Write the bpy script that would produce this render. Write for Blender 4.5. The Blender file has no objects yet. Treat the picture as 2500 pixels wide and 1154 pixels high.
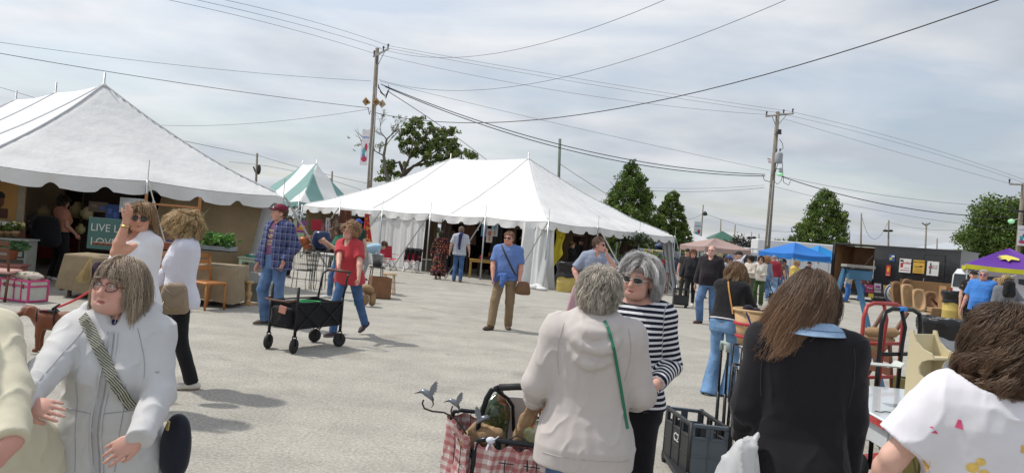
import bpy,bmesh,math,random
import numpy as np
from mathutils import Vector,Matrix,Euler
PI = math.pi
R = math.radians
C = bpy.context.scene.collection
# ------------------------------------------------------------------ camera, world, sun, exposure
FPX,ROLL,EYE = 1750.0,R(5.0),1.68
CR,SR = math.cos(ROLL),math.sin(ROLL)
def at(px,d,z=0.0):
 """world point at picture column px (2500 wide), distance d ahead, height z"""
 x = px-1250.0
 y = (x*SR-(z-EYE)*FPX/d)/CR
 return Vector(((x*CR+y*SR)*d/FPX,d,z))
def wp(px,py,d):
 """world point seen at pixel (px,py) at distance d"""
 x,y = px-1250.0,py-577.0
 return Vector(((x*CR+y*SR)*d/FPX,d,EYE+(x*SR-y*CR)*d/FPX))
cam = bpy.data.cameras.new('camera');camo = bpy.data.objects.new('camera',cam);C.objects.link(camo)
camo.matrix_world = Matrix(((CR,-SR,0,0),(0,0,-1,0),(SR,CR,0,EYE),(0,0,0,1)))
cam.sensor_width = 36;cam.lens = 36*FPX/2500;cam.clip_start = .05;cam.clip_end = 3000
bpy.context.scene.camera = camo
SUN_EL,SUN_AZ = R(57),R(-76)        # azimuth measured from +Y towards +X: the sun is to the left and a little ahead
sl = bpy.data.lights.new('sun','SUN');sl.energy = 2.85;sl.angle = R(2.2);sl.color = (1,.955,.89)
so = bpy.data.objects.new('sun',sl);C.objects.link(so)
sd = Vector((math.sin(SUN_AZ)*math.cos(SUN_EL),math.cos(SUN_AZ)*math.cos(SUN_EL),math.sin(SUN_EL)))
so.rotation_euler = sd.to_track_quat('Z','Y').to_euler()
so.location = sd*50
world = bpy.data.worlds.new('World');bpy.context.scene.world = world;world.use_nodes = True
wt = world.node_tree;wt.nodes.clear()
def wn(t,**k):
 n = wt.nodes.new(t)
 for a,b in k.items():setattr(n,a,b)
 return n
wl = wt.links.new
sky = wn('ShaderNodeTexSky',sky_type='NISHITA',sun_disc=False,sun_elevation=SUN_EL,sun_rotation=SUN_AZ)
sky.air_density = 1.2;sky.dust_density = 2.0
b1 = wn('ShaderNodeBackground');b1.inputs[1].default_value = .13;wl(sky.outputs[0],b1.inputs[0])
tc = wn('ShaderNodeTexCoord');sp = wn('ShaderNodeSeparateXYZ');wl(tc.outputs['Generated'],sp.inputs[0])
zz = wn('ShaderNodeMath',operation='MAXIMUM');wl(sp.outputs[2],zz.inputs[0]);zz.inputs[1].default_value = 0.0
z2 = wn('ShaderNodeMath',operation='ADD');wl(zz.outputs[0],z2.inputs[0]);z2.inputs[1].default_value = .13
dx = wn('ShaderNodeMath',operation='DIVIDE');wl(sp.outputs[0],dx.inputs[0]);wl(z2.outputs[0],dx.inputs[1])
dy = wn('ShaderNodeMath',operation='DIVIDE');wl(sp.outputs[1],dy.inputs[0]);wl(z2.outputs[0],dy.inputs[1])
cb = wn('ShaderNodeCombineXYZ');wl(dx.outputs[0],cb.inputs[0]);wl(dy.outputs[0],cb.inputs[1])
n1 = wn('ShaderNodeTexNoise');n1.inputs['Scale'].default_value = 1.5;n1.inputs['Detail'].default_value = 7;n1.inputs['Roughness'].default_value = .52;n1.inputs['Distortion'].default_value = .35
mp = wn('ShaderNodeMapping');mp.inputs['Scale'].default_value = (.55,1.0,1);mp.inputs['Location'].default_value = (3.1,1.7,0);mp.inputs['Rotation'].default_value = (0,0,.35)
wl(cb.outputs[0],mp.inputs[0]);wl(mp.outputs[0],n1.inputs[0])
rp = wn('ShaderNodeValToRGB');rp.color_ramp.elements[0].position = .38;rp.color_ramp.elements[0].color = (.52,.52,.52,1)
rp.color_ramp.elements[1].position = .60;rp.color_ramp.elements[1].color = (1,1,1,1);wl(n1.outputs[0],rp.inputs[0])
n2 = wn('ShaderNodeTexNoise');n2.inputs['Scale'].default_value = 1.2;n2.inputs['Detail'].default_value = 5
mp2 = wn('ShaderNodeMapping');mp2.inputs['Location'].default_value = (9.3,4.2,2);wl(cb.outputs[0],mp2.inputs[0]);wl(mp2.outputs[0],n2.inputs[0])
rc = wn('ShaderNodeValToRGB');rc.color_ramp.elements[0].position = .38;rc.color_ramp.elements[0].color = (.59,.64,.715,1)
rc.color_ramp.elements[1].position = .62;rc.color_ramp.elements[1].color = (.85,.87,.905,1);wl(n2.outputs[0],rc.inputs[0])
# a little greyer and darker towards the horizon on the right, as the cloud thickens there
hz = wn('ShaderNodeMapRange');hz.inputs[1].default_value = 0.0;hz.inputs[2].default_value = .35;hz.inputs[3].default_value = .84;hz.inputs[4].default_value = 1.0
wl(sp.outputs[2],hz.inputs[0])
hx = wn('ShaderNodeMapRange');hx.inputs[1].default_value = -.6;hx.inputs[2].default_value = .7;hx.inputs[3].default_value = 1.03;hx.inputs[4].default_value = .86
wl(sp.outputs[0],hx.inputs[0])
mm = wn('ShaderNodeMath',operation='MULTIPLY');wl(hz.outputs[0],mm.inputs[0]);wl(hx.outputs[0],mm.inputs[1])
b2 = wn('ShaderNodeBackground');wl(rc.outputs[0],b2.inputs[0]);wl(mm.outputs[0],b2.inputs[1])
mx = wn('ShaderNodeMixShader');wl(rp.outputs[0],mx.inputs[0]);wl(b1.outputs[0],mx.inputs[1]);wl(b2.outputs[0],mx.inputs[2])
wo = wn('ShaderNodeOutputWorld');wl(mx.outputs[0],wo.inputs[0])
vs = bpy.context.scene.view_settings
vs.view_transform = 'Standard';vs.look = 'None';vs.exposure = 0.14;vs.gamma = 1.0;vs.use_curve_mapping = False
bpy.context.scene.cycles.max_bounces = 6
bpy.context.scene.cycles.diffuse_bounces = 3
rnd = random.Random(11)
# ------------------------------------------------------------------ materials
_mats = {}
def M(name,col=(.5,.5,.5),rough=.7,metal=0.0,var=.15,vs=6.0,bump=0.0,bs=60.0,trans=0.0,spec=.4,attr=None,emis=0.0,pat=None,sheen=0.0,coat=0.0,attr_mix=None,alpha=1.0,transmission=0.0):
 if name in _mats:return _mats[name]
 m = bpy.data.materials.new(name);m.use_nodes = True;t = m.node_tree;ns = t.nodes;L = t.links.new
 b = ns['Principled BSDF']
 b.inputs['Roughness'].default_value = rough;b.inputs['Metallic'].default_value = metal
 b.inputs['Specular IOR Level'].default_value = spec
 if sheen:b.inputs['Sheen Weight'].default_value = sheen
 if coat:b.inputs['Coat Weight'].default_value = coat
 if alpha < 1:b.inputs['Alpha'].default_value = alpha
 if transmission:b.inputs['Transmission Weight'].default_value = transmission
 tcn = ns.new('ShaderNodeTexCoord')
 if attr:
  a = ns.new('ShaderNodeAttribute');a.attribute_name = attr;src = a.outputs['Color']
 elif pat:
  src = pat(t,tcn)
 else:
  r = ns.new('ShaderNodeRGB');r.outputs[0].default_value = (*col,1);src = r.outputs[0]
 if var:
  n = ns.new('ShaderNodeTexNoise');n.inputs['Scale'].default_value = vs;n.inputs['Detail'].default_value = 6;n.inputs['Roughness'].default_value = .6
  L(tcn.outputs['Object'],n.inputs[0])
  mr = ns.new('ShaderNodeMapRange');mr.inputs[1].default_value = .25;mr.inputs[2].default_value = .75
  mr.inputs[3].default_value = 1-var;mr.inputs[4].default_value = 1+var*.7;L(n.outputs[0],mr.inputs[0])
  vm = ns.new('ShaderNodeVectorMath');vm.operation = 'SCALE';L(src,vm.inputs[0]);L(mr.outputs[0],vm.inputs['Scale']);src = vm.outputs[0]
 L(src,b.inputs['Base Color'])
 if bump:
  n = ns.new('ShaderNodeTexNoise');n.inputs['Scale'].default_value = bs;n.inputs['Detail'].default_value = 4;L(tcn.outputs['Object'],n.inputs[0])
  bp = ns.new('ShaderNodeBump');bp.inputs['Strength'].default_value = bump;bp.inputs['Distance'].default_value = .3/bs;L(n.outputs[0],bp.inputs['Height']);L(bp.outputs[0],b.inputs['Normal'])
 if emis:
  L(src,b.inputs['Emission Color']);b.inputs['Emission Strength'].default_value = emis
 if trans:
  tr = ns.new('ShaderNodeBsdfTranslucent');L(src,tr.inputs[0])
  ms = ns.new('ShaderNodeMixShader');ms.inputs[0].default_value = trans
  L(b.outputs[0],ms.inputs[1]);L(tr.outputs[0],ms.inputs[2]);L(ms.outputs[0],ns['Material Output'].inputs[0])
 _mats[name] = m;return m
# ------------------------------------------------------------------ mesh builder
def frame(d,up=(0,0,1)):
 d = Vector(d).normalized();up = Vector(up)
 if abs(d.dot(up)) > .98:up = Vector((1,0,0))
 s = d.cross(up).normalized();return s,s.cross(d).normalized(),d
class MB:
 def __init__(s):s.v = [];s.f = [];s.mi = [];s.sm = [];s.T = None;s.m = 0
 def _add(s,vs,fs,smooth=False):
  o = len(s.v)
  if s.T is not None:vs = [s.T @ Vector(p) for p in vs]
  s.v.extend([tuple(p) for p in vs]);s.f.extend([tuple(i+o for i in f) for f in fs]);s.mi.extend([s.m]*len(fs));s.sm.extend([smooth]*len(fs));return s
 def box(s,c,size,rz=0,rx=0,ry=0,bev=None):
  hx_,hy_,hz_ = [q/2 for q in size];b = min(hx_,hy_,hz_)*.12 if bev is None else min(bev,min(hx_,hy_,hz_)*.9)
  m = Matrix.Translation(c) @ Euler((rx,ry,rz)).to_matrix().to_4x4()
  P = [];idx = {}
  for sx in (-1,1):
   for sy in (-1,1):
    for sz in (-1,1):
     for k in range(3):
      q = [sx*(hx_-b),sy*(hy_-b),sz*(hz_-b)];q[k] = (sx,sy,sz)[k]*(hx_,hy_,hz_)[k]
      idx[(sx,sy,sz,k)] = len(P);P.append(m @ Vector(q))
  F = []
  g = lambda *a:idx[a]
  for sg in (-1,1):
   F.append([g(sg,-1,-1,0),g(sg,1,-1,0),g(sg,1,1,0),g(sg,-1,1,0)][::sg])
   F.append([g(-1,sg,-1,1),g(-1,sg,1,1),g(1,sg,1,1),g(1,sg,-1,1)][::sg])
   F.append([g(-1,-1,sg,2),g(1,-1,sg,2),g(1,1,sg,2),g(-1,1,sg,2)][::sg])
  for a in (-1,1):
   for b_ in (-1,1):
    F.append([g(a,b_,-1,0),g(a,b_,-1,1),g(a,b_,1,1),g(a,b_,1,0)][::a*b_])
    F.append([g(a,-1,b_,0),g(a,1,b_,0),g(a,1,b_,2),g(a,-1,b_,2)][::a*b_])
    F.append([g(-1,a,b_,1),g(-1,a,b_,2),g(1,a,b_,2),g(1,a,b_,1)][::a*b_])
    for c_ in (-1,1):F.append([g(a,b_,c_,0),g(a,b_,c_,1),g(a,b_,c_,2)][::a*b_*c_])
  return s._add(P,F)
 def tube(s,pts,r,n=8,cap=True,flat=1.0,up=(0,0,1)):
  pts = [Vector(p) for p in pts];k = len(pts);rs = r if isinstance(r,(list,tuple)) else [r]*k
  V = [];prev = None
  for i,p in enumerate(pts):
   d = (pts[min(i+1,k-1)]-pts[max(i-1,0)])
   if prev is None:a,b,_ = frame(d,up)
   else:
    d.normalize();b = prev-d*prev.dot(d);b.normalize();a = d.cross(b)
   prev = b
   for j in range(n):
    t = 2*PI*j/n;V.append(p+a*(math.cos(t)*rs[i])+b*(math.sin(t)*rs[i]*flat))
  F = [(i*n+j,i*n+(j+1) % n,(i+1)*n+(j+1) % n,(i+1)*n+j) for i in range(k-1) for j in range(n)]
  if cap:F += [tuple(range(n))[::-1],tuple((k-1)*n+j for j in range(n))]
  return s._add(V,F,n > 5)
 def lathe(s,prof,c=(0,0,0),n=20,cap=True,sx=1,sy=1,ax=None):
  m = Matrix.Translation(c)
  if ax is not None:
   a,b,d = frame(ax);m = m @ Matrix(((a.x,b.x,d.x,0),(a.y,b.y,d.y,0),(a.z,b.z,d.z,0),(0,0,0,1)))
  V = [m @ Vector((r*math.cos(2*PI*j/n)*sx,r*math.sin(2*PI*j/n)*sy,z)) for r,z in prof for j in range(n)]
  k = len(prof)
  F = [(i*n+j,i*n+(j+1) % n,(i+1)*n+(j+1) % n,(i+1)*n+j) for i in range(k-1) for j in range(n)]
  if cap:
   if prof[0][0] > 1e-4:F.append(tuple(range(n))[::-1])
   if prof[-1][0] > 1e-4:F.append(tuple((k-1)*n+j for j in range(n)))
  return s._add(V,F,True)
 def ball(s,c,r,n=12,m_=8,rz=0):
  r = (r,r,r) if not isinstance(r,(tuple,list)) else r
  prof = [(max(1e-5,math.sin(PI*i/m_)),-math.cos(PI*i/m_)) for i in range(m_+1)]
  rot = Matrix.Rotation(rz,3,'Z')
  V = [Vector(c)+rot @ Vector((a*math.cos(2*PI*j/n)*r[0],a*math.sin(2*PI*j/n)*r[1],b*r[2])) for a,b in prof for j in range(n)]
  return s._add(V,[(i*n+j,i*n+(j+1) % n,(i+1)*n+(j+1) % n,(i+1)*n+j) for i in range(m_) for j in range(n)],True)
 def prism(s,poly,z0,z1,plane='xy',off=(0,0,0)):
  """poly extruded from z0 to z1; plane 'xy' up z, 'xz' along y, 'yz' along x"""
  o = Vector(off)
  f = {'xy':lambda a,b,c:(a,b,c),'xz':lambda a,b,c:(a,c,b),'yz':lambda a,b,c:(c,a,b)}[plane]
  n = len(poly);V = [o+Vector(f(a,b,z0)) for a,b in poly]+[o+Vector(f(a,b,z1)) for a,b in poly]
  F = [tuple(range(n))[::-1],tuple(range(n,2*n))]+[(i,(i+1) % n,n+(i+1) % n,n+i) for i in range(n)]
  return s._add(V,F)
 def grid(s,fn,nu,nv,smooth=True,thick=0.0):
  V = [Vector(fn(i/nu,j/nv)) for i in range(nu+1) for j in range(nv+1)]
  F = [(i*(nv+1)+j,(i+1)*(nv+1)+j,(i+1)*(nv+1)+j+1,i*(nv+1)+j+1) for i in range(nu) for j in range(nv)]
  return s._add(V,F,smooth)
 def quad(s,a,b,c,d):return s._add([a,b,c,d],[(0,1,2,3)])
 def build(s,name,mats,parent=None,attr=None,fixn=True):
  me = bpy.data.meshes.new(name);me.from_pydata(s.v,[],s.f)
  for m in (mats if isinstance(mats,(list,tuple)) else [mats]):me.materials.append(m)
  me.polygons.foreach_set('material_index',s.mi);me.polygons.foreach_set('use_smooth',s.sm)
  if fixn:
   bm = bmesh.new();bm.from_mesh(me);bmesh.ops.recalc_face_normals(bm,faces=bm.faces);bm.to_mesh(me);bm.free()
  me.update()
  o = bpy.data.objects.new(name,me);C.objects.link(o)
  if parent is not None:o.parent = parent
  return o
def tag(o,label=None,cat=None,group=None,kind=None):
 if label:o['label'] = label
 if cat:o['category'] = cat
 if group:o['group'] = group
 if kind:o['kind'] = kind
 return o
def thing(name,label,cat,loc=(0,0,0),rz=0.0,group=None,scale=1.0):
 o = bpy.data.objects.new(name,None);C.objects.link(o);o.empty_display_size = .1
 o.location = loc;o.rotation_euler = (0,0,rz);o.scale = (scale,)*3
 return tag(o,label,cat,group)
def struct(o):o['kind'] = 'structure';return o
def dup(root,loc=None,rz=None,label=None,group=None,scale=None):
 r = root.copy();C.objects.link(r)
 if loc is not None:r.location = loc
 if rz is not None:r.rotation_euler = (0,0,rz)
 if scale is not None:r.scale = (scale,)*3
 if label:r['label'] = label
 if group:r['group'] = group
 for ch in list(root.children):
  c = ch.copy();C.objects.link(c);c.parent = r
  for g in list(ch.children):
   d = g.copy();C.objects.link(d);d.parent = c
 return r
def fast_mesh(name,V,F,mat,parent=None,smooth=True,cols=None,floats=None,vec=None):
 """numpy arrays to a mesh object; F is (n,3) or (n,4)"""
 V = np.asarray(V,np.float32);F = np.asarray(F,np.int32);k = F.shape[1]
 me = bpy.data.meshes.new(name);me.vertices.add(len(V));me.vertices.foreach_set('co',V.ravel())
 me.loops.add(F.size);me.loops.foreach_set('vertex_index',F.ravel())
 me.polygons.add(len(F));me.polygons.foreach_set('loop_start',np.arange(0,F.size,k,dtype=np.int32));me.polygons.foreach_set('loop_total',np.full(len(F),k,np.int32))
 me.polygons.foreach_set('use_smooth',np.full(len(F),smooth,bool))
 if cols is not None:
  a = me.color_attributes.new('Col','FLOAT_COLOR','POINT')
  a.data.foreach_set('color',np.concatenate([cols,np.ones((len(cols),1))],1).astype(np.float32).ravel())
 if floats is not None:
  for nm,arr in floats.items():
   a = me.attributes.new(nm,'FLOAT','POINT');a.data.foreach_set('value',np.asarray(arr,np.float32))
 for m in (mat if isinstance(mat,(list,tuple)) else [mat]):me.materials.append(m)
 me.update(calc_edges=True);me.validate()
 o = bpy.data.objects.new(name,me);C.objects.link(o)
 if parent is not None:o.parent = parent
 return o
def text(body,size,mat,parent,mtx,ext=.002,name='lettering',align='CENTER',shear=0.0,offset=0.0):
 cu = bpy.data.curves.new('t','FONT');cu.body = body;cu.size = size;cu.extrude = ext;cu.align_x = align;cu.align_y = 'CENTER';cu.shear = shear;cu.offset = offset
 o = bpy.data.objects.new('t',cu);C.objects.link(o)
 dg = bpy.context.evaluated_depsgraph_get();me = bpy.data.meshes.new_from_object(o.evaluated_get(dg));bpy.data.objects.remove(o)
 me.name = name;me.materials.clear();me.materials.append(mat);me.transform(mtx)
 r = bpy.data.objects.new(name,me);C.objects.link(r)
 if parent is not None:r.parent = parent
 return r
def TM(loc,rx=90,ry=0,rz=0):return Matrix.Translation(loc) @ Euler((R(rx),R(ry),R(rz))).to_matrix().to_4x4()
# ================================================================== the setting
def pat_ground(t,tcn):
 ns,L = t.nodes,t.links.new
 def noise(sc,det=5,ro=.6,dist=0):
  n = ns.new('ShaderNodeTexNoise');n.inputs['Scale'].default_value = sc;n.inputs['Detail'].default_value = det;n.inputs['Roughness'].default_value = ro;n.inputs['Distortion'].default_value = dist
  L(tcn.outputs['Object'],n.inputs[0]);return n.outputs[0]
 def ramp(s,a,b,ca,cb):
  r = ns.new('ShaderNodeValToRGB');r.color_ramp.elements[0].position = a;r.color_ramp.elements[1].position = b
  r.color_ramp.elements[0].color = (*ca,1);r.color_ramp.elements[1].color = (*cb,1);L(s,r.inputs[0]);return r.outputs[0]
 def mul(a,b,f=1.0):
  m = ns.new('ShaderNodeMixRGB');m.blend_type = 'MULTIPLY';m.inputs[0].default_value = f;L(a,m.inputs[1]);L(b,m.inputs[2]);return m.outputs[0]
 base = ramp(noise(.35,8,.62,.6),.3,.72,(.362,.345,.308),(.452,.432,.385))
 base = mul(base,ramp(noise(2.2,6,.7),.3,.7,(.84,.84,.84),(1.06,1.06,1.05)))
 base = mul(base,ramp(noise(38,3,.7),.3,.7,(.64,.64,.63),(1.22,1.22,1.21)))
 v = ns.new('ShaderNodeTexVoronoi');v.inputs['Scale'].default_value = 75;L(tcn.outputs['Object'],v.inputs[0])
 base = mul(base,ramp(v.outputs['Distance'],.05,.32,(.62,.60,.57),(1,1,1)),.75)
 v2 = ns.new('ShaderNodeTexVoronoi');v2.inputs['Scale'].default_value = 28;L(tcn.outputs['Object'],v2.inputs[0])
 base = mul(base,ramp(v2.outputs['Distance'],.02,.13,(.42,.40,.38),(1,1,1)),.8)
 def wobble(sc,dist):
  n = ns.new('ShaderNodeTexNoise');n.inputs['Scale'].default_value = sc;n.inputs['Detail'].default_value = 4;L(tcn.outputs['Object'],n.inputs[0]);a = ns.new('ShaderNodeVectorMath');a.operation = 'SCALE';L(n.outputs['Color'],a.inputs[0]);a.inputs['Scale'].default_value = dist;b = ns.new('ShaderNodeVectorMath');L(a.outputs[0],b.inputs[0]);L(tcn.outputs['Object'],b.inputs[1]);return b.outputs[0]
 for sc_,wd_,dk in ((.16,.0022,.62),(.55,.0035,.80)):
  cv = ns.new('ShaderNodeTexVoronoi');cv.feature = 'DISTANCE_TO_EDGE';cv.inputs['Scale'].default_value = sc_;L(wobble(1.3,1.1),cv.inputs[0]);base = mul(base,ramp(cv.outputs['Distance'],wd_*.3,wd_*2.2,(dk,dk,dk),(1,1,1)),.22)
 base = mul(base,ramp(noise(.9,3,.5,.4),.60,.72,(1,1,1),(.76,.75,.74)))
 base = mul(base,ramp(noise(3.1,2,.5,.2),.74,.78,(1,1,1),(.70,.69,.68)),.8)
 # tyre-worn streaks and darker stains
 mp = ns.new('ShaderNodeMapping');mp.inputs['Scale'].default_value = (.05,.9,1);mp.inputs['Rotation'].default_value = (0,0,.25);L(tcn.outputs['Object'],mp.inputs[0])
 n = ns.new('ShaderNodeTexNoise');n.inputs['Scale'].default_value = 1.4;n.inputs['Detail'].default_value = 5;L(mp.outputs[0],n.inputs[0])
 base = mul(base,ramp(n.outputs[0],.36,.60,(.91,.91,.91),(1.02,1.02,1.02)))
 return base
mg = M('ground',rough=.93,var=0,pat=pat_ground,bump=.55,bs=42,spec=.2)
g = MB()
g.quad((-1500,-60,0),(1500,-60,0),(1500,2500,0),(-1500,2500,0))
struct(g.build('ground',mg,fixn=False))
gr = M('far_grass',(.06,.10,.03),rough=.95,var=.3,vs=.3)
g = MB();g.quad((-600,62,.006),(40,62,.006),(40,900,.006),(-600,900,.006));g.quad((40.2,75,.006),(600,75,.006),(600,900,.006),(40.2,900,.006))
struct(g.build('grass_field',gr,fixn=False))
white_fab = M('tent_vinyl',(.73,.73,.72),rough=.55,var=.07,vs=1.1,trans=.05,spec=.3,bump=.3,bs=3.5)
shaded_fab = M('shaded_white_canvas',(.28,.205,.12),rough=.9,var=.22,vs=1.6,bump=.3,bs=9)  # white wall fabric; the warm indoor shade is put into its tan colour
alu = M('aluminium',(.46,.47,.48),rough=.4,metal=.8,var=.1)
steel_d = M('dark_steel',(.05,.05,.055),rough=.45,metal=.5,var=.1)
strap_m = M('strap_webbing',(.42,.41,.38),rough=.9,var=.2)
strap_d = M('strap_dark',(.10,.11,.13),rough=.8,var=.2)
def valance(fn,n_len,drop=.26,notch=.095,per=.9,z0=-.012,teeth=None):
 """fn(t)->eave point (Vector) for t in 0..1 along the edge; returns a hanging strip with arched notches"""
 mb = MB();N = n_len
 def f(i,j):
  p = Vector(fn(i));s = i*fn.length/per;ph = s-math.floor(s)
  w = .30;b = 0.0
  if abs(ph-.5) < w/2:b = math.cos((ph-.5)/w*PI)**.8
  dr = drop-notch*b+.018*math.sin(PI*ph*2+1)
  out = fn.out*(.018*math.sin(s*7.3)+.02*math.sin(s*2.9+1))*j
  return p+Vector((0,0,z0-dr*j))+out+fn.out*.012
 mb.grid(f,N,4);return mb
def curtain(a,b,z0,z1,amp=.05,per=.35,n=60,lean=None,gather=0.0,seed=0,spread=0.0):
 a,b = Vector(a),Vector(b);d = (b-a);L_ = d.length;d.normalize();nrm = Vector((-d.y,d.x,0));r = random.Random(seed);ph = r.random()*9
 lean = Vector(lean) if lean else Vector((0,0,0));mb = MB();cmid = L_*.5
 def f(u,v):
  s = u*L_;am = amp*(.35+.65*v)*(.7+.5*math.sin(s*1.7+ph))
  q = am*(math.sin(s*2*PI/per+ph+1.2*math.sin(s*1.3+ph))+.4*math.sin(s*2*PI/per*2.3+v*2))
  g_ = 1-gather*math.sin(PI*min(1,v*1.05))*.9+spread*v*v
  s2 = cmid+(s-cmid)*g_
  return a+d*s2+nrm*q+lean*v+Vector((0,0,z1+(z0-z1)*v))
 mb.grid(f,n,14);return mb
def make_tent(label,P00,P10,P01,peaks,ze,zp,name='market_tent',stripes=None,group=None,sag=.16,poles=True,seed=1,nsu=70,nsv=120):
 """P00 nearest corner, P10 across the end, P01 along the long side; peaks in fractions of the long side"""
 P00,P10,P01 = [Vector((p[0],p[1],0)) for p in (P00,P10,P01)]
 e1,e2 = P10-P00,P01-P00;W,L_ = e1.length,e2.length
 root = thing(name,label,'tent',P00,group=group)
 t1,tn = peaks[0],peaks[-1];r = random.Random(seed);ph = [r.random()*6 for _ in range(8)]
 nb = max(1,round(L_/3.1));nbw = max(1,round(W/3.1))
 def ez(edge,s):   # eave height: a slight droop between the side poles
  k = nb if edge in 'lr' else nbw
  return ze-.055*abs(math.sin(PI*s*k))+.0*s
 def z(s,t):
  f = min(s,1-s,t/t1*.5,(1-t)/(1-tn)*.5)*2;f = max(0.0,min(1.0,f))
  zz_ = zp-ze
  c = f*(1-sag)+sag*f**2.4
  # ridge sags a little between the peaks
  if t1 < t < tn:
   for a,b in zip(peaks[:-1],peaks[1:]):
    if a <= t <= b:c -= .022*math.sin(PI*(t-a)/(b-a))*f**1.5
  # the membrane dips between seams
  c -= .03*abs(math.sin(PI*t*L_/((tn-t1)*L_/max(1,len(peaks)-1)+1e-6)))*math.sin(PI*f)
  rip = (1-f)**2*.03*(math.sin(t*L_*3.1+ph[0])+.6*math.sin(t*L_*5.7+s*9+ph[1])+.7*math.sin(s*W*4.3+ph[2]+t*6))*min(1,f*8)
  rip += .012*f*(1-f)*math.sin(s*W*6+ph[3]+3*math.sin(t*9))
  e = -.055*abs(math.sin(PI*t*nb)) if min(s,1-s)*W < min(t,1-t)*L_ else -.055*abs(math.sin(PI*s*nbw))
  return ze+zz_*c+rip+e*(1-f)**3
 us = sorted(set([i/nsu for i in range(nsu+1)] + [.5]));vs_ = sorted(set([i/nsv for i in range(nsv+1)]+list(peaks)))
 V = np.array([[*(e1*s+e2*t).xy,z(s,t)] for s in us for t in vs_]);nv = len(vs_)
 F = np.array([(i*nv+j,(i+1)*nv+j,(i+1)*nv+j+1,i*nv+j+1) for i in range(len(us)-1) for j in range(nv-1)])
 cols = None;mat = white_fab
 if stripes:
  cols = []
  for s in us:
   for t in vs_:
    end = (t/t1*.5 < min(s,1-s)) or ((1-t)/(1-tn)*.5 < min(s,1-s))
    q = (s*W/stripes[2]) if end else (t*L_/stripes[2])
    cols.append(stripes[0] if int(q+stripes[3]) % 2 else stripes[1])
  cols = np.array(cols);mat = M('striped_vinyl',attr='Col',rough=.55,var=.03,trans=.1)
 fast_mesh('roof',V,F,mat,root,cols=cols)
 def mk(a,b,out,edge):
  def fn(t):return a+(b-a)*t+Vector((0,0,ez(edge,t)))
  fn.length = (b-a).length;fn.out = out;return fn
 o1,o2 = -e2.normalized(),-e1.normalized()
 z0 = Vector((0,0,0))
 vm = white_fab if not stripes else M('teal_vinyl',stripes[0],rough=.55,var=.05)
 for a,b,out,ed in ((z0,e1,o1,'f'),(z0,e2,o2,'l'),(e1,e1+e2,-o2,'r'),(e2,e1+e2,-o1,'b')):
  valance(mk(a,b,out,ed),int((b-a).length/.045),).build('valance',vm,root)
 # seams as raised bands
 if not stripes:
  seam = MB()
  for pk in peaks:
   for sg in (0,1):
    pts = [e1*(sg+(.5-sg)*k/24.)+e2*pk+Vector((0,0,z(sg+(.5-sg)*k/24.,pk)+.006)) for k in range(1,25)]
    seam.tube(pts,.022,5)
  for c0,c1,pk in ((z0,e1,t1),(e2,e1+e2,tn)):
   tt = 0 if c0 == z0 else 1
   for sg in (0,1):
    pts = [e1*(sg+(.5-sg)*k/24.)+e2*(tt+(pk-tt)*k/24.)+Vector((0,0,z(sg+(.5-sg)*k/24.,tt+(pk-tt)*k/24.)+.006)) for k in range(1,25)]
    seam.tube(pts,.02,5)
  seam.build('seam',M('tent_seam',(.62,.63,.64),rough=.6,var=.05),root)
 if poles:
  for pk in peaks:
   q = e1*.5+e2*pk;b = MB().tube([q,q+Vector((0,0,zp+.26))],.022,8);b.build('centre_pole',alu,root)
   MB().lathe([(.09,zp-.06),(.05,zp),(.028,zp+.03)],q,12).build('peak_cap',white_fab,root)
  spots = []
  for k in range(nb+1):spots += [(e2*(k/nb),o2,'l'),(e1+e2*(k/nb),-o2,'r')]
  for k in range(1,nbw):spots += [(e1*(k/nbw),o1,'f')]
  for q,out,ed in spots:
   b = MB();b.tube([q,q+Vector((0,0,ze+.02))],.03,8);b.tube([q+Vector((0,0,ze)),q+Vector((0,0,ze+.42))],.008,5);b.build('side_pole',alu,root)
   st = q+out*1.75;b = MB();b.tube([q+out*.05+Vector((0,0,ze-.03)),st+Vector((0,0,.05))],.026,4,flat=.25,up=out.cross(Vector((0,0,1))))
   b.box(q+out*.35+Vector((0,0,ze-.45)),(.05,.03,.12));b.build('guy_strap',strap_m,root)
   b = MB();b.tube([st+out*.03,st+out*.08+Vector((0,0,.28))],.014,6);b.build('stake',steel_d,root)
 return root,e1,e2,z
# ---- tent B, centre
TB0,TB1,TB2 = at(1340,24.3,2.3),at(1648,31.2,2.3),at(738,33.6,2.3)
tentB,B1,B2,zB = make_tent('large white pole tent in the centre, behind the man in the blue shirt',TB0,TB1,TB2,[.335,.66],2.3,5.08,seed=4,group='white vendor tents')
# ---- tent A, left
TA1 = at(692,16.65,2.15);TA0 = at(-95,12.1,2.15);uA = (TB2-TB0);uA.z = 0;uA.normalize();TA2 = TA0+uA*13.0
tentA,A1,A2,zA = make_tent('white pole tent on the left, over the stall with the LIVE LOVE sign',TA0,TA1,TA2,[.205,.44,.68],2.15,4.28,seed=9,group='white vendor tents')
# ---- tent C, far, green stripes
TC0 = at(730,40,2.6);TC2 = at(598,47,2.6);TC1 = at(888,48.5,2.6)
tentC,_,_,_ = make_tent('green and white striped tent roof rising between the two white tents',TC0,TC1,TC2,[.36,.62],2.6,5.3,stripes=((.15,.30,.275),(.76,.77,.76),2.1,.35),seed=5,nsu=60,nsv=90)
def wall(parent,name,a,b,z0,z1,mat,**k):
 o = curtain(a,b,z0,z1,**k).build(name,mat,parent,fixn=False);return o
lp = lambda root,p:Vector((p[0],p[1],0))-root.location
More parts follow.
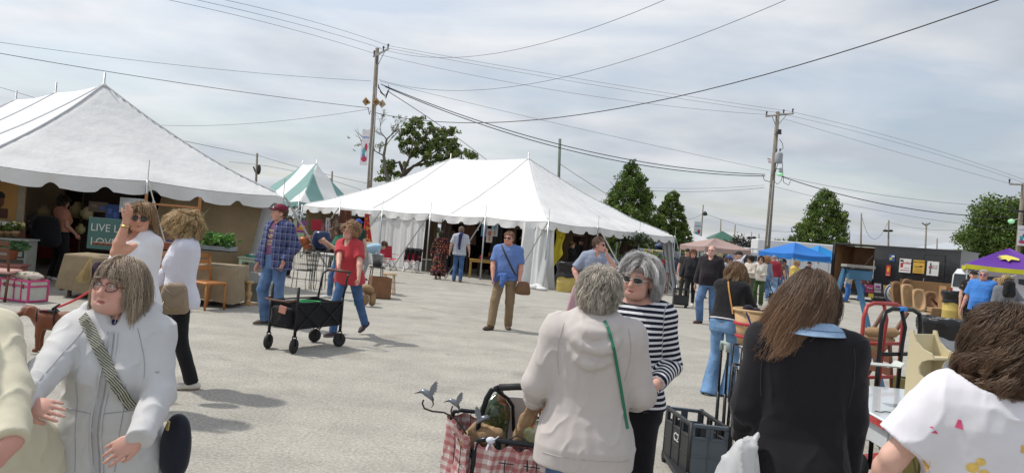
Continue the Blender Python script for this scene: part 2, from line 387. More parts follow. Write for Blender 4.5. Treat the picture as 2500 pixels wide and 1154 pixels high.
# tent A walls: shade-coloured backdrop and side, white outside at the right corner
w_in = .35
n1_,n2_ = A1.normalized(),A2.normalized()
a = A1*1.0+n2_*.35;wall(tentA,'side_wall',A1*.62+n2_*.9+n1_*0,a-n1_*.25,.02,2.1,shaded_fab,amp=.05,per=.9,lean=-n1_*.38,seed=2)
wall(tentA,'side_wall',A1*.985+n2_*.12,A1*.985+A2*.95,.02,2.1,M('white_wall',(.76,.76,.75),rough=.6,var=.05,trans=.2),amp=.05,per=.7,lean=-n1_*.3-n2_*.1,seed=3,n=120)
wall(tentA,'side_wall',A2*.36+n1_*.1,A2*.36+A1*.97,.02,2.1,shaded_fab,amp=.05,per=.8,seed=5,n=90)
wall(tentA,'side_wall',n2_*.3+n1_*.03,A2*.95+n1_*.03,.02,2.1,shaded_fab,amp=.05,per=.8,seed=6,n=120)
# tent B walls
b1,b2 = B1.normalized(),B2.normalized();LB,WB = B2.length,B1.length
def tpx(px,base,e,z=1.0):
 """fraction along base+e*t that falls in picture column px"""
 lo,hi = 0.,1.
 f = lambda t:(lambda q:1250+((q.x)*CR-(z-EYE)*SR)/q.y*FPX)(base+e*t)
 inc = f(1) > f(0)
 for _ in range(40):
  m_ = (lo+hi)/2
  if (f(m_) < px) == inc:lo = m_
  else:hi = m_
 return lo
tw = [tpx(x,tentB.location,B2) for x in (1040,965,893)]
ww = M('white_wall',(.76,.76,.75))
wall(tentB,'side_wall',B2*tw[0]+b1*.06,B2*tw[1]+b1*.06,.02,2.22,ww,amp=.045,per=.45,seed=1)
wall(tentB,'side_wall',B2*tw[1]+b1*.10-b2*.05,B2*tw[2]+b1*.06,.02,2.22,ww,amp=.05,per=.6,seed=8)
wall(tentB,'side_wall',B2*.985+b1*.1,B2*.985+B1*.95,.02,2.22,shaded_fab,amp=.04,per=.6,seed=7,n=90)
wall(tentB,'side_wall',B1*.97+B2*.30,B1*.97+B2*.97,.02,2.22,shaded_fab,amp=.04,per=.7,seed=9,n=120)
# gathered wall at the near corner, spilling on the ground
wall(tentB,'gathered_wall',-b1*.1+b2*1.05,b1*.1+b2*.1,.0,2.22,ww,amp=.16,per=.5,seed=4,n=110,lean=(-.05,-.25,0),spread=.5,gather=.12)
wall(tentB,'gathered_wall',b2*.1+b1*.02,b1*.55+b2*.12,.0,2.22,ww,amp=.10,per=.28,seed=14,n=70,lean=(.02,-.2,0),spread=.9,gather=.2)
mbp = MB()
for k in range(9):
 q = -b1*(.35-.02*k)+b2*(1.1-.15*k)+Vector((0,-.35,.02))
 mbp.ball(q+Vector((rnd.uniform(-.1,.1),rnd.uniform(-.15,.1),.03)),(rnd.uniform(.2,.34),.16,rnd.uniform(.06,.16)),14,8,rnd.uniform(0,3))
mbp.build('wall_skirt',ww,tentB)
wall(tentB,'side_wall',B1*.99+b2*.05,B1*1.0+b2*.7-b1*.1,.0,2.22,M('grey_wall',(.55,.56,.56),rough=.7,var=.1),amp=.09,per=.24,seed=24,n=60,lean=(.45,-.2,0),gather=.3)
# tent A: straps at the front edge pole and a box beam frame
# ---- trees
def leaf_cloud(centers,rad,per,size,cols,seed=0,flat=.8):
 g_ = np.random.default_rng(seed);n = len(centers);c = np.repeat(centers,per,0);rr = np.repeat(rad,per)
 d = g_.normal(size=c.shape);d /= np.linalg.norm(d,axis=1)[:,None]+1e-9
 p = c+d*(rr*(g_.random(len(c))**.45))[:,None]*np.array([1,1,flat])
 a = g_.normal(size=c.shape)+d*.7;a /= np.linalg.norm(a,axis=1)[:,None]
 b = np.cross(a,g_.normal(size=c.shape));b /= np.linalg.norm(b,axis=1)[:,None]+1e-9;a2 = np.cross(a,b)
 s = size*(.6+.8*g_.random(len(c)))[:,None]
 V = np.stack([p-b*s*.5,p+a2*s*.32,p+b*s*.5,p-a2*s*.32],1).reshape(-1,3)
 F = np.arange(len(V)).reshape(-1,4)
 cc = np.array(cols)[g_.integers(0,len(cols),n)];cc = np.repeat(cc*(.62+.72*g_.random(n))[:,None]*np.array([1,1,1])+np.outer(g_.random(n)*.03,[1,.9,.1]),per,0)*(.75+.5*g_.random(len(c)))[:,None]
 return V,F,np.repeat(cc,4,0)
leaf_m = M('foliage',attr='Col',rough=.6,var=.1,trans=.28,spec=.3)
bark = M('bark',(.10,.08,.06),rough=.95,var=.35,vs=4,bump=.5,bs=20)
GR = [(.085,.145,.032),(.11,.175,.038),(.065,.115,.028),(.135,.195,.045)]
def limb(mb,p,d,L_,r,depth,rs,spread=.5,ends=None,up=.15):
 p = Vector(p);d = Vector(d).normalized();pts = [p];rr = [r]
 for k in range(1,5):
  d = (d+Vector((rs.gauss(0,.14),rs.gauss(0,.14),rs.gauss(0,.08)+up*.3))).normalized();p = p+d*L_/4;pts.append(p);rr.append(r*(1-.11*k))
 mb.tube(pts,rr,6 if r > .03 else 4,cap=False)
 if ends is not None and depth <= 2:ends.append(p)
 if depth > 0:
  for k in range(rs.choice((2,3))):
   q = pts[rs.choice((2,3,4))];nd = (d+Vector((rs.gauss(0,spread),rs.gauss(0,spread),rs.gauss(0,spread*.6)+up))).normalized()
   limb(mb,q,nd,L_*rs.uniform(.6,.82),r*.62,depth-1,rs,spread,ends,up)
def cone_tree(name,label,px,d,top_z,width,base_z=.7,seed=0,cols=GR,nclu=420,per=64,size=.155,prof=None,group=None,cat='tree'):
 o = at(px,d,0);root = thing(name,label,cat,o,group=group);g_ = np.random.default_rng(seed)
 prof = prof or (lambda t:np.sin(np.clip(t,0,1)**.58*PI)**.62*(1-.20*t))
 t = g_.random(nclu*3);keep = g_.random(len(t)) < prof(t)**1.2+.05;t = t[keep][:nclu];n = len(t)
 ang = g_.random(n)*2*PI;lob = 1+.10*np.sin(3*ang+t*7+seed)+.07*np.sin(5*ang-t*11)
 r_ = width/2*prof(t)*lob*np.sqrt(.3+.7*g_.random(n))
 c = np.stack([r_*np.cos(ang),r_*np.sin(ang),base_z+(top_z-base_z)*t*.97],1)
 V,F,cc = leaf_cloud(c,.30*(.6+.7*g_.random(n))*width/4.2,per,size,cols,seed)
 fast_mesh('crown',V,F,leaf_m,root,smooth=False,cols=cc)
 mb = MB();mb.tube([(0,0,-.05),(.03,0,base_z+.3),(0,.04,top_z*.55),(0,0,top_z*.9)],[.16*width/4,.13*width/4,.08,.02],10)
 rs = random.Random(seed)
 for k in range(14):
  z_ = base_z+rs.random()*(top_z-base_z)*.6;a_ = rs.random()*6.28
  mb.tube([(0,0,z_),(math.cos(a_)*width*.15,math.sin(a_)*width*.15,z_+.5),(math.cos(a_)*width*.32,math.sin(a_)*width*.32,z_+1.3)],[.05,.035,.015],5,cap=False)
 mb.build('trunk',bark,root);return root
cone_tree('pear_tree','tallest of the green cone-shaped trees, rising right behind the central white tent',1522,56,8.45,5.0,seed=3,nclu=640)
cone_tree('pear_tree','cone-shaped green tree directly right of the tallest one behind the central tent',1628,60,6.9,3.5,seed=13,nclu=480)
cone_tree('pear_tree','cone-shaped green tree standing between the transformer pole and the black trailer',1999,60,8.1,5.0,seed=23,nclu=640)
def round_tree(name,label,px,d,cz,rx_,rz_,seed,nclu,per,size,cols=GR,base=2.2,trunk=.28,group=None,cat='tree',rad=.7,limbs=True):
 o = at(px,d,0);root = thing(name,label,cat,o,group=group);g_ = np.random.default_rng(seed);rs = random.Random(seed)
 dd = g_.normal(size=(nclu,3));dd /= np.linalg.norm(dd,axis=1)[:,None]
 lob = 1+.13*np.sin(4*np.arctan2(dd[:,1],dd[:,0])+3*dd[:,2]+seed)+.10*np.sin(9*dd[:,0]+seed)+.08*np.sin(11*dd[:,2])
 c = dd*(lob*(.35+.65*g_.random(nclu)**.5))[:,None]*np.array([rx_,rx_,rz_])+np.array([0,0,cz])
 V,F,cc = leaf_cloud(c,rad*(.6+.7*g_.random(nclu)),per,size,cols,seed)
 fast_mesh('crown',V,F,leaf_m,root,smooth=False,cols=cc)
 mb = MB();mb.tube([(0,0,-.05),(.05,0,base*.6),(0,0,base)],[trunk*1.25,trunk,trunk*.8],10)
 if limbs:
  for k in range(6):
   a_ = k*1.05+rs.random();limb(mb,(0,0,base*.95),(math.cos(a_)*.7,math.sin(a_)*.7,1),rz_*.7,trunk*.5,2,rs,.45)
 mb.build('trunk',bark,root);return root
round_tree('maple_tree','broad dark green tree at the right edge, behind the purple canopy',2452,48,3.8,2.95,3.5,5,640,64,.17,cols=[(.08,.135,.03),(.06,.11,.025),(.11,.165,.038)])
# sparse oak behind the central tent
def oak():
 o = at(1005,62,0);root = thing('oak_tree','leafy spreading tree with crooked limbs behind the central tent ridge','tree',o)
 mb = MB();g_ = np.random.default_rng(8)
 L_ = lambda x,y,dy_=0:wp(x,y,62+dy_)-o
 mb.tube([(0,0,0),L_(975,520),L_(972,455)],[.35,.3,.26],10)
 br = [((972,455),(985,420),(1000,385),(1012,330)),((972,455),(995,415),(1035,390),(1075,360)),((975,440),(1010,405),(1060,395),(1120,382)),((1000,385),(1022,350),(1050,320),(1068,310)),((985,420),(975,395),(962,400),(945,420)),((1035,390),(1060,350),(1090,330),(1100,320))]
 for i,b_ in enumerate(br):
  mb.tube([L_(*p,(i % 3-1)*.5*k) for k,p in enumerate(b_)],[.17,.13,.09,.04],7)
 spots = [(1040,360,18),(1065,340,18),(1095,350,14),(1110,370,12),(1000,370,12),(1010,320,14),(1010,295,12),(1030,300,20),(1050,318,24),(1078,325,18),(1100,320,16),(985,325,12),(1000,345,15),(1025,340,20),(1055,350,24),(1085,352,18),(1102,360,14),(980,355,10),(1015,372,14),(1045,378,20),(1070,382,20),(1095,380,18),(1120,374,15),(1140,378,15),(1155,384,9),(945,400,14),(958,410,16),(935,417,11),(945,430,14),(968,425,10),(990,400,7),(1045,400,16),(975,340,6),(1108,345,8),(1000,310,10),(930,437,9)]
 cs,rd = [],[]
 for x,y,r_ in spots:
  for k in range(max(3,int(r_*.95))):
   cs.append(np.array(L_(x+g_.normal()*r_*.45,y+g_.normal()*r_*.42,g_.normal()*r_*.035)));rd.append(.26)
 V,F,cc = leaf_cloud(np.array(cs),np.array(rd)*(.7+.6*g_.random(len(rd))),34,.17,[(.12,.17,.045),(.16,.19,.05),(.085,.13,.04)],3)
 fast_mesh('crown',V,F,leaf_m,root,smooth=False,cols=cc);mb.build('trunk',bark,root)
oak()
def bare_tree():
 o = at(940,61,0);root = thing('bare_tree','half-bare tree with thin twigs left of the leafy tree, behind the tall pole','tree',o)
 L_ = lambda x,y,dy_=0:wp(x,y,61+dy_)-o
 mb = MB();rs = random.Random(4);ends = []
 mb.tube([(0,0,0),L_(955,450),L_(942,425),L_(937,380),L_(944,340)],[.22,.17,.15,.12,.09],8)
 for a_,b_,r_ in (((944,340),(962,322),.07),((937,380),(915,368),.07),((944,342),(930,322),.06),((915,368),(890,355),.05),((940,360),(958,330),.05),((962,322),(978,305),.05),((930,322),(920,300),.04)):
  p,q = L_(*a_),L_(*b_);limb(mb,p,q-p,(q-p).length,r_,4,rs,.55,ends,.1)
 mb.build('trunk',M('grey_bark',(.16,.145,.12),rough=.95,var=.3),root)
 g_ = np.random.default_rng(2);sp_ = [e for e in ends if rs.random() < .12]+[L_(880+rs.gauss(0,9),352+rs.gauss(0,6)) for _ in range(14)]+[L_(920+rs.gauss(0,6),360+rs.gauss(0,6)) for _ in range(8)]
 V,F,cc = leaf_cloud(np.array([list(p) for p in sp_]),np.full(len(sp_),.16),9,.12,[(.13,.15,.06),(.17,.17,.08)],3)
 fast_mesh('crown',V,F,leaf_m,root,smooth=False,cols=cc)
bare_tree()
DG = [(.05,.085,.035),(.06,.10,.04)]
round_tree('small_tree','small distant round tree left of the cone tree by the trailer',1912,120,3.6,2.6,1.9,31,80,30,.35,cols=[(.07,.11,.06),(.09,.13,.08)],base=1.5,trunk=.2,limbs=False)
round_tree('plum_tree','small dark purple-leaved tree beside the green-roofed hut',1808,75,2.5,1.45,1.25,41,70,26,.22,cols=[(.035,.03,.03),(.05,.035,.04),(.04,.05,.03)],base=1.2,trunk=.08)
for i,(px,d,w_,h_,lb) in enumerate(((1672,44,1.5,1.75,'yellow-green bush beside the right end of the central tent'),(1778,62,2.2,2.3,'green bush in front of the green-roofed hut'),(1846,64,1.5,2.1,'green bush left of the transformer pole foot'),(2140,70,1.4,3.2,'small green treetop showing just above the black trailer'))):
 round_tree('bush',lb,px,d,h_*.5,w_*.5,h_*.5,50+i,60,40,.16,cols=[(.07,.13,.025),(.09,.15,.03)],base=.2,trunk=.05,cat='bush',rad=.3,limbs=False)
# far treeline
V = [];g_ = np.random.default_rng(77)
xs = np.linspace(-330,330,420);cs = np.stack([xs,420+g_.normal(size=420)*6,1.5+np.abs(g_.normal(size=420))*1.6+1.2*np.sin(xs*.05)+.9*np.sin(xs*.13+2)],1)
cs = np.concatenate([cs,cs*np.array([1,1,.4])]);V_,F_,cc = leaf_cloud(cs,np.full(len(cs),1.9),26,1.3,[(.09,.12,.09),(.11,.14,.10)],5)
tag(fast_mesh('treeline',V_,F_,leaf_m,smooth=False,cols=cc),'low dark line of distant trees along the horizon','treeline',kind='stuff')
# ---- poles and wires
wood = M('pole_wood',(.235,.205,.165),rough=.95,var=.3,vs=3,bump=.5,bs=18)
ins = M('insulator',(.06,.05,.05),rough=.3)
lite = M('conduit',(.5,.5,.48),rough=.5,metal=.3)
def pole(label,px,d,top_py_px,r=.15,name='utility_pole',group='utility poles',taper=.62,mat=wood):
 o = at(px,d,0);q = wp(top_py_px[0],top_py_px[1],d);root = thing(name,label,'utility pole',o,group=group)
 h = q.z;lean = Vector((q.x-o.x,0,h))
 mb = MB();mb.tube([(0,0,-.1),lean*.5,lean],[r,r*(1+taper)/2,r*taper],12);mb.build('shaft',mat,root);return root,o,lean
def crossarm(root,c,a_,b_,n=3,brace=True):
 a_,b_,c = Vector(a_),Vector(b_),Vector(c);d = (b_-a_);mb = MB();mb.tube([a_,b_],.065,4);mb.build('crossarm',M('crossarm_wood',(.38,.36,.33),rough=.9,var=.25),root)
 for k in range(n):
  p = a_+d*((.03,.64,.97)[k] if n == 3 else k/(n-1));MB().lathe([(.02,0),(.05,.08),(.03,.12),(.06,.16),(.05,.24),(.02,.27)],p+Vector((0,0,.05)),10).build('insulator',ins,root)
 if brace:
  for s in (.22,.78):MB().tube([a_+d*s,c+Vector((0,0,-.75))],.018,5).build('brace',steel_d,root)
p1,o1_,l1 = pole('tallest utility pole with tan loudspeakers, rising behind the central tent',893,40,(921,118),.17)
T = lambda px,py,d,o:wp(px,py,d)-o
crossarm(p1,T(921,135,40,o1_),T(912,138,39.2,o1_),T(948,120,41.4,o1_))
tanp = M('tan_speaker',(.42,.27,.13),rough=.6,var=.2);beigep = M('beige_speaker',(.55,.46,.33),rough=.6)
for (x,y,dd,m_) in ((897,249,-.25,tanp),(918,250,-.35,tanp),(930,254,.1,beigep)):
 c = T(x,y,40+dd,o1_);mb = MB();mb.lathe([(.06,-.2),(.10,-.12),(.16,.02),(.24,.12),(.24,.16),(.2,.14),(.1,-.02)],c,4,cap=False,ax=(-.5+(x-897)*.04,-1,-.05));mb.build('loudspeaker',m_,p1)
# banner hung from an arm on the pole
def banner(root,c,w_,h_,flip=1):
 m0 = M('banner_white',(.72,.70,.72),rough=.7);MB().box(c,(w_,.02,h_),bev=.001).build('banner',m0,root)
 o = root.children[-1] if root.children else root
 for k,(dx_,dz_,sx,sz,cc) in enumerate(((-.1,-.1,.22,.16,(.05,.42,.45)),(.15,0,.2,.2,(.5,.06,.12)),(.0,-.32,.4,.14,(.5,.06,.12)),(-.12,-.22,.2,.1,(.08,.2,.4)),(0,.28,.5,.05,(.3,.35,.6)))):
  MB().ball(Vector(c)+Vector((dx_*w_,-.012,dz_*h_)),(sx*w_,.006,sz*h_*.6),12,6).build('emblem',M('banner_ink%d' % k,cc),root)
banner(p1,T(891,360,39.9,o1_),.42,2.0)
MB().tube([T(896,318,40,o1_),T(886,316,39.9,o1_)],.02,6).build('banner_arm',steel_d,p1)
MB().tube([T(903,440,39.8,o1_),T(906,380,39.8,o1_),T(914,300,39.8,o1_),T(918,212,39.8,o1_)],.03,5).build('conduit',lite,p1)
mb = MB()
for k in range(4):
 mb.tube([T(923,205+k*3,39.7,o1_),T(930+k*3,228+k*2,39.6,o1_),T(942,232+k*3,39.6,o1_),T(951,216,39.6,o1_),T(948,208,39.7,o1_)],.018,5)
mb.tube([T(898,262,39.8,o1_),T(902,280,39.8,o1_),T(905,270,39.8,o1_)],.02,5);mb.build('cable_loop',steel_d,p1)
p2,o2_,l2 = pole('utility pole carrying a grey transformer and a green lamp, left of the blue canopy',1866,45,(1899,273),.19)
crossarm(p2,T(1898,281,45,o2_),T(1869,284,44.8,o2_),T(1937,277,45.2,o2_))
MB().lathe([(.22,-.32),(.24,-.28),(.24,.28),(.2,.34),(.05,.36)],T(1901,386,44.7,o2_),18).build('transformer',M('transformer_grey',(.33,.35,.37),rough=.5),p2)
for k in (-1,1):MB().lathe([(.03,0),(.05,.05),(.03,.1),(.045,.15),(.02,.2)],T(1900+k*4,370,44.7,o2_),8).build('bushing',ins,p2)
MB().lathe([(.03,.42),(.09,.36),(.09,.2),(.13,.12)],T(1905,422,44.6,o2_)-Vector((0,0,.1)),12).build('lamp_housing',M('transformer_grey'),p2)
MB().lathe([(.14,.12),(.19,.0),(.12,-.08),(.02,-.1)],T(1905,423,44.6,o2_)-Vector((0,0,.1)),14).build('lamp_globe',M('green_glass',(.35,.75,.42),rough=.2,emis=.25),p2)
MB().tube([T(1884,425,45,o2_),T(1895,412,44.7,o2_),T(1903,413,44.6,o2_)],.025,6).build('lamp_arm',steel_d,p2)
mb = MB()
for pts in (((1890,330),(1905,318),(1908,328)),((1903,340),(1910,350),(1912,362),(1903,368)),((1899,398),(1893,420),(1884,430)),((1909,380),(1911,420),(1908,440),(1898,450),(1888,440)),((1911,420),(1913,445),(1925,452),(1930,442)),((1862,427),(1866,440),(1880,444))):mb.tube([T(x,y,44.7,o2_) for x,y in pts],.02,5)
mb.box(T(1903,322,44.7,o2_),(.2,.12,.3));mb.build('cable_loop',steel_d,p2)
MB().tube([T(1873,600,44.7,o2_),T(1888,440,44.7,o2_)],.03,5).build('conduit',lite,p2)
for k in range(4):MB().box(T(1878+k*.8,388+k*3.5,44.9,o2_),(.24,.02,.045),ry=.2).build('flag_stripe',M('flag_red',(.5,.08,.12)) if k % 2 == 0 else M('banner_white'),p2)
p3,o3_,_ = pole('short grey-green pole top showing above the right slope of the central tent',1358,60,(1367,339),.13,taper=.9,mat=M('treated_wood',(.17,.19,.16),rough=.9,var=.2))
p4,o4_,_ = pole('utility pole with a green lamp and banner at the right edge of the view',2473,45,(2499,447),.17)
crossarm(p4,T(2499,450,45,o4_),T(2464,449,45,o4_),T(2535,452,45,o4_),2,False)
MB().tube([T(2490,536,45,o4_),T(2484,534,44.7,o4_),T(2476,537,44.5,o4_)],.025,6).build('lamp_arm',lite,p4)
MB().lathe([(.02,.12),(.14,.08),(.19,-.05),(.1,-.16),(.02,-.17)],T(2469,539,44.5,o4_),14).build('lamp_globe',M('green_glass'),p4)
banner(p4,T(2497,575,44.6,o4_),.62,1.25)
MB().box(T(2484,515,44.8,o4_),(.9,.15,.12)).build('bracket',steel_d,p4)
far_poles = [(1706,95,(1717,500),'distant leaning pole with a hanging lamp left of the green-roofed hut'),(1757,110,(1760,535),'thin distant pole rising behind the green-roofed hut'),(1789,105,(1795,548),'distant pole directly right of the green-roofed hut'),(1834,130,(1835,566),'short distant pole with round floodlights between hut and transformer pole'),(1853,130,(1853,570),'thin distant pole immediately left of the transformer pole'),(2100,85,(2103,520),'grey distant pole leftmost above the black trailer'),(2167,85,(2170,537),'brown distant pole with floodlights, second above the black trailer'),(2255,85,(2262,544),'distant pole with a forked top above the red cupolas'),(2072,110,(2074,563),'thin short pole between the cone tree and the trailer poles'),(2285,100,(2288,582),'thin pole just right of the fork-topped one, before the metal building'),(620,70,(628,374),'wooden pole above the right slope of the left tent'),(806,78,(811,418),'thin dark pole with a transformer, left of the tallest pole')]
fp = {}
for px,d,tp,lb in far_poles:
 q,oo,_ = pole(lb,px,d,tp,.13 if d > 80 else .15);fp[px] = (q,oo)
q,oo = fp[1706];MB().lathe([(.05,.3),(.3,.1),(.35,-.2),(.05,-.3)],T(1721,521,95,oo),10).build('hanging_lamp',M('dark_green_metal',(.03,.06,.04)),q)
banner(q,T(1703,565,94,oo),1.0,2.6)
q,oo = fp[1834]
for s in (-1,1):MB().ball(T(1835+s*6,580,130,oo),(.4,.3,.25)).build('floodlight',steel_d,q)
q,oo = fp[2167]
for s in (-1,1):MB().ball(T(2168+s*6,563,85,oo),(.3,.3,.15)).build('floodlight',steel_d,q)
q,oo = fp[2255]
for s in (-1,1):MB().tube([T(2261,550,85,oo),T(2261+s*10,544,85,oo)],.07,5).build('fork_arm',steel_d,q)
q,oo = fp[620];MB().tube([T(619,407,70,oo),T(626,425,70,oo)],.08,5).build('bracket',steel_d,q);MB().ball(T(632,414,70,oo),(.2,.2,.5)).build('cable_box',steel_d,q)
q,oo = fp[806];MB().lathe([(.3,-.5),(.3,.5),(.1,.6)],T(804,448,78,oo),12).build('transformer',M('transformer_grey'),q)
wire_m = M('wire',(.10,.11,.12),rough=.6,var=0);wire_k = M('black_cable',(.02,.02,.022),rough=.6,var=0)
def wire(label,a,b,mid,r=.009,mat=wire_m):
 """a, b = (px,py,d); the wire hangs between them through mid"""
 A,B = wp(*a),wp(*b);t = .5;mdp = wp(mid[0],mid[1],mid[2] if len(mid) > 2 else (a[2]+b[2])/2)
 # parameter of the given point from its picture column
 best = min(range(5,96),key=lambda k:abs((lambda q:1250+((q.x)*CR-(q.z-EYE)*SR)/q.y*FPX)(A.lerp(B,k/100))-mid[0]));t = best/100
 base = A.lerp(B,t);mdp = wp(mid[0],mid[1],base.y);sagv = (base.z-mdp.z)/(4*t*(1-t))
 pts = [A.lerp(B,k/28)-Vector((0,0,sagv*4*(k/28)*(1-k/28)))-A for k in range(29)]
 mb = MB();mb.tube(pts,r,5);o = mb.build('overhead_wire',mat);o.location = A;tag(o,label,'wire','overhead wires');return o
for i,(x0,y0,x1,y1,mx_,my_,lb) in enumerate(((335,-4,913,131,640,67,'lowest of the three power lines running from the top left to the tallest pole'),(418,-4,930,118,700,67,'middle of the three power lines running from the top left to the tallest pole'),(448,-4,948,112,720,57,'highest of the three power lines running from the top left to the tallest pole'))):
 wire(lb,(x0-300,y0-70,22),(x1,y1,40),(mx_,my_))
for (x0,y0,x1,y1,mx_,my_,lb) in ((913,131,1871,280,1400,232,'lowest power line between the tallest pole and the transformer pole'),(936,116,1911,277,1400,205,'middle power line between the tallest pole and the transformer pole'),(948,112,1936,273,1400,196,'highest power line between the tallest pole and the transformer pole')):
 wire(lb,(x0,y0,40),(x1,y1,45),(mx_,my_))
for (x0,y0,x1,y1,mx_,my_,lb) in ((1912,290,2468,449,2180,378,'lowest power line from the transformer pole to the right edge pole'),(1912,279,2499,446,2200,362,'middle power line from the transformer pole to the right edge pole'),(1936,274,2520,446,2200,352,'highest power line from the transformer pole to the right edge pole')):
 wire(lb,(x0,y0,45),(x1,y1,45),(mx_,my_))
wire('upper thin wire crossing the left sky to the tallest pole',(-60,95,30),(905,198,40),(450,162))
wire('lower dark wire crossing the left sky to the loudspeakers',(-60,120,30),(902,264,40),(480,212),.015)
wire('wire rising from behind the left tent to the tallest pole',(330,302,55),(904,266,40),(600,296),.012)
wire('short wire dropping behind the left tent peaks',(-80,190,40),(330,320,55),(60,240),.012)
wire('thick black cable rising across the whole right sky to the top edge',(918,276,40),(2620,-66,17),(1640,215),.018,wire_k)
wire('upper of the two heavy black cables sagging to the transformer pole',(930,206,40),(1868,426,45),(1400,367),.024,wire_k)
wire('lower of the two heavy black cables sagging to the transformer pole',(940,212,40),(1868,430,45),(1400,376),.024,wire_k)
wire('faint straight wire above the heavy cables',(928,199,40),(1880,416,45),(1400,318),.009)
wire('thin wire from the tallest pole up to the top edge, left one',(925,118,40),(1680,-25,22),(1180,112),.010)
wire('thin wire from the tallest pole up to the top edge, right one',(925,195,40),(1960,-18,20),(1330,176),.010)
wire('cable dropping from the tallest pole behind the leafy tree',(945,222,40),(1200,400,62),(1010,290),.02,wire_k)
wire('cable from the short pole down behind the tall cone tree',(1367,400,60),(1500,485,58),(1405,440),.018,wire_k)
wire('black cable from the transformer pole into the right edge tree',(1908,431,44.8),(2480,530,45),(2150,500),.026,wire_k)
wire('thin wire just above that cable, transformer pole to right edge pole',(1895,427,45),(2480,506,45),(2150,477),.012)
wire('lower thin wire from the transformer pole towards the right tree',(1890,455,45),(2480,560,45),(2120,512),.010)
wire('nearly level wire behind the cone trees, upper',(1550,455,58),(1866,452,45),(1700,457),.010)
wire('nearly level wire behind the cone trees, lower',(1550,462,58),(1866,458,45),(1700,465),.014)
wire('small sagging wire between the two leftmost trailer poles',(2103,524,85),(2169,541,85),(2140,560),.02)
wire('long thin wire right of the second trailer pole',(2170,541,85),(2480,552,45),(2330,560),.015)
wire('wire from the left tent slope to the wooden pole',(430,340,60),(627,380,70),(540,366),.02)
wire('wire from the wooden pole past the striped tent',(629,379,70),(900,448,60),(740,415),.02)
wire('lower wire behind the striped tent',(560,395,80),(900,470,78),(740,425),.02)
wire('thin wire between the hut poles',(1717,520,95),(1930,566,110),(1795,548),.02)
wire('thin wire left of the leaning lamp pole',(1640,525,80),(1716,521,95),(1680,530),.02)
# ---- buildings in the distance
def hut():
 o = at(1756,92,0);r_ = thing('hut','white hut with a green pyramid roof in the far background','hut',o)
 MB().box((0,0,1.75),(2.9,2.9,3.5),bev=.02).build('wall',M('hut_white',(.62,.64,.64),rough=.8),r_)
 g_ = M('green_roof',(.045,.13,.09),rough=.5,metal=.1);mb = MB();e,z0_,z1_ = 2.05,3.45,4.75
 P = [(-e,-e,z0_),(e,-e,z0_),(e,e,z0_),(-e,e,z0_),(0,0,z1_),(-e,-e,z0_-.12),(e,-e,z0_-.12),(e,e,z0_-.12),(-e,e,z0_-.12)]
 mb._add(P,[(0,1,4),(1,2,4),(2,3,4),(3,0,4),(0,5,6,1),(1,6,7,2),(2,7,8,3),(3,8,5,0),(5,8,7,6)]);mb.build('roof',g_,r_)
 for sx in (-1,1):MB().box((sx*1.9,-1.9,1.7),(.12,.12,3.4)).build('post',g_,r_)
 w_ = MB().box((.55,-1.47,1.9),(.9,.06,1.1)).build('window',M('dark_glass',(.05,.06,.07),rough=.1),r_)
hut()
def barn():
 o = at(1690,130,0);r_ = thing('barn','low building with a red roof behind the tan canopy','building',o)
 MB().box((0,0,1.6),(9,6,3.2),bev=.02).build('wall',M('hut_white'),r_)
 MB().prism([(-4.8,3.2),(-1.5,4.9),(-.9,4.9),(4.9,2.9),(4.9,2.7),(-4.8,3.05)],-3.4,3.4,'xz').build('roof',M('red_roof',(.26,.07,.06),rough=.6),r_)
barn()
def shed():
 a,b = at(2213,112,0),at(2345,92,0);o = a;r_ = thing('metal_building','long pale metal building with red cupolas far behind the trailer','building',o,math.atan2(b.y-a.y,b.x-a.x));L_ = (b-a).length+8
 wm = M('metal_siding',(.42,.44,.46),rough=.5,metal=.2)
 MB().box((L_/2,5,2.6),(L_,10,5.2),bev=.02).build('wall',wm,r_)
 mb = MB();mb.prism([(-.4,5.1),(5,6.6),(10.4,5.1),(10.4,5.0),(5,6.45),(-.4,5.0)],-.4,L_+.4,'yz');mb.build('roof',M('pale_roof',(.5,.52,.54),rough=.4,metal=.3),r_)
 for k in range(30):MB().box((.5+k*L_/31,-.03,2.6),(.06,.05,5.1)).build('siding_rib',wm,r_) if k < 24 else None
 for k,t in enumerate((.22,.46,.72)):
  c = MB().box((L_*t,5,6.75),(.9,.9,.8)).build('cupola',M('hut_white'),r_);mb = MB();e = .85
  mb._add([(L_*t-e,5-e,7.15),(L_*t+e,5-e,7.15),(L_*t+e,5+e,7.15),(L_*t-e,5+e,7.15),(L_*t,5,7.75)],[(0,1,4),(1,2,4),(2,3,4),(3,0,4),(3,2,1,0)]);mb.build('cupola_roof',M('cupola_red',(.42,.08,.09),rough=.6),c)
shed()
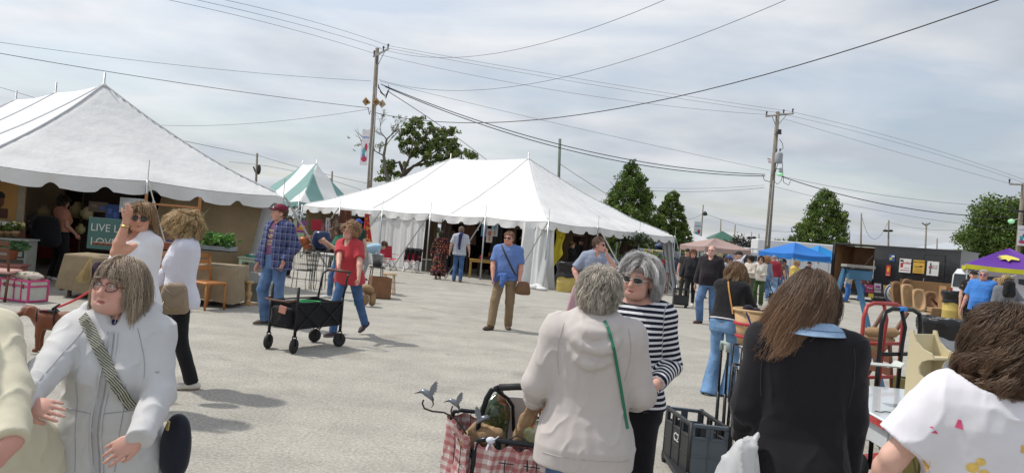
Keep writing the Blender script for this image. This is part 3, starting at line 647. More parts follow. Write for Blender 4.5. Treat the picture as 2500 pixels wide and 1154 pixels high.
# ================================================================== implicit surfaces for people, animals and soft things
class SDF:
 def __init__(s,lo,hi,h):
  s.h = h;s.lo = np.array(lo,np.float32)-2*h;n = np.ceil((np.array(hi)-np.array(lo))/h).astype(int)+5;s.n = n
  s.ax = [s.lo[k]+np.arange(n[k],dtype=np.float32)*h for k in range(3)];s.d = np.full(n,1.0,np.float32)
 def reg(s,lo,hi,pad):
  sl = []
  for k in range(3):
   a = int(max(0,math.floor((lo[k]-pad-s.lo[k])/s.h)));b = int(min(s.n[k],math.ceil((hi[k]+pad-s.lo[k])/s.h)+1))
   if b <= a:return None
   sl.append(slice(a,b))
  return tuple(sl)
 def P(s,sl):return s.ax[0][sl[0]][:,None,None],s.ax[1][sl[1]][None,:,None],s.ax[2][sl[2]][None,None,:]
 def put(s,sl,nd,k=.01,op='u'):
  d = s.d[sl];k = max(k,1e-4)
  if op == 'u':
   hh = np.clip(.5+.5*(d-nd)/k,0,1);s.d[sl] = d+(nd-d)*hh-k*hh*(1-hh)
  elif op == 's':
   hh = np.clip(.5-.5*(d+nd)/k,0,1);s.d[sl] = d+(-nd-d)*hh+k*hh*(1-hh)
  elif op == 'i':s.d[sl] = np.maximum(d,nd)
 def cap(s,a,b,ra,rb=None,k=.01,op='u',flat=None,end=None):
  rb = ra if rb is None else rb;a = np.array(a,np.float32);b = np.array(b,np.float32);r = max(ra,rb)
  sl = s.reg(np.minimum(a,b)-r,np.maximum(a,b)+r,k+3*s.h)
  if sl is None:return
  X,Y,Z = s.P(sl);x,y,z = X-a[0],Y-a[1],Z-a[2];ab = b-a;L2 = float(ab@ab)+1e-9
  t = np.clip((x*ab[0]+y*ab[1]+z*ab[2])/L2,0,1);x = x-t*ab[0];y = y-t*ab[1];z = z-t*ab[2];q = x*x+y*y+z*z;m = 1
  if flat is not None:
   n,f = flat;n = np.array(n,np.float32);c = x*n[0]+y*n[1]+z*n[2];q = q+(1/(f*f)-1)*c*c;m = min(1,f)
  nd = (np.sqrt(q)-(ra+(rb-ra)*t))*(m if m == 1 else .75)
  if end is not None:
   nn = ab/math.sqrt(L2);nd = np.maximum(nd,(X-b[0])*nn[0]+(Y-b[1])*nn[1]+(Z-b[2])*nn[2]-end)
  s.put(sl,nd,k,op)
 def chain(s,pts,rs,k=.01,flat=None):
  for i in range(len(pts)-1):s.cap(pts[i],pts[i+1],rs[i],rs[i+1],k,flat=flat)
 def ell(s,c,r,k=.01,op='u',rot=None):
  c = np.array(c,np.float32);r = np.array(r,np.float32);R_ = max(r);sl = s.reg(c-R_,c+R_,k+3*s.h)
  if sl is None:return
  X,Y,Z = s.P(sl);x,y,z = X-c[0],Y-c[1],Z-c[2]
  if rot is not None:
   m = np.array(rot,np.float32);x,y,z = (x*m[0,0]+y*m[1,0]+z*m[2,0]),(x*m[0,1]+y*m[1,1]+z*m[2,1]),(x*m[0,2]+y*m[1,2]+z*m[2,2])
  k0 = np.sqrt((x/r[0])**2+(y/r[1])**2+(z/r[2])**2);k1 = np.sqrt((x/r[0]**2)**2+(y/r[1]**2)**2+(z/r[2]**2)**2)+1e-6
  s.put(sl,k0*(k0-1)/k1,k,op)
 def fn(s,lo,hi,f,k=.01,op='u',pad=None):
  sl = s.reg(lo,hi,k+3*s.h if pad is None else pad)
  if sl is None:return
  s.put(sl,f(*s.P(sl)).astype(np.float32),k,op)
 def mesh(s,smooth=1):
  d = s.d;ins_ = d < 0;nx,ny,nz = d.shape
  cnt = np.zeros((nx-1,ny-1,nz-1),np.int8)
  for i in (0,1):
   for j in (0,1):
    for k in (0,1):cnt += ins_[i:nx-1+i,j:ny-1+j,k:nz-1+k]
  act = (cnt > 0) & (cnt < 8);I = np.argwhere(act);N = len(I)
  idx = np.full(act.shape,-1,np.int32);idx[act] = np.arange(N)
  acc = np.zeros((N,3));c = np.zeros(N)
  cr = [(0,0,0),(1,0,0),(0,1,0),(1,1,0),(0,0,1),(1,0,1),(0,1,1),(1,1,1)]
  vals = [d[I[:,0]+a,I[:,1]+b,I[:,2]+e] for a,b,e in cr]
  for a in range(8):
   for b in range(a+1,8):
    df = [cr[b][q]-cr[a][q] for q in range(3)]
    if sum(map(abs,df)) != 1:continue
    va,vb = vals[a],vals[b];m = (va < 0) != (vb < 0);t = np.where(m,va/(va-vb+1e-12),0)
    acc[m] += (np.array(cr[a])[None]+t[:,None]*np.array(df)[None])[m];c[m] += 1
  V = (I+acc/np.maximum(c,1)[:,None])*s.h+s.lo
  Q = []
  for ax in range(3):
   o = [q for q in range(3) if q != ax]
   a = [slice(None)]*3;b = [slice(None)]*3;a[ax] = slice(0,-1);b[ax] = slice(1,None)
   fl = ins_[tuple(a)] != ins_[tuple(b)];e = np.argwhere(fl)
   e = e[(e[:,o[0]] > 0) & (e[:,o[1]] > 0)]
   e = e[(e[:,0] < nx-1) & (e[:,1] < ny-1) & (e[:,2] < nz-1)]
   u = np.zeros(3,int);w = np.zeros(3,int);u[o[0]] = 1;w[o[1]] = 1
   g = lambda q:idx[q[:,0],q[:,1],q[:,2]]
   q = np.stack([g(e),g(e-u),g(e-u-w),g(e-w)],1)
   fi = ins_[e[:,0],e[:,1],e[:,2]];flip = fi if ax != 1 else ~fi
   q = np.where(flip[:,None],q,q[:,::-1]);Q.append(q)
  F = np.concatenate(Q);F = F[(F >= 0).all(1)]
  for _ in range(smooth):
   a = np.zeros_like(V);n = np.zeros(len(V))
   for k in range(4):
    i,j = F[:,k],F[:,(k+1) % 4]
    for q in range(3):a[:,q] += np.bincount(i,V[j,q],len(V))+np.bincount(j,V[i,q],len(V))
    n += np.bincount(i,minlength=len(V))+np.bincount(j,minlength=len(V))
   V = V*.5+.5*a/np.maximum(n,1)[:,None]
  return V,F
def vnorm(V,F):
 a = np.cross(V[F[:,2]]-V[F[:,0]],V[F[:,3]]-V[F[:,1]]) if F.shape[1] == 4 else np.cross(V[F[:,1]]-V[F[:,0]],V[F[:,2]]-V[F[:,0]])
 n = np.zeros_like(V)
 for k in range(F.shape[1]):
  for q in range(3):n[:,q] += np.bincount(F[:,k],a[:,q],len(V))
 return n/(np.linalg.norm(n,axis=1)[:,None]+1e-9)
def wnoise(p,seed,sc=(1,1,1),oct_=3):
 g_ = np.random.default_rng(seed);q = p*np.array(sc);out = np.zeros(len(p));a = 1;tot = 0
 for o in range(oct_):
  K = g_.normal(size=(5,3));K /= np.linalg.norm(K,axis=1)[:,None];ph = g_.random(5)*6.28
  w = q+.45*np.sin(q[:,[1,2,0]]*1.3+ph[:3])+.3*np.sin(q[:,[2,0,1]]*2.1+ph[1:4])
  out += a*np.mean([np.sin(w@K[i]*1.0+ph[i]) for i in range(5)],0)*1.6;tot += a;a *= .55;q = q*2.03+1.7
 return out/tot
def folds(V,F,amp,seed,sc=(9,9,5),mask=None):
 n = vnorm(V,F);w = wnoise(V,seed,sc,3);w2 = (1-np.abs(wnoise(V,seed+5,np.array(sc)*.8,2))*1.7)
 dsp = amp*(.55*w+.75*(np.clip(w2,0,1)**3-.25))
 if mask is not None:dsp = dsp*mask
 return V+n*dsp[:,None]
# ================================================================== people
def rot(ax,a):return np.array(Matrix.Rotation(R(a),3,ax))
def ik(a,t,l1,l2,pole):
 a,t,pole = np.array(a,float),np.array(t,float),np.array(pole,float);v = t-a;D = np.linalg.norm(v);D2 = min(D,(l1+l2)*.998);v /= D+1e-9;t = a+v*D2
 x = (l1*l1-l2*l2+D2*D2)/(2*D2);y = math.sqrt(max(0,l1*l1-x*x));p = pole-v*(pole@v);p /= np.linalg.norm(p)+1e-9
 return a+v*x+p*y,t
ZT = np.array([.76,.86,.93,1.02,1.10,1.20,1.30,1.38,1.43,1.47,1.50])
WM = np.array([.165,.170,.165,.158,.158,.166,.176,.176,.140,.085,.062]);FM = np.array([.10,.105,.112,.118,.118,.12,.12,.10,.08,.06,.05]);BM = np.array([.10,.11,.10,.085,.085,.095,.105,.10,.085,.065,.055])
WW = np.array([.172,.178,.168,.150,.145,.152,.160,.160,.128,.075,.055]);FW = np.array([.10,.105,.108,.108,.108,.118,.120,.095,.075,.055,.045]);BW = np.array([.105,.118,.105,.082,.080,.090,.100,.095,.080,.06,.05])
class Fig:
 """skeleton of a 1.70 m figure facing -Y, its left at +X"""
 def __init__(s,sex='m',fat=1.0,belly=0.0,bust=.5,lean=0,side=0,twist=0,pel=(0,0,.93),head=(0,0,0),lf=None,rf=None,lh=None,rh=None,le=None,re=None,hd=None,sh=1.0,crouch=0,neckf=0,shrug=0.0,arm=1.0,ld=None,rd=None,lc=30,rc=30,ln=None,rn=None,legw=1.0,lspread=1,rspread=1):
  s.sex = sex;s.fat = fat;s.belly = belly;s.bust = bust if sex == 'f' else 0
  s.pel = np.array(pel,float)-np.array([0,0,crouch]);s.Rt = rot('Z',twist)@rot('Y',side)@rot('X',lean)
  o = lambda x,y,z:s.pel+s.Rt@np.array([x,y,z-.93])
  s.o = o;s.neck = o(0,.01,1.455);shw = .168 if sex == 'm' else .150;shw *= sh
  s.ls,s.rs = o(shw,.01,1.385+shrug),o(-shw,.01,1.385+shrug)
  s.Rh = rot('Z',head[0])@rot('X',head[1])@rot('Y',head[2]);s.hc = s.neck+s.Rt@np.array([0,0,.05])+s.Rh@np.array([0,-.022-neckf,.080])
  s.Rp = rot('Z',twist*.5)
  hp = lambda x:s.pel+s.Rp@np.array([x,0,-.02]);s.lhip,s.rhip = hp(.088),hp(-.088)
  lf = lf or (.10,0,8,0,0);rf = rf or (-.10,0,-8,0,0)
  s.feet = []
  for f,hip in ((lf,s.lhip),(rf,s.rhip)):
   f = tuple(f)+(0,)*(5-len(f));hd_ = rot('Z',f[2])@np.array([0,-1,0]);an = np.array([f[0],f[1]+.05,.085+f[3]])
   kn,an = ik(hip,an,.425,.425,hd_+np.array([0,0,.1]));s.feet.append((hip,kn,an,hd_,f[4]))
  lh = s.ls+s.Rt@np.array([.10,-.07,-.52]) if lh is None else np.array(lh);rh = s.rs+s.Rt@np.array([-.10,-.07,-.52]) if rh is None else np.array(rh)
  le = (.35,.9,-.2) if le is None else le;re = (-.35,.9,-.2) if re is None else re
  s.lel,s.lw = ik(s.ls,lh,.285*arm,.255*arm,le);s.rel,s.rw = ik(s.rs,rh,.285*arm,.255*arm,re)
  n_ = lambda v:np.array(v,float)/np.linalg.norm(v)
  s.ldir = n_(s.lw-s.lel) if ld is None else n_(ld);s.rdir = n_(s.rw-s.rel) if rd is None else n_(rd)
  s.ln = n_(ln) if ln is not None else np.array([1.,0,0]);s.rn = n_(rn) if rn is not None else np.array([-1.,0,0])
  s.lc,s.rc = lc,rc;s.legw = legw;s.spr = (lspread,rspread)
  zt = ZT.copy();s.W = (WM if sex == 'm' else WW)*fat;s.F = (FM if sex == 'm' else FW)*fat+belly*np.exp(-((zt-1.06)/.13)**2);s.B = (BM if sex == 'm' else BW)*fat
  s.W = s.W*np.where(zt > 1.35,sh/fat**.6,1);s.F = np.where(zt > 1.40,s.F/fat**.6,s.F)
 def loft(s,g,off=0,z0=.78,z1=1.5,flare=0,k=.02,op='u',n=2.5,wmul=1,W=None,base='t',sm=.012):
  c = s.pel;R_ = s.Rt if base == 't' else s.Rp;ww = (s.W if W is None else W)*wmul
  corners = np.array([c+R_@np.array([x,y,z-.93]) for x in (-.33,.33) for y in (-.33,.33) for z in (z0,z1)])
  r_ = R_.astype(np.float32)
  def f(X,Y,Z):
   x,y,z = X-c[0],Y-c[1],Z-c[2]
   lx = x*r_[0,0]+y*r_[1,0]+z*r_[2,0];ly = x*r_[0,1]+y*r_[1,1]+z*r_[2,1];lz = x*r_[0,2]+y*r_[1,2]+z*r_[2,2]+.93
   fl = flare*np.clip((1.15-lz)/.35,0,2)
   w = np.interp(lz,ZT,ww)+off+fl;df = np.interp(lz,ZT,s.F)+off+fl;db = np.interp(lz,ZT,s.B)+off+fl;dd = np.where(ly < 0,df,db)
   q = (np.abs(lx/w)**n+np.abs(ly/dd)**n)**(1/n);d = (q-1)*np.minimum(w,dd)*.9
   e = np.maximum(lz-z1,z0-lz);hh = np.clip(.5+.5*(d-e)/sm,0,1);return d*hh+e*(1-hh)+sm*hh*(1-hh)
  g.fn(corners.min(0),corners.max(0),f,k,op)
def hand(g,W,f,n,c,side,h,k=.006,spread=1.0):
 """f along the hand, n out of the back of the hand, c the finger curl in degrees, side +1/-1: where the thumb goes"""
 n = n-f*(n@f);n /= np.linalg.norm(n)+1e-9;sd_ = np.cross(f,n)*side;mr = .62*h
 g.cap(W-f*.02,W+f*.015,.026,.025,.015,flat=(n,.72));g.cap(W+f*.015,W+f*.075,.028,.036,.012,flat=(n,.42))
 for i,(o,L_) in enumerate(((.030,.070),(.011,.079),(-.009,.073),(-.028,.057))):
  b = W+f*(.082-abs(i-1.2)*.004)+sd_*o;d = f+sd_*o*3.2*spread;d /= np.linalg.norm(d);r_ = max(.0088-.0004*i,mr);ax = -n;a = c*(.55+.12*i)*.6;p = b-f*.015
  for j in range(3):
   d2 = d*math.cos(R(a*(j+.6)))+ax*math.sin(R(a*(j+.6)));q = p+d2*(L_*(.48,.32,.24)[j]+(.015 if j == 0 else 0));g.cap(p,q,r_-.0006*j,r_-.0006*(j+1),k if j else .007);p = q
 b = W+f*.018+sd_*.020;m = b+f*.030+sd_*.022-n*.006;t = m+f*.030+sd_*.006-n*.010*(1+c/60);t2 = t+f*.024-n*.010*(1+c/60)-sd_*.002
 g.cap(b,m,max(.015,mr),max(.011,mr),.012);g.cap(m,t,max(.0108,mr),max(.0098,mr),k);g.cap(t,t2,max(.0098,mr),max(.0088,mr),k)
EYX,EYZ = .031,.004
def head_sdf(g,fg,jaw=1.0,nose=1.0,fat=0.0,mouth=.0):
 c,R_ = fg.hc,fg.Rh.astype(np.float32);s2 = SDF.__new__(SDF)
 sl = g.reg(c-.165,c+.165,g.h*3)
 if sl is None:return
 X,Y,Z = g.P(sl);x,y,z = X-c[0],Y-c[1],Z-c[2]
 x,y,z = (x*R_[0,0]+y*R_[1,0]+z*R_[2,0]),(x*R_[0,1]+y*R_[1,1]+z*R_[2,1]),(x*R_[0,2]+y*R_[1,2]+z*R_[2,2])
 D = None
 def un(d,n,k):
  if d is None:return n
  h_ = np.clip(.5+.5*(d-n)/k,0,1);return d+(n-d)*h_-k*h_*(1-h_)
 def sb(d,n,k):
  h_ = np.clip(.5-.5*(d+n)/k,0,1);return d+(-n-d)*h_+k*h_*(1-h_)
 def E(cx,cy,cz,a,b,e):
  X_,Y_,Z_ = x-cx,y-cy,z-cz;k0 = np.sqrt((X_/a)**2+(Y_/b)**2+(Z_/e)**2);k1 = np.sqrt((X_/a**2)**2+(Y_/b**2)**2+(Z_/e**2)**2)+1e-6;return k0*(k0-1)/k1
 def K(p,q,ra,rb):
  ab = [q[i]-p[i] for i in range(3)];L2 = sum(v*v for v in ab)+1e-9;X_,Y_,Z_ = x-p[0],y-p[1],z-p[2];t = np.clip((X_*ab[0]+Y_*ab[1]+Z_*ab[2])/L2,0,1)
  return np.sqrt((X_-t*ab[0])**2+(Y_-t*ab[1])**2+(Z_-t*ab[2])**2)-(ra+(rb-ra)*t)
 D = E(0,.018,.032,.076,.096,.088)
 D = un(D,E(0,-.028,-.030,.062+fat*.6,.064,.078),.035)
 D = un(D,E(0,-.060,-.088,.030*jaw+fat*.4,.026,.024),.03)
 D = un(D,K((-.030,-.045,-.078),(.030,-.045,-.078),.030+fat*.7,.030+fat*.7),.03)
 for s_ in (-1,1):
  D = un(D,E(s_*.036,-.058,-.030,.027+fat*.5,.027,.026),.028)
  D = un(D,K((s_*.014,-.082,.026),(s_*.046,-.068,.024),.012,.010),.018)
  D = sb(D,E(s_*EYX,-.100,EYZ-.001,.021,.022,.014),.016)
  D = un(D,E(s_*EYX,-.069,EYZ,.0175,.0145,.0125),.008)
  D = un(D,E(s_*.0115*nose,-.098,-.036,.0085*nose,.010,.0075),.006)
  e = E(s_*.078,.010,-.008,.011,.022,.034);e = sb(e,E(s_*.088,.004,-.004,.008,.012,.020),.008);D = un(D,e,.008)
  D = un(D,K((s_*.075,.0,-.03),(s_*.074,.004,-.044),.008,.007),.008)
 D = un(D,K((0,-.086,.014),(0,-.1045,-.028),.0085,.0115*nose),.012)
 D = un(D,E(0,-.108,-.032,.0115*nose,.011,.0095),.010)
 up_ = un(K((-.023,-.079,-.0655),(-.006,-.0925,-.060),.0045,.0065),K((.023,-.079,-.0655),(.006,-.0925,-.060),.0045,.0065),.004)
 D = un(D,up_,.007);D = un(D,K((-.018,-.080,-.0735-mouth*.4),(.018,-.080,-.0735-mouth*.4),.0070,.0070),.008);D = un(D,E(0,-.086,-.0745-mouth*.5,.013,.0085,.0068),.006)
 for s_ in (-1,1):D = sb(D,K((s_*.0165,-.106,-.030),(s_*.031,-.086,-.066),.0035,.0020),.009);D = sb(D,K((s_*.020,-.090,-.0125),(s_*.038,-.085,-.015),.0016,.0012),.006)
 D = sb(D,E(0,-.094,-.067-mouth*.2,.021,.012,.0016+mouth*.5),.004)
 g.put(sl,D.astype(np.float32),.012)
def skin_cols(V,fg,skin,far,brow=(.16,.10,.06),lip=(.50,.17,.15),rosy=.5):
 q = (V-fg.hc)@fg.Rh;n = len(V);base = np.tile(np.array(skin),(n,1))
 base = base*(1+np.array([.05,.11,.12])*wnoise(V,3,(42,42,42))[:,None])
 gs = lambda c,r:np.exp(-(((q-np.array(c))/np.array(r))**2).sum(1))
 face = (q[:,1] < -.03) & (np.abs(q[:,2]) < .14)
 red = np.array([1.0,.74,.70])
 m = rosy*(gs((.04,-.07,-.03),(.025,.04,.022))+gs((-.04,-.07,-.03),(.025,.04,.022))+1.2*gs((0,-.11,-.034),(.014,.02,.014)))
 base = base*(1-np.clip(m,0,1)[:,None]*(1-red))
 lm = np.clip(gs((0,-.092,-.0665),(.021,.02,.0085))*1.7-.35,0,1)*face
 base = base*(1-lm[:,None])+np.array(lip)*lm[:,None]
 bm_ = np.clip((gs((.031,-.08,.026),(.019,.03,.0045))+gs((-.031,-.08,.026),(.019,.03,.0045)))*1.5-.3,0,.8)*face
 base = base*(1-bm_[:,None])+np.array(brow)*bm_[:,None]
 if far:
  em = np.clip((gs((EYX,-.085,EYZ),(.013,.03,.006))+gs((-EYX,-.085,EYZ),(.013,.03,.006)))*1.6-.2,0,.85)*face
  base = base*(1-em[:,None])+np.array((.06,.045,.04))*em[:,None]
 return base
skin_m = M('skin',attr='Col',rough=.52,var=.05,vs=25,bump=.10,bs=220,spec=.35)
for m_ in (skin_m,):
 b_ = m_.node_tree.nodes['Principled BSDF'];b_.inputs['Subsurface Weight'].default_value = .12;b_.inputs['Subsurface Radius'].default_value = (1,.35,.2);b_.inputs['Subsurface Scale'].default_value = .012
def hair_mesh(name,fg,root,S,n=2500,L=.16,Lv=.25,vol=.02,curl=0.0,freq=40,g=.25,part=None,comb=(0,0,0),crown=(0,.05,.12),cols=((.12,.07,.04),),w=.0022,front=.062,side=-.02,back=-.075,bangs=0.0,seg=10,clump=.5,seed=0,face=.066,tips=None,fuzz=.004,K_=60,jit=1.1,out=.25,capc=None,body=True,wind=(0,0,0)):
 G = np.random.default_rng(seed);c = np.array([0,.018,.032]);r0 = np.array([.077,.098,.090])
 def roots(m):
  d = G.normal(size=(m*4,3));d /= np.linalg.norm(d,axis=1)[:,None];p = c+d*r0
  yy = (p[:,1]+.08)/.196;hl = np.where(p[:,1] < -.0,front+(side-front)*np.clip((p[:,1]+.062)/.062,0,1)**1.5,side+(back-side)*np.clip(p[:,1]/.05,0,1))
  k = p[:,2] > hl;return p[k][:m],d[k][:m]
 p0,d0 = roots(n);n = len(p0);gd,gdir = roots(K_);K_ = len(gd)
 P_ = np.concatenate([p0,gd]);D_ = np.concatenate([d0,gdir]);m = len(P_)
 fl = P_-np.array(crown)
 if part is not None:
  pw = np.clip((.03-P_[:,1])/.06,0,1)[:,None];fl = fl*(1-.65*pw)+pw*np.stack([np.sign(P_[:,0]-part)*.10,np.zeros(m),np.zeros(m)],1)
 fl = fl+np.array(comb)*.1;fl -= D_*(fl*D_).sum(1)[:,None];fl /= np.linalg.norm(fl,axis=1)[:,None]+1e-6
 Ls = L*(1+Lv*(G.random(m)*2-1));
 isb = (P_[:,1] < -.035) & (bangs > 0);Ls = np.where(isb,np.minimum(Ls,bangs*(1+.3*(G.random(m)-.5))),Ls)
 off = vol*G.random(m)**.6;sx = np.where(np.abs(P_[:,0]-(part or 0)) < 1e-4,1,np.sign(P_[:,0]-(part or 0)))
 v = fl*(1-out)+D_*out;v /= np.linalg.norm(v,axis=1)[:,None];p = P_+D_*.001;T_ = [p.copy()];ds = (Ls/seg)[:,None]
 grav = fg.Rh.T@np.array([0,0,-1.]);wd = fg.Rh.T@np.array(wind)
 bc = (fg.o(0,.015,1.12)-fg.hc)@fg.Rh;Rb = fg.Rh.T@fg.Rt;br = np.array([fg.W.max()*1.02+.03,.135*fg.fat,.305])
 nk = (fg.neck-fg.hc)@fg.Rh
 for k in range(seg):
  v = v*(1-g)+grav*g+wd*.1+G.normal(size=v.shape)*.05;v /= np.linalg.norm(v,axis=1)[:,None];p = p+v*ds
  rE = r0+.004+off[:,None];q = (p-c)/rE;mm_ = np.linalg.norm(q,axis=1)[:,None];p = np.where(mm_ < 1,c+q/mm_*rE,p)
  # neck and shoulders
  t = np.clip((p-np.array([0,.02,-.03]))@(nk-np.array([0,.02,-.03]))/((nk-np.array([0,.02,-.03]))@(nk-np.array([0,.02,-.03]))),0,1)[:,None]
  ax = np.array([0,.02,-.03])+t*(nk-np.array([0,.02,-.03]));q = p-ax;mm_ = np.linalg.norm(q,axis=1)[:,None];rn_ = .066+off[:,None]*.5;p = np.where(mm_ < rn_,ax+q/mm_*rn_,p)
  if body:
   q = ((p-bc)@Rb)/(br+.012+off[:,None]*.6);mm_ = (np.abs(q)**2.4).sum(1)[:,None]**(1/2.4);p = np.where(mm_ < 1,bc+((q/mm_)*(br+.012+off[:,None]*.6))@Rb.T,p)
  lim = np.where(isb,.030,.075);inf = (p[:,1] < -.012) & (p[:,2] < lim) & (p[:,2] > -.16) & (np.abs(p[:,0]) < face)
  p[:,0] = np.where(inf,sx*face*(1+.1*G.random(m)*0),p[:,0])
  T_.append(p.copy())
 T_ = np.stack(T_,1);gt = T_[n:];T_ = T_[:n];s_ = np.linspace(0,1,seg+1)[None,:,None]
 near = np.argmin(((p0[:,None]-gd[None])**2).sum(2),1);T_ = T_+(gt[near]-T_)*clump*s_**1.3*.8
 if curl:
  ph = G.random(K_)[near]*6.28+G.random(n)*jit;fq = freq*(1+.25*(G.random(K_)[near]-.5));s2 = s_[:,:,0]*Ls[:n,None];a = curl*np.clip(s_[:,:,0]*2.5,0,1)
  T_ = T_+np.stack([a*np.sin(s2*fq[:,None]+ph[:,None]),a*np.cos(s2*fq[:,None]+ph[:,None]),.5*a*np.sin(s2*fq[:,None]*.7+ph[:,None]*2)],2)
 T_ = T_+G.normal(size=T_.shape)*fuzz*s_*.4
 dT = np.gradient(T_,axis=1);dT /= np.linalg.norm(dT,axis=2)[:,:,None]+1e-9;ou = T_-np.array([0,.02,0]);a = np.cross(dT,ou);a /= np.linalg.norm(a,axis=2)[:,:,None]+1e-9;b = np.cross(a,dT)
 wd_ = w*(1-.75*s_**3)*(.6+.8*G.random(n))[:,None,None]
 ring = np.stack([T_+a*wd_*.5,T_-a*wd_*.5,T_+b*wd_*.35],2);V = ring.reshape(-1,3)
 base = (np.arange(n)*(seg+1)*3)[:,None,None]+(np.arange(seg)*3)[None,:,None];j = np.arange(3)[None,None,:];j2 = (j+1) % 3
 F = np.stack([base+j,base+j2,base+3+j2,base+3+j],-1).reshape(-1,4)
 cc = np.array(cols)[G.integers(0,len(cols),n)]*(.8+.4*G.random(n))[:,None]*(.68+.6*np.random.default_rng(seed+9).random(K_)[near])[:,None];cl = np.repeat(cc[:,None,:],(seg+1),1)
 if tips is not None:cl = cl*(1-s_**1.5)+np.array(tips)*(.75+.5*G.random(n))[:,None,None]*s_**1.5
 cl = np.repeat(cl,3,1).reshape(-1,3)
 # scalp cover under the strands
 nu,nv = 26,18;uu,vv = np.meshgrid(np.linspace(0,2*PI,nu+1)[:-1],np.linspace(.02,.78,nv)*PI,indexing='ij');d = np.stack([np.sin(vv)*np.cos(uu),np.sin(vv)*np.sin(uu),np.cos(vv)],2)
 hp = c+d*(r0+.003+vol*.30);yv = hp[:,:,1];hl = np.where(yv < 0,front+.006+(side-front)*np.clip((yv+.062)/.062,0,1)**1.5,side+(back-side)*np.clip(yv/.05,0,1));below = np.clip((hl-hp[:,:,2])/.02,0,1)[:,:,None]
 hp = c+d*(r0*(1-.12*below)+(.003+vol*.30)*(1-below));hv = hp.reshape(-1,3);ids = np.arange(nu*nv).reshape(nu,nv)
 hf = np.stack([ids[:,:-1],np.roll(ids,-1,0)[:,:-1],np.roll(ids,-1,0)[:,1:],ids[:,1:]],-1).reshape(-1,4)
 F = np.concatenate([F,hf[:,::-1]+len(V)]);V = np.concatenate([V,hv]);hc_ = np.array(capc or cols[0])*.8;cl = np.concatenate([cl,np.tile(hc_,(len(hv),1))])
 V = (V@fg.Rh.T+fg.hc)*S
 hm = M('hair',attr='Col',rough=.42,var=0,spec=.45)
 ho = fast_mesh('hair',V,F,[hm,M('hair_root',attr='Col',rough=.95,var=0,spec=.05)],root,smooth=True,cols=cl)
 mi = np.zeros(len(F),np.int32);mi[-len(hf):] = 1;ho.data.polygons.foreach_set('material_index',mi);return ho
def put_mb(mb,fg,S,name,mat,root,space='h'):
 """mesh builder in head (h) or torso (t) space to a child mesh"""
 if space == 'h':Rr,c = fg.Rh,fg.hc
 else:Rr,c = fg.Rt,fg.pel-fg.Rt@np.array([0,0,.93])
 v = (np.array(mb.v)@Rr.T+c)*S;mb.v = [tuple(q) for q in v];return mb.build(name,mat,root)
lens_dark = M('dark_lens',(.012,.012,.014),rough=.08,spec=.8,var=0);frame_dark = M('dark_frame',(.02,.02,.02),rough=.3,var=0);frame_gold = M('gold_frame',(.55,.42,.22),rough=.3,metal=.8,var=0);clear_lens = M('clear_lens',(.4,.4,.42),rough=.03,var=0,alpha=.05)
def glasses(fg,S,root,kind='sun',lw=.024,lh=.018,fr=frame_dark,lens=None):
 mb = MB();ln = MB();lens = lens or (lens_dark if kind == 'sun' else clear_lens)
 for s_ in (-1,1):
  pts = [(s_*(.032+lw*math.cos(t)*(1-.06*math.sin(t))),-.103+.012*(abs(lw*math.cos(t)*s_+.0)/.024)**2*.9+(.008 if s_*math.cos(t)*s_ > .5 else 0),.000+lh*math.sin(t)) for t in [k*2*PI/20 for k in range(21)]]
  mb.tube(pts,.0022 if kind != 'thick' else .0035,5,cap=False)
  V = [(s_*.032,-.1045,0)]+pts[:-1];ln._add(V,[(0,1+k,1+(k+1) % 20) for k in range(20)],True)
  V2 = [(a,b+.002,e) for a,b,e in V];ln._add(V2,[(0,1+k,1+(k+1) % 20) for k in range(20)],True)
  mb.tube([(s_*(.032+lw),-.090,.004),(s_*.074,-.078,.006),(s_*.0805,-.03,.004),(s_*.082,.010,-.002)],.0024,5)
 mb.tube([(-.010,-.104,.003),(0,-.109,.005),(.010,-.104,.003)],.0022,5)
 f = put_mb(mb,fg,S,'sunglasses' if kind != 'clear' else 'eyeglasses',fr,root);l_ = put_mb(ln,fg,S,'lens',lens,root);l_.parent = f;return f
def cap_hat(fg,S,root,col,name='baseball_cap',brim=True,flip=1,front=None):
 g = SDF((-.11,-.19,-.02),(.11,.13,.15),.006)
 g.ell((0,.016,.048),(.086,.106,.088),.004);g.fn((-.12,-.2,-.05),(.12,.2,.034),lambda X,Y,Z:(Z-(.034-.14*np.clip(Y,0,.1)*1.0)*-1.0)*0+(.036-.10*np.clip(Y,0,1)-Z)*-1+0*X,.004,'s') if False else None
 sl = tuple(slice(0,k) for k in g.n);X,Y,Z = g.P(sl);cut = (.040-.25*np.clip(Y,0,.1)-Z)+0*X+0*Y;g.d = np.maximum(g.d,cut.astype(np.float32))
 if brim:g.cap((-.03,-.10*flip,.044),(.03,-.10*flip,.044),.055,.055,.008,flat=((0,.3*flip,.95),.13))
 V,F = g.mesh(1);V = (V@fg.Rh.T+fg.hc)*S;cc = np.tile(np.array(col),(len(V),1))
 return fast_mesh(name,V,F,M('cap_cloth',attr='Col',rough=.85,var=.08,bump=.2,bs=150),root,cols=cc)
def figbase(px,d,h,rz):
 q = at(px,d,h*.9);return Vector((q.x,d,0)),rz+math.degrees(math.atan2(1250-px,FPX))
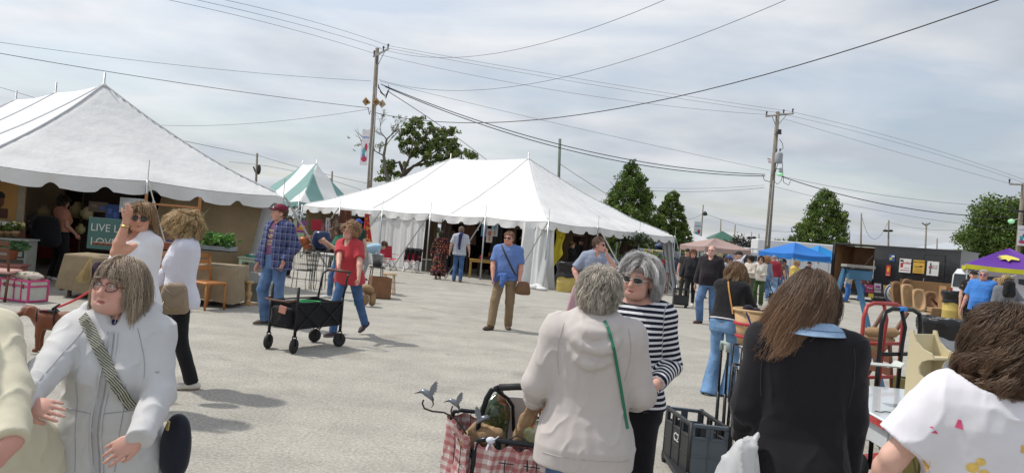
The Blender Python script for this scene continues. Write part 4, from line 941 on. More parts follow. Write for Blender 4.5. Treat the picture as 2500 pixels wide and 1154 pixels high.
def person(label,px,d,h=1.7,rz=0,fig=None,skin=(.56,.33,.25),top=None,bottom=None,shoes=None,hair=None,hat=None,specs=None,vox=.010,eyes=None,x=None,face=None,legs_skin=False,z=0,seed=0,under=None,zmin=.0,brow=(.16,.10,.06)):
 loc,rz = figbase(px,d,h,rz) if x is None else (Vector(x),rz);loc.z = z;S = h/1.70;root = thing('person',label,'person',loc,R(rz));fg = Fig(**(fig or {}));fg.S = S;fg.root = root
 vox = vox/S;far = eyes is None
 pts = np.array([fg.lw+fg.ldir*.2,fg.rw+fg.rdir*.2,fg.lel,fg.rel,fg.ls,fg.rs,fg.hc+.17,fg.hc-.17,fg.pel-.12,fg.pel+.12,fg.o(.2,-.15,1.3),fg.o(-.2,.15,1.3)])
 if legs_skin:pts = np.concatenate([pts,[f[2]-.12 for f in fg.feet]+[f[1]-.1 for f in fg.feet]])
 g = SDF(pts.min(0)-.06,pts.max(0)+.06,vox);top = top or {}
 fg.loft(g,-.014,.86,1.47,k=.02)
 if fg.sex == 'f' and fg.bust:pass
 g.cap(fg.neck-fg.Rt@np.array([0,.0,.03]),fg.hc+fg.Rh@np.array([0,.028,-.05]),.060 if fg.sex == 'm' else .053,.056 if fg.sex == 'm' else .050,.03)
 g.cap(fg.o(.05,.02,1.43),fg.ls,.045,.045,.04);g.cap(fg.o(-.05,.02,1.43),fg.rs,.045,.045,.04)
 am = fg.fat**.5*(1.0 if fg.sex == 'm' else .94);sl_ = top.get('sleeve','long')
 for sh,el,w,dr,nn,c,sd_,sp_ in ((fg.ls,fg.lel,fg.lw,fg.ldir,fg.ln,fg.lc,-1,fg.spr[0]),(fg.rs,fg.rel,fg.rw,fg.rdir,fg.rn,fg.rc,1,fg.spr[1])):
  u = .8 if sl_ == 'long' else 1.0
  g.cap(sh,el,.052*am*u,.041*am*u,.03);m_ = el+(w-el)*.3;g.cap(el,m_,.041*am*u,.042*am*u,.015);g.cap(m_,w,.042*am*u,.027,.015)
  hand(g,w,dr,nn,c,sd_,vox,spread=sp_)
 head_sdf(g,fg,**(face or {}))
 if legs_skin:
  for hip,kn,an,hd_,_ in fg.feet:g.cap(hip,kn,.078,.052,.02);g.cap(kn,kn+(an-kn)*.35,.052,.053,.02);g.cap(kn+(an-kn)*.35,an,.053,.035,.02)
 V,F = g.mesh(1);cc = skin_cols(V,fg,skin,far,brow=brow);fast_mesh('body',V*S,F,skin_m,root,cols=cc)
 if eyes:
  for s_ in (-1,1):
   mb = MB();mb.ball((0,0,0),.0125,24,16);o = np.array(mb.v);yaw,pit = eyes.get('look',(0,0));f = rot('Z',yaw)@rot('X',pit)@np.array([0,-1,0]);a = np.degrees(np.arccos(np.clip((o/.0125)@f,-1,1)))
   cl = np.where((a < 13)[:,None],(.01,.01,.01),np.where((a < 29)[:,None],eyes.get('col',(.12,.16,.18)),(.62,.57,.54)))
   o = ((o+np.array([s_*EYX,-.0755,EYZ-.001]))@fg.Rh.T+fg.hc)*S
   fast_mesh('eye',o,np.array(mb.f),M('eyeball',attr='Col',rough=.12,var=0,spec=.6),root,cols=cl)
 if under:
  g = SDF(fg.o(0,0,1.2)-.42,fg.o(0,0,1.2)+.42,vox);fg.loft(g,-.002,.90,1.475,k=.02);g.cap(fg.o(.04,.0,1.42),fg.ls,.05,.05,.05);g.cap(fg.o(-.04,.0,1.42),fg.rs,.05,.05,.05)
  g.ell(fg.o(0,-.035,1.50),(.078,.080,.070),.008,'s',rot=fg.Rt);V,F = g.mesh(1);V = folds(V,F,.004,seed+3,(30,30,14));fg.under = fast_mesh('t_shirt',V*S,F,under,root)
 # ---- upper garment
 if top:
  T_ = dict(off=.008,hem=.86,flare=.004,neck='round',mat=None,sleeve='long',sr=.058,cr=.040,amp=.004,sc=(34,34,17),name='shirt',vox=vox,open=None,ks=.035);T_.update(top)
  tv = T_['vox'];P2 = np.array([fg.lw,fg.rw,fg.lel,fg.rel,fg.ls,fg.rs,fg.neck+[0,0,.12],fg.o(.2,-.2,T_['hem']-.03),fg.o(-.2,.22,T_['hem']-.03),fg.o(.2,-.2,1.3),fg.o(-.2,.2,1.3)])
  g = SDF(P2.min(0)-.09,P2.max(0)+.09,tv);fg.loft(g,T_['off'],T_['hem'],T_.get('ztop',1.475),flare=T_['flare'],k=.02)
  if fg.bust:
   for s_ in (-1,1):g.ell(fg.o(s_*.068,-.070*fg.fat-.03,1.235-.02*fg.fat),(.068*fg.bust**.3,.055+.035*fg.bust,.075),.05)
  g.cap(fg.o(.04,.02,1.43),fg.ls,.05+T_['off'],.055+T_['off'],.05);g.cap(fg.o(-.04,.02,1.43),fg.rs,.05+T_['off'],.055+T_['off'],.05)
  sl_ = T_['sleeve'];bones = []
  for sh,el,w in ((fg.ls,fg.lel,fg.lw),(fg.rs,fg.rel,fg.rw)):
   sr,cr = T_['sr']*am,T_['cr']*am;bones.append((sh,el,w))
   if sl_ == 'none':continue
   if sl_ == 'short':e = sh+(el-sh)*T_.get('slen',.62);g.cap(sh,e,sr,sr*T_.get('sflare',1.0),T_['ks'],end=0)
   elif sl_ == 'half':e = el+(w-el)*.25;g.cap(sh,el,sr,sr*.88,T_['ks']);g.cap(el,e,sr*.88,sr*.80,.02,end=0)
   else:
    fr = T_.get('cuff',.98);e = el+(w-el)*fr;g.cap(sh,el,sr,(sr+cr)*.5*1.03,T_['ks']);g.cap(el,e,(sr+cr)*.5*1.03,cr,.02,end=.004)
  nk = T_['neck']
  if nk == 'round':g.ell(fg.o(0,-.035,1.50),(.078,.080,.070),.008,'s',rot=fg.Rt)
  elif nk == 'boat':g.ell(fg.o(0,-.035,1.50),(.125,.100,.075),.010,'s',rot=fg.Rt)
  elif nk == 'wide':g.ell(fg.o(0,.02,1.50),(.160,.135,.115),.010,'s',rot=fg.Rt)
  elif nk == 'v':g.ell(fg.o(0,-.06,1.47),(.060,.085,.120),.008,'s',rot=fg.Rt)
  elif nk == 'polo' or nk == 'shirt':
   g.cap(fg.neck+fg.Rt@np.array([0,-.012,-.015]),fg.neck+fg.Rt@np.array([0,-.008,.030]),.084,.074,.015);g.ell(fg.o(0,-.07,1.46),(.035,.07,.09),.008,'s',rot=fg.Rt);g.ell(fg.neck+fg.Rt@np.array([0,-.02,.05]),(.064,.066,.055),.004,'s')
  elif nk == 'turtle':g.cap(fg.neck,fg.neck+fg.Rt@np.array([0,-.01,.04]),.072,.066,.02)
  elif nk == 'hood':
   for a_,r_,zz_ in ((0,.0,0),):
    for t in np.linspace(-2.3,2.3,15):
     p = fg.neck+fg.Rt@np.array([math.sin(t)*.092,.03+math.cos(t)*.075,.012-.030*math.cos(t)+.0*t]);g.ell(p,(.034,.034,.034),.022)
    pass
   g.ell(fg.o(0,.125,1.375),(.118,.048,.098),.02)
   for zb,wd_,yo,rr in ((1.268,.132,.145,.022),(1.345,.112,.170,.024),(1.415,.088,.158,.026)):
    pts = [fg.o(wd_*math.sin(u)*(1.0 if abs(u) < 1.2 else 1.04),yo-.105*(1-math.cos(u*.9)),zb+(1.455-zb)*(1-math.cos(u))/(1-math.cos(1.75))) for u in np.linspace(-1.75,1.75,13)]
    g.chain(pts,[rr*(.85+.25*math.sin(q_*1.1+zb*40)) for q_ in range(13)],.022)
   g.ell(fg.neck+fg.Rt@np.array([0,-.025,.03]),(.068,.068,.10),.012,'s')
  elif nk == 'collar':     # a stand-up jacket collar with a folded hood behind
   for t in np.linspace(-2.75,2.75,19):
    hh = .046+.012*abs(t)/2.7;p = fg.neck+fg.Rt@np.array([math.sin(t)*.088,.012-(-math.cos(t))*.080,-.03]);q = p+fg.Rt@np.array([math.sin(t)*.016,math.cos(t)*.012,hh+.035]);g.cap(p,q,.018,.014,.014)
   for t in np.linspace(-1.9,1.9,13):
    p = fg.neck+fg.Rt@np.array([math.sin(t)*.125,.040+math.cos(t)*.090,.020+.012*math.sin(t*5)]);g.ell(p,(.040,.038,.034),.012)
   g.ell(fg.neck+fg.Rt@np.array([0,-.012,.05]),(.068,.070,.075),.008,'s');g.ell(fg.o(0,-.10,1.50),(.030,.06,.075),.01,'s',rot=fg.Rt)
  for op_ in T_.get('ops',()):op_(g,fg)
  V,F = g.mesh(1);fl = _bonecoord(V,fg,bones)
  arms_ = fl['arm'];sc = np.array(T_['sc'],float);V = folds(V,F,T_['amp'],seed+7,sc,mask=1.0)
  if T_.get('rings'):
   n_ = vnorm(V,F);f_ = fl['along'];rg = T_['rings'];mk = arms_*np.exp(-((f_-rg[0])/rg[1])**2);V = V+n_*(mk*rg[2]*np.sin(f_*rg[3]+2.5*wnoise(V,seed+2,(12,12,12))))[:,None]
  o = fast_mesh(T_['name'],V*S,F,T_['mat'],root,floats={'along':fl['along']*S,'arm':arms_});fg.top = o
 # ---- trousers, skirt
 if bottom:
  B_ = dict(mat=None,off=.004,tr=.088,kr=.068,ar=.058,zt=1.0,length=1.0,amp=.0045,name='trousers',kind='trousers',hem=.3);B_.update(bottom);tv = B_.get('vox',vox)
  P2 = np.array([f[2]-.12 for f in fg.feet]+[f[1]-.12 for f in fg.feet]+[f[2]+.12 for f in fg.feet]+[f[1]+.12 for f in fg.feet]+[fg.pel+.24,fg.pel-.24]);g = SDF(np.maximum(P2.min(0),[-9,-9,zmin]),P2.max(0),tv)
  if B_['kind'] == 'skirt':
   z0 = B_['hem'];mid = (fg.feet[0][2]+fg.feet[1][2])/2;c0 = fg.pel
   def f(X,Y,Z):
    t = np.clip((c0[2]+.1-Z)/(c0[2]+.1-z0),0,1);r_ = .14+.05*t**.6*fg.fat+B_.get('fl',.06)*t+.02*np.sin(8*np.arctan2(Y-c0[1],X-c0[0]))*t;cx = c0[0]+(mid[0]-c0[0])*t;cy = c0[1]+(mid[1]-c0[1])*t
    return np.maximum((np.sqrt(((X-cx)/1.1)**2+((Y-cy)/.9)**2)-r_)*.9,np.maximum(z0-Z,Z-(c0[2]+.12)))
   g.fn((c0[0]-.4,c0[1]-.4,z0),(c0[0]+.4,c0[1]+.4,c0[2]+.13),f,.02)
  else:
   lw_ = fg.legw*fg.fat**.5
   fg.loft(g,B_['off'],.80,B_['zt'],k=.04,base='p' if abs(B_.get('pelt',0)) == 0 else 't')
   for hip,kn,an,hd_,_ in fg.feet:
    e = kn+(an-kn)*B_['length'] if B_['length'] > 0 else hip+(kn-hip)*(1+B_['length'])
    if B_['length'] > 0:g.cap(hip,kn,B_['tr']*lw_,B_['kr']*lw_,.03);g.cap(kn,e-np.array([0,0,.025*B_['length']]),B_['kr']*lw_,B_['ar']*lw_,.02,end=0)
    else:g.cap(hip,e,B_['tr']*lw_*1.05,B_['tr']*lw_*.95,.03,end=0)
    g.cap(hip+[0,.03*fg.fat,.0],hip+[0,.035*fg.fat,.02],.072*fg.fat*B_.get('butt',1),.072*fg.fat*B_.get('butt',1),.04)
  V,F = g.mesh(1);V = folds(V,F,B_['amp'],seed+17,(34,34,20));fast_mesh(B_['name'],V*S,F,B_['mat'],root)
 if shoes is not None and zmin == 0:
  sc_,so_ = shoes.get('col',(.05,.04,.035)),shoes.get('sole',(.5,.5,.48))
  for hip,kn,an,hd_,pt in fg.feet:
   f = hd_*math.cos(R(pt))-np.array([0,0,1])*math.sin(R(pt));f = f/np.linalg.norm(f);u = np.cross(np.cross(f,[0,0,1]),f);u = u/np.linalg.norm(u);b_ = an-u*.048
   g = SDF(np.minimum(b_-f*.10,b_+f*.22)-.07,np.maximum(b_-f*.10,b_+f*.22)+.10,max(.006,tv*.7));g.chain([b_-f*.045-u*.004,b_+f*.03-u*.006,b_+f*.11-u*.012,b_+f*.165-u*.016],[.040,.039,.043,.034],.02,flat=(u,.85));g.cap(b_-f*.015,an+u*.02,.044,.042,.03)
   q0 = b_-u*.037;g.fn(q0-.4,q0+.4,lambda X,Y,Z:((X-q0[0])*u[0]+(Y-q0[1])*u[1]+(Z-q0[2])*u[2])*-1,.001,'i',pad=0)
   V,F = g.mesh(1);hgt = (V-q0)@u;cc = np.where((hgt < .016)[:,None],so_,sc_);fast_mesh('shoe',V*S,F,M('shoe_leather',attr='Col',rough=.7,var=.15),root,cols=cc)
 if hair:hair_mesh('hair',fg,root,S,seed=seed,**hair)
 if hat:cap_hat(fg,S,root,**hat)
 if specs:glasses(fg,S,root,**specs)
 return root,fg
def _bonecoord(V,fg,bones):
 best = None;al = np.zeros(len(V));arm = np.zeros(len(V))
 q = (V-fg.pel)@fg.Rt;dt = np.maximum(0,np.hypot(q[:,0]/1.0,q[:,1])-.13);dt = np.where(q[:,2] < -.15,0,dt);al = q[:,2]+.93
 for sh,el,w in bones:
  base = 0
  for a,b in ((sh,el),(el,w)):
   ab = b-a;L_ = np.linalg.norm(ab);t = np.clip((V-a)@ab/L_**2,0,1);dd = np.linalg.norm(V-a-t[:,None]*ab,axis=1)-.045;m = (dd < dt-.012)
   al = np.where(m,base+(V-a)@ab/L_,al);arm = np.where(m,1.,arm);dt = np.where(m,dd+.012,dt);base += L_
 return {'along':al,'arm':arm}
# cloth patterns
def attr_node(t,nm):
 a = t.nodes.new('ShaderNodeAttribute');a.attribute_name = nm;return a.outputs['Fac']
def pat_stripes(per,c0,c1,duty=.5):
 def f(t,tcn):
  L = t.links.new;a = attr_node(t,'along');m = t.nodes.new('ShaderNodeMath');m.operation = 'MULTIPLY';L(a,m.inputs[0]);m.inputs[1].default_value = 1/per
  fr = t.nodes.new('ShaderNodeMath');fr.operation = 'FRACT';L(m.outputs[0],fr.inputs[0]);r = t.nodes.new('ShaderNodeValToRGB');r.color_ramp.interpolation = 'CONSTANT'
  r.color_ramp.elements[0].color = (*c0,1);r.color_ramp.elements[1].position = duty;r.color_ramp.elements[1].color = (*c1,1);L(fr.outputs[0],r.inputs[0]);return r.outputs[0]
 return f
def pat_plaid(per,base,line,line2,w=.22,w2=.1):
 """woven checks: bands across object X and Z multiplied into each other"""
 def f(t,tcn):
  L = t.links.new;sp_ = t.nodes.new('ShaderNodeSeparateXYZ');L(tcn.outputs['Object'],sp_.inputs[0])
  def band(sock,p,wd,ph):
   m = t.nodes.new('ShaderNodeMath');m.operation = 'MULTIPLY_ADD';L(sock,m.inputs[0]);m.inputs[1].default_value = 1/p;m.inputs[2].default_value = ph+20
   fr = t.nodes.new('ShaderNodeMath');fr.operation = 'FRACT';L(m.outputs[0],fr.inputs[0]);c = t.nodes.new('ShaderNodeMath');c.operation = 'LESS_THAN';L(fr.outputs[0],c.inputs[0]);c.inputs[1].default_value = wd;return c.outputs[0]
  dg = t.nodes.new('ShaderNodeMath');dg.operation = 'ADD';L(sp_.outputs[0],dg.inputs[0]);L(sp_.outputs[1],dg.inputs[1])
  col = t.nodes.new('ShaderNodeRGB');col.outputs[0].default_value = (*base,1);cur = col.outputs[0]
  for sock,wd,ph,cc,fac in ((dg.outputs[0],w,0,line,.5),(sp_.outputs[2],w,0,line,.5),(dg.outputs[0],w2,.5,line2,.7),(sp_.outputs[2],w2,.5,line2,.7)):
   b = band(sock,per,wd,ph);m = t.nodes.new('ShaderNodeMath');m.operation = 'MULTIPLY';L(b,m.inputs[0]);m.inputs[1].default_value = fac
   x_ = t.nodes.new('ShaderNodeMixRGB');L(m.outputs[0],x_.inputs[0]);L(cur,x_.inputs[1]);x_.inputs[2].default_value = (*cc,1);cur = x_.outputs[0]
  return cur
 return f
def pat_spots(base,spots,scale=14,thr=.35):
 def f(t,tcn):
  L = t.links.new;cur = t.nodes.new('ShaderNodeRGB');cur.outputs[0].default_value = (*base,1);cur = cur.outputs[0]
  for k,c in enumerate(spots):
   mp_ = t.nodes.new('ShaderNodeMapping');mp_.inputs['Location'].default_value = (k*3.3,k*1.7,k*5.1);L(tcn.outputs['Object'],mp_.inputs[0])
   v = t.nodes.new('ShaderNodeTexVoronoi');v.inputs['Scale'].default_value = scale*(1+.3*k);L(mp_.outputs[0],v.inputs[0]);l = t.nodes.new('ShaderNodeMath');l.operation = 'LESS_THAN';L(v.outputs['Distance'],l.inputs[0]);l.inputs[1].default_value = thr
   x_ = t.nodes.new('ShaderNodeMixRGB');L(l.outputs[0],x_.inputs[0]);L(cur,x_.inputs[1]);x_.inputs[2].default_value = (*c,1);cur = x_.outputs[0]
  return cur
 return f
def cloth(name,col,rough=.9,var=.10,bump=.25,bs=180,vs=8,**k):return M(name,col,rough=rough,var=var,vs=vs,bump=bump,bs=bs,spec=.2,sheen=.1,**k)
def pat_denim(c):
 def f(t,tcn):
  L = t.links.new;n = t.nodes.new('ShaderNodeTexNoise');n.inputs['Scale'].default_value = 5;n.inputs['Detail'].default_value = 6;L(tcn.outputs['Object'],n.inputs[0]);r = t.nodes.new('ShaderNodeValToRGB')
  r.color_ramp.elements[0].position = .3;r.color_ramp.elements[1].position = .75;r.color_ramp.elements[0].color = (*[q*.62 for q in c],1);r.color_ramp.elements[1].color = (*[min(1,q*1.5+.02) for q in c],1);L(n.outputs[0],r.inputs[0]);return r.outputs[0]
 return f
denim = lambda nm,c=(.09,.16,.30):M(nm,pat=pat_denim(c),rough=.9,var=.12,vs=60,bump=.3,bs=150,spec=.2)
# ================================================================== the people, nearest first
def tl(px,py,dd,base,rz,h,lf=0.0):
 """a seen point as a target in a figure's own 1.70 m frame"""
 b,rz = figbase(base[0],base[1],h,rz);p = wp(px,py,dd)-b;a = R(rz);c,s = math.cos(a),math.sin(a)
 return np.array([(p.x*c+p.y*s),(-p.x*s+p.y*c),p.z])/(h/1.70)
def pat_gingham(t,tcn):return pat_plaid(.044,(.60,.52,.50),(.30,.008,.015),(.30,.008,.015),.5,.0)(t,tcn)
grey_hair = [(.40,.38,.36),(.55,.53,.50),(.22,.20,.18),(.48,.45,.42)]
# --- woman in the pale grey jacket
b_,rz_,h_ = (294,2.72),-14,1.46
grey_jacket = cloth('jacket_shell',(.56,.56,.56),var=.05,bump=.15,bs=90)
gj,fgj = person('woman in a pale grey zipped jacket and glasses, in front at the left',*b_,h_,rz_,
 fig=dict(sex='f',fat=1.10,belly=.03,bust=.8,head=(-24,-4,4),sh=1.04,lh=tl(345,1060,2.46,b_,rz_,h_),le=(.45,.6,-.9),ld=(-.80,-.25,-.55),ln=(-.1,-1,.35),lc=22,rh=tl(44,990,2.26,b_,rz_,h_),re=(-.3,.9,-.3),rd=(.95,-.15,-.12),rc=14,rn=(-.1,-.7,.7),neckf=.01),
 skin=(.60,.34,.27),face=dict(fat=.016,nose=1.12,mouth=.009),vox=.0042,brow=(.30,.22,.15),zmin=.40,
 eyes=dict(look=(-28,4),col=(.14,.17,.20)),
 top=dict(name='jacket',mat=grey_jacket,off=.024,hem=.74,flare=.03,neck='collar',sleeve='long',sr=.078,cr=.052,amp=.0085,sc=(30,30,24),cuff=1.12,vox=.0068,ztop=1.48),
 bottom=dict(mat=denim('denim_mid',(.09,.16,.30)),vox=.02),
 hair=dict(n=9000,L=.225,Lv=.16,vol=.018,curl=.003,freq=22,g=.30,part=.0,crown=(.0,.03,.13),comb=(0,-.25,-.3),cols=[(.30,.22,.15),(.22,.16,.105),(.42,.33,.24),(.34,.27,.20),(.50,.42,.33)],w=.0018,bangs=.072,face=.058,clump=.35,seg=13,K_=140,front=.058,fuzz=.006,capc=(.2,.15,.1)),
 specs=dict(kind='clear',lw=.0255,lh=.0185,fr=M('bronze_frame',(.12,.05,.035),rough=.3,metal=.4)),seed=3)
def on_surface(fg,S,pts,r,name,mat,root,flat=.35,up=(0,-1,0),n=6):
 mb = MB();mb.tube([fg.pel+fg.Rt@(np.array(p)-np.array([0,0,.93])) for p in pts],r,n,flat=flat,up=up);mb.v = [tuple(np.array(q)*S) for q in mb.v];return mb.build(name,mat,root)
def ray_front(obj,S,fg,pts,lift=.004):
 """drop torso-frame (x,z) points on the front (or back, given y sign) of a garment mesh"""
 out = [];me = obj.data;from mathutils.bvhtree import BVHTree
 bv = BVHTree.FromPolygons([v.co for v in me.vertices],[tuple(p.vertices) for p in me.polygons])
 for x,z,sg in pts:
  o = Vector(fg.pel+fg.Rt@np.array([x,.6*sg,z-.93]))*S;d = -Vector(fg.Rt@np.array([0,1,0]))*sg
  hit = bv.ray_cast(o,d);p = hit[0] if hit[0] is not None else Vector(fg.pel+fg.Rt@np.array([x,.15*sg,z-.93]))*S
  out.append(p-d*lift)
 return out
def band(name,pts,w,mat,root,thick=.004,col2=None,nrm=(0,-1,0)):
 """a strap: a flat band through the points"""
 mb = MB();P_ = [];n = len(pts)
 for i,p in enumerate(pts):
  d = (pts[min(n-1,i+1)]-pts[max(0,i-1)]).normalized();nn = Vector(nrm[i] if isinstance(nrm,list) else nrm);s = d.cross(nn).normalized()*w/2;nn = s.cross(d).normalized()*thick
  P_ += [p-s,p+s,p+s+nn,p-s+nn]
 F = []
 for i in range(n-1):
  for j in range(4):F.append((i*4+j,i*4+(j+1) % 4,i*4+4+(j+1) % 4,i*4+4+j))
 F += [(0,1,2,3),((n-1)*4+3,(n-1)*4+2,(n-1)*4+1,(n-1)*4)]
 mb._add(P_,F,False);return mb.build(name,mat,root)
S_ = h_/1.7
zp = ray_front(fgj.top,S_,fgj,[(.004+.01*math.sin(k*.4),1.44-k*.035,-1) for k in range(1,20)])
band('zip',zp,.012,M('zip_grey',(.42,.42,.43),rough=.5),gj,.003)
band('zip_placket',[p+Vector((.016,.002,0)) for p in zp],.007,M('placket',(.52,.52,.53)),gj,.003)
band('zip_placket',[p+Vector((-.018,.002,0)) for p in zp],.007,M('placket'),gj,.003)
def pat_strap(t,tcn):
 L = t.links.new;w = t.nodes.new('ShaderNodeTexWave');w.inputs['Scale'].default_value = 55;w.inputs['Distortion'].default_value = 2.5;w.bands_direction = 'DIAGONAL';L(tcn.outputs['Object'],w.inputs[0])
 r = t.nodes.new('ShaderNodeValToRGB');r.color_ramp.elements[0].position = .4;r.color_ramp.elements[1].position = .5;r.color_ramp.elements[0].color = (.05,.05,.045,1);r.color_ramp.elements[1].color = (.42,.42,.34,1);L(w.outputs[0],r.inputs[0]);return r.outputs[0]
sp_ = ray_front(fgj.top,S_,fgj,[(-.125+.30*t,1.455-.47*t**1.25,-1) for t in [k/16 for k in range(14)]],.008)
band('bag_strap',sp_,.038,M('patterned_strap',pat=pat_strap,rough=.9,var=.05),gj,.004)
mb = MB();q = sp_[2];mb.box(q+Vector((0,-.006,0)),(.052,.006,.018),ry=.9);mb.build('strap_buckle',M('pewter',(.28,.27,.24),rough=.35,metal=.8),gj)
sm_ = MB()
for k in range(1):pass
g = SDF((-.1,-.12,-.16),(.1,.12,.16),.006);g.ell((0,0,-.03),(.062,.045,.12),.02);g.cap((0,0,-.08),(0,0,.06),.05,.04,.03,flat=((0,1,0),.7));V,F = g.mesh(2);V = folds(V,F,.006,5,(14,14,7))
bo = fast_mesh('shoulder_bag',V,F,cloth('navy_bag',(.014,.016,.028),rough=.6),None);bo.location = wp(432,1075,2.72);bo.rotation_euler = (0,.05,-.5);tag(bo,'small dark navy shoulder bag hanging at the grey jacket woman\'s hip','bag')
MB().box((.02,-.062,.075),(.012,.005,.035),ry=.1).build('zip_pull',M('brass',(.5,.38,.16),rough=.3,metal=1),bo)
text('x',.030,M('logo_grey',(.30,.31,.36)),gj,TM(ray_front(fgj.top,S_,fgj,[(.205,1.245,-1)],.001)[0],90,0,12),.001)
mb = MB();mb.ball((0,0,0),(.03,.02,.05));
un = SDF((-.12,-.14,1.36),(.12,.1,1.50),.008);un.ell((0,-.02,1.40),(.085,.082,.055),.01);V,F = un.mesh(1);V = (V-[0,0,.93])@fgj.Rt.T+fgj.pel;fast_mesh('collar_tee',V*S_,F,M('navy_red_tee',pat=pat_spots((.02,.035,.12),[(.45,.03,.04)],18,.3),rough=.9),gj)
# --- woman in the cream jacket at the left edge
b_,rz_,h_ = (-8,2.42),25,1.46
cream = cloth('cream_coat',(.62,.58,.44),var=.06,bump=.12,bs=70)
cw,fcw = person('woman in a cream coat cut off by the left edge, arm held by her companion',*b_,h_,rz_,
 fig=dict(sex='f',fat=1.16,belly=.02,bust=.5,head=(-30,0,0),side=-19,sh=1.05,lh=tl(30,1112,2.08,b_,rz_,h_),le=(1,.1,-.2),arm=1.12,ld=(-.9,-.2,-.25),lc=45,ln=(0,-1,.3)),
 skin=(.58,.30,.24),vox=.006,zmin=.40,
 top=dict(name='coat',mat=cream,off=.03,hem=.74,flare=.03,neck='collar',sleeve='long',sr=.085,cr=.060,amp=.010,sc=(27,27,18),cuff=.94,vox=.008),
 bottom=dict(mat=cloth('stone_trousers',(.3,.28,.24)),vox=.02),hair=dict(n=1800,L=.12,vol=.02,cols=grey_hair,w=.003,face=.064,body=False),seed=6)
# --- woman in the beige hooded top, back turned
b_,rz_,h_ = (1456,3.2),184,1.56
beige = cloth('beige_fleece',(.53,.485,.46),var=.05,bump=.22,bs=160)
hw,fhw = person('grey-haired woman in a beige hooded top seen from behind, at the wire cart',*b_,h_,rz_,
 fig=dict(sex='f',fat=1.10,bust=.4,head=(-14,4,-3),sh=1.12,shrug=.012,lh=tl(1304,985,3.40,(1456,3.2),184,1.575),le=(.5,1,-.6),ld=(-.15,-.9,-.3),lc=70,ln=(.2,0,1),rh=(-.235,-.24,1.03),re=(-.4,1,-.6)),
 skin=(.58,.31,.23),vox=.0048,zmin=.40,
 top=dict(name='hooded_top',mat=beige,off=.030,hem=.76,flare=.022,neck='hood',sleeve='long',sr=.080,cr=.058,amp=.0075,sc=(32,32,18),cuff=.72,vox=.0065,rings=(.44,.09,.006,95)),
 bottom=dict(mat=denim('denim_mid',(.09,.16,.30)),vox=.02),
 hair=dict(n=7000,L=.052,Lv=.35,vol=.026,curl=.006,freq=70,g=.10,crown=(0,.045,.12),cols=[(.46,.41,.35),(.64,.59,.51),(.32,.27,.22),(.56,.51,.43)],w=.0020,clump=.4,K_=170,seg=8,bangs=.06,side=-.02,back=-.052,capc=(.26,.22,.18),out=.35,fuzz=.005,body=False),seed=8)
S_ = h_/1.7
sp3 = ray_front(fhw.top,S_,fhw,[(-.035-.155*t**.9,1.475-.50*t**1.1,1) for t in [k/16 for k in range(17)]],.006)
band('green_bag_strap',sp3,.013,M('green_leather',(.02,.17,.10),rough=.5),hw,.005,nrm=(0,1,0))
for s in (-1,1):
 mb = MB();mb.tube([(s*.082,.004+.016*math.sin(t),-.058+.019*math.cos(t)) for t in [k*2*PI/16 for k in range(17)]],.0018,5,cap=False);put_mb(mb,fhw,S_,'hoop_earring',M('gold',(.75,.52,.2),rough=.25,metal=1),hw)
# --- woman in the striped top
b_,rz_,h_ = (1560,3.9),-12,1.63
st,fst = person('grey-haired woman in sunglasses and a navy and white striped top',*b_,h_,rz_,
 fig=dict(sex='f',fat=1.05,belly=.03,bust=.6,head=(-12,6,6),sh=1.02,lh=(.17,-.20,1.02),le=(.3,1,-.3),rh=(-.16,-.24,1.02),re=(-.9,.5,-.4)),
 skin=(.62,.36,.28),face=dict(fat=.010,mouth=.004),vox=.0048,zmin=.0,brow=(.3,.28,.26),
 eyes=dict(look=(-10,6)),top=dict(name='striped_top',mat=M('navy_stripes',pat=pat_stripes(.0285,(.012,.014,.028),(.74,.74,.76),.56),rough=.9,var=.05,vs=8,bump=.2,bs=150,spec=.2),off=.012,hem=.86,flare=.016,neck='boat',sleeve='long',sr=.068,cr=.05,cuff=.8,amp=.004,sc=(34,34,24),vox=.0062),
 bottom=dict(mat=cloth('black_trousers',(.012,.012,.015)),tr=.095,kr=.07,ar=.06,vox=.012),shoes=dict(col=(.03,.03,.03)),
 hair=dict(n=7500,L=.145,Lv=.22,vol=.019,curl=.006,freq=36,g=.20,part=.018,crown=(0,.05,.12),comb=(0,.25,0),cols=[(.52,.51,.50),(.70,.69,.67),(.34,.33,.33),(.60,.59,.57)],w=.0020,clump=.62,K_=150,face=.068,seg=11,bangs=.07,front=.072,capc=(.25,.24,.23),out=.45,body=False),
 specs=dict(kind='sun',lw=.0275,lh=.0185,fr=M('white_frame',(.55,.52,.48),rough=.3)),seed=12)
for s in (-1,1):
 mb = MB();mb.tube([(s*.081,.004+.008*math.sin(t),-.052+.010*math.cos(t)) for t in [k*2*PI/12 for k in range(13)]],.0022,5,cap=False);put_mb(mb,fst,h_/1.7,'hoop_earring',M('gold'),st)
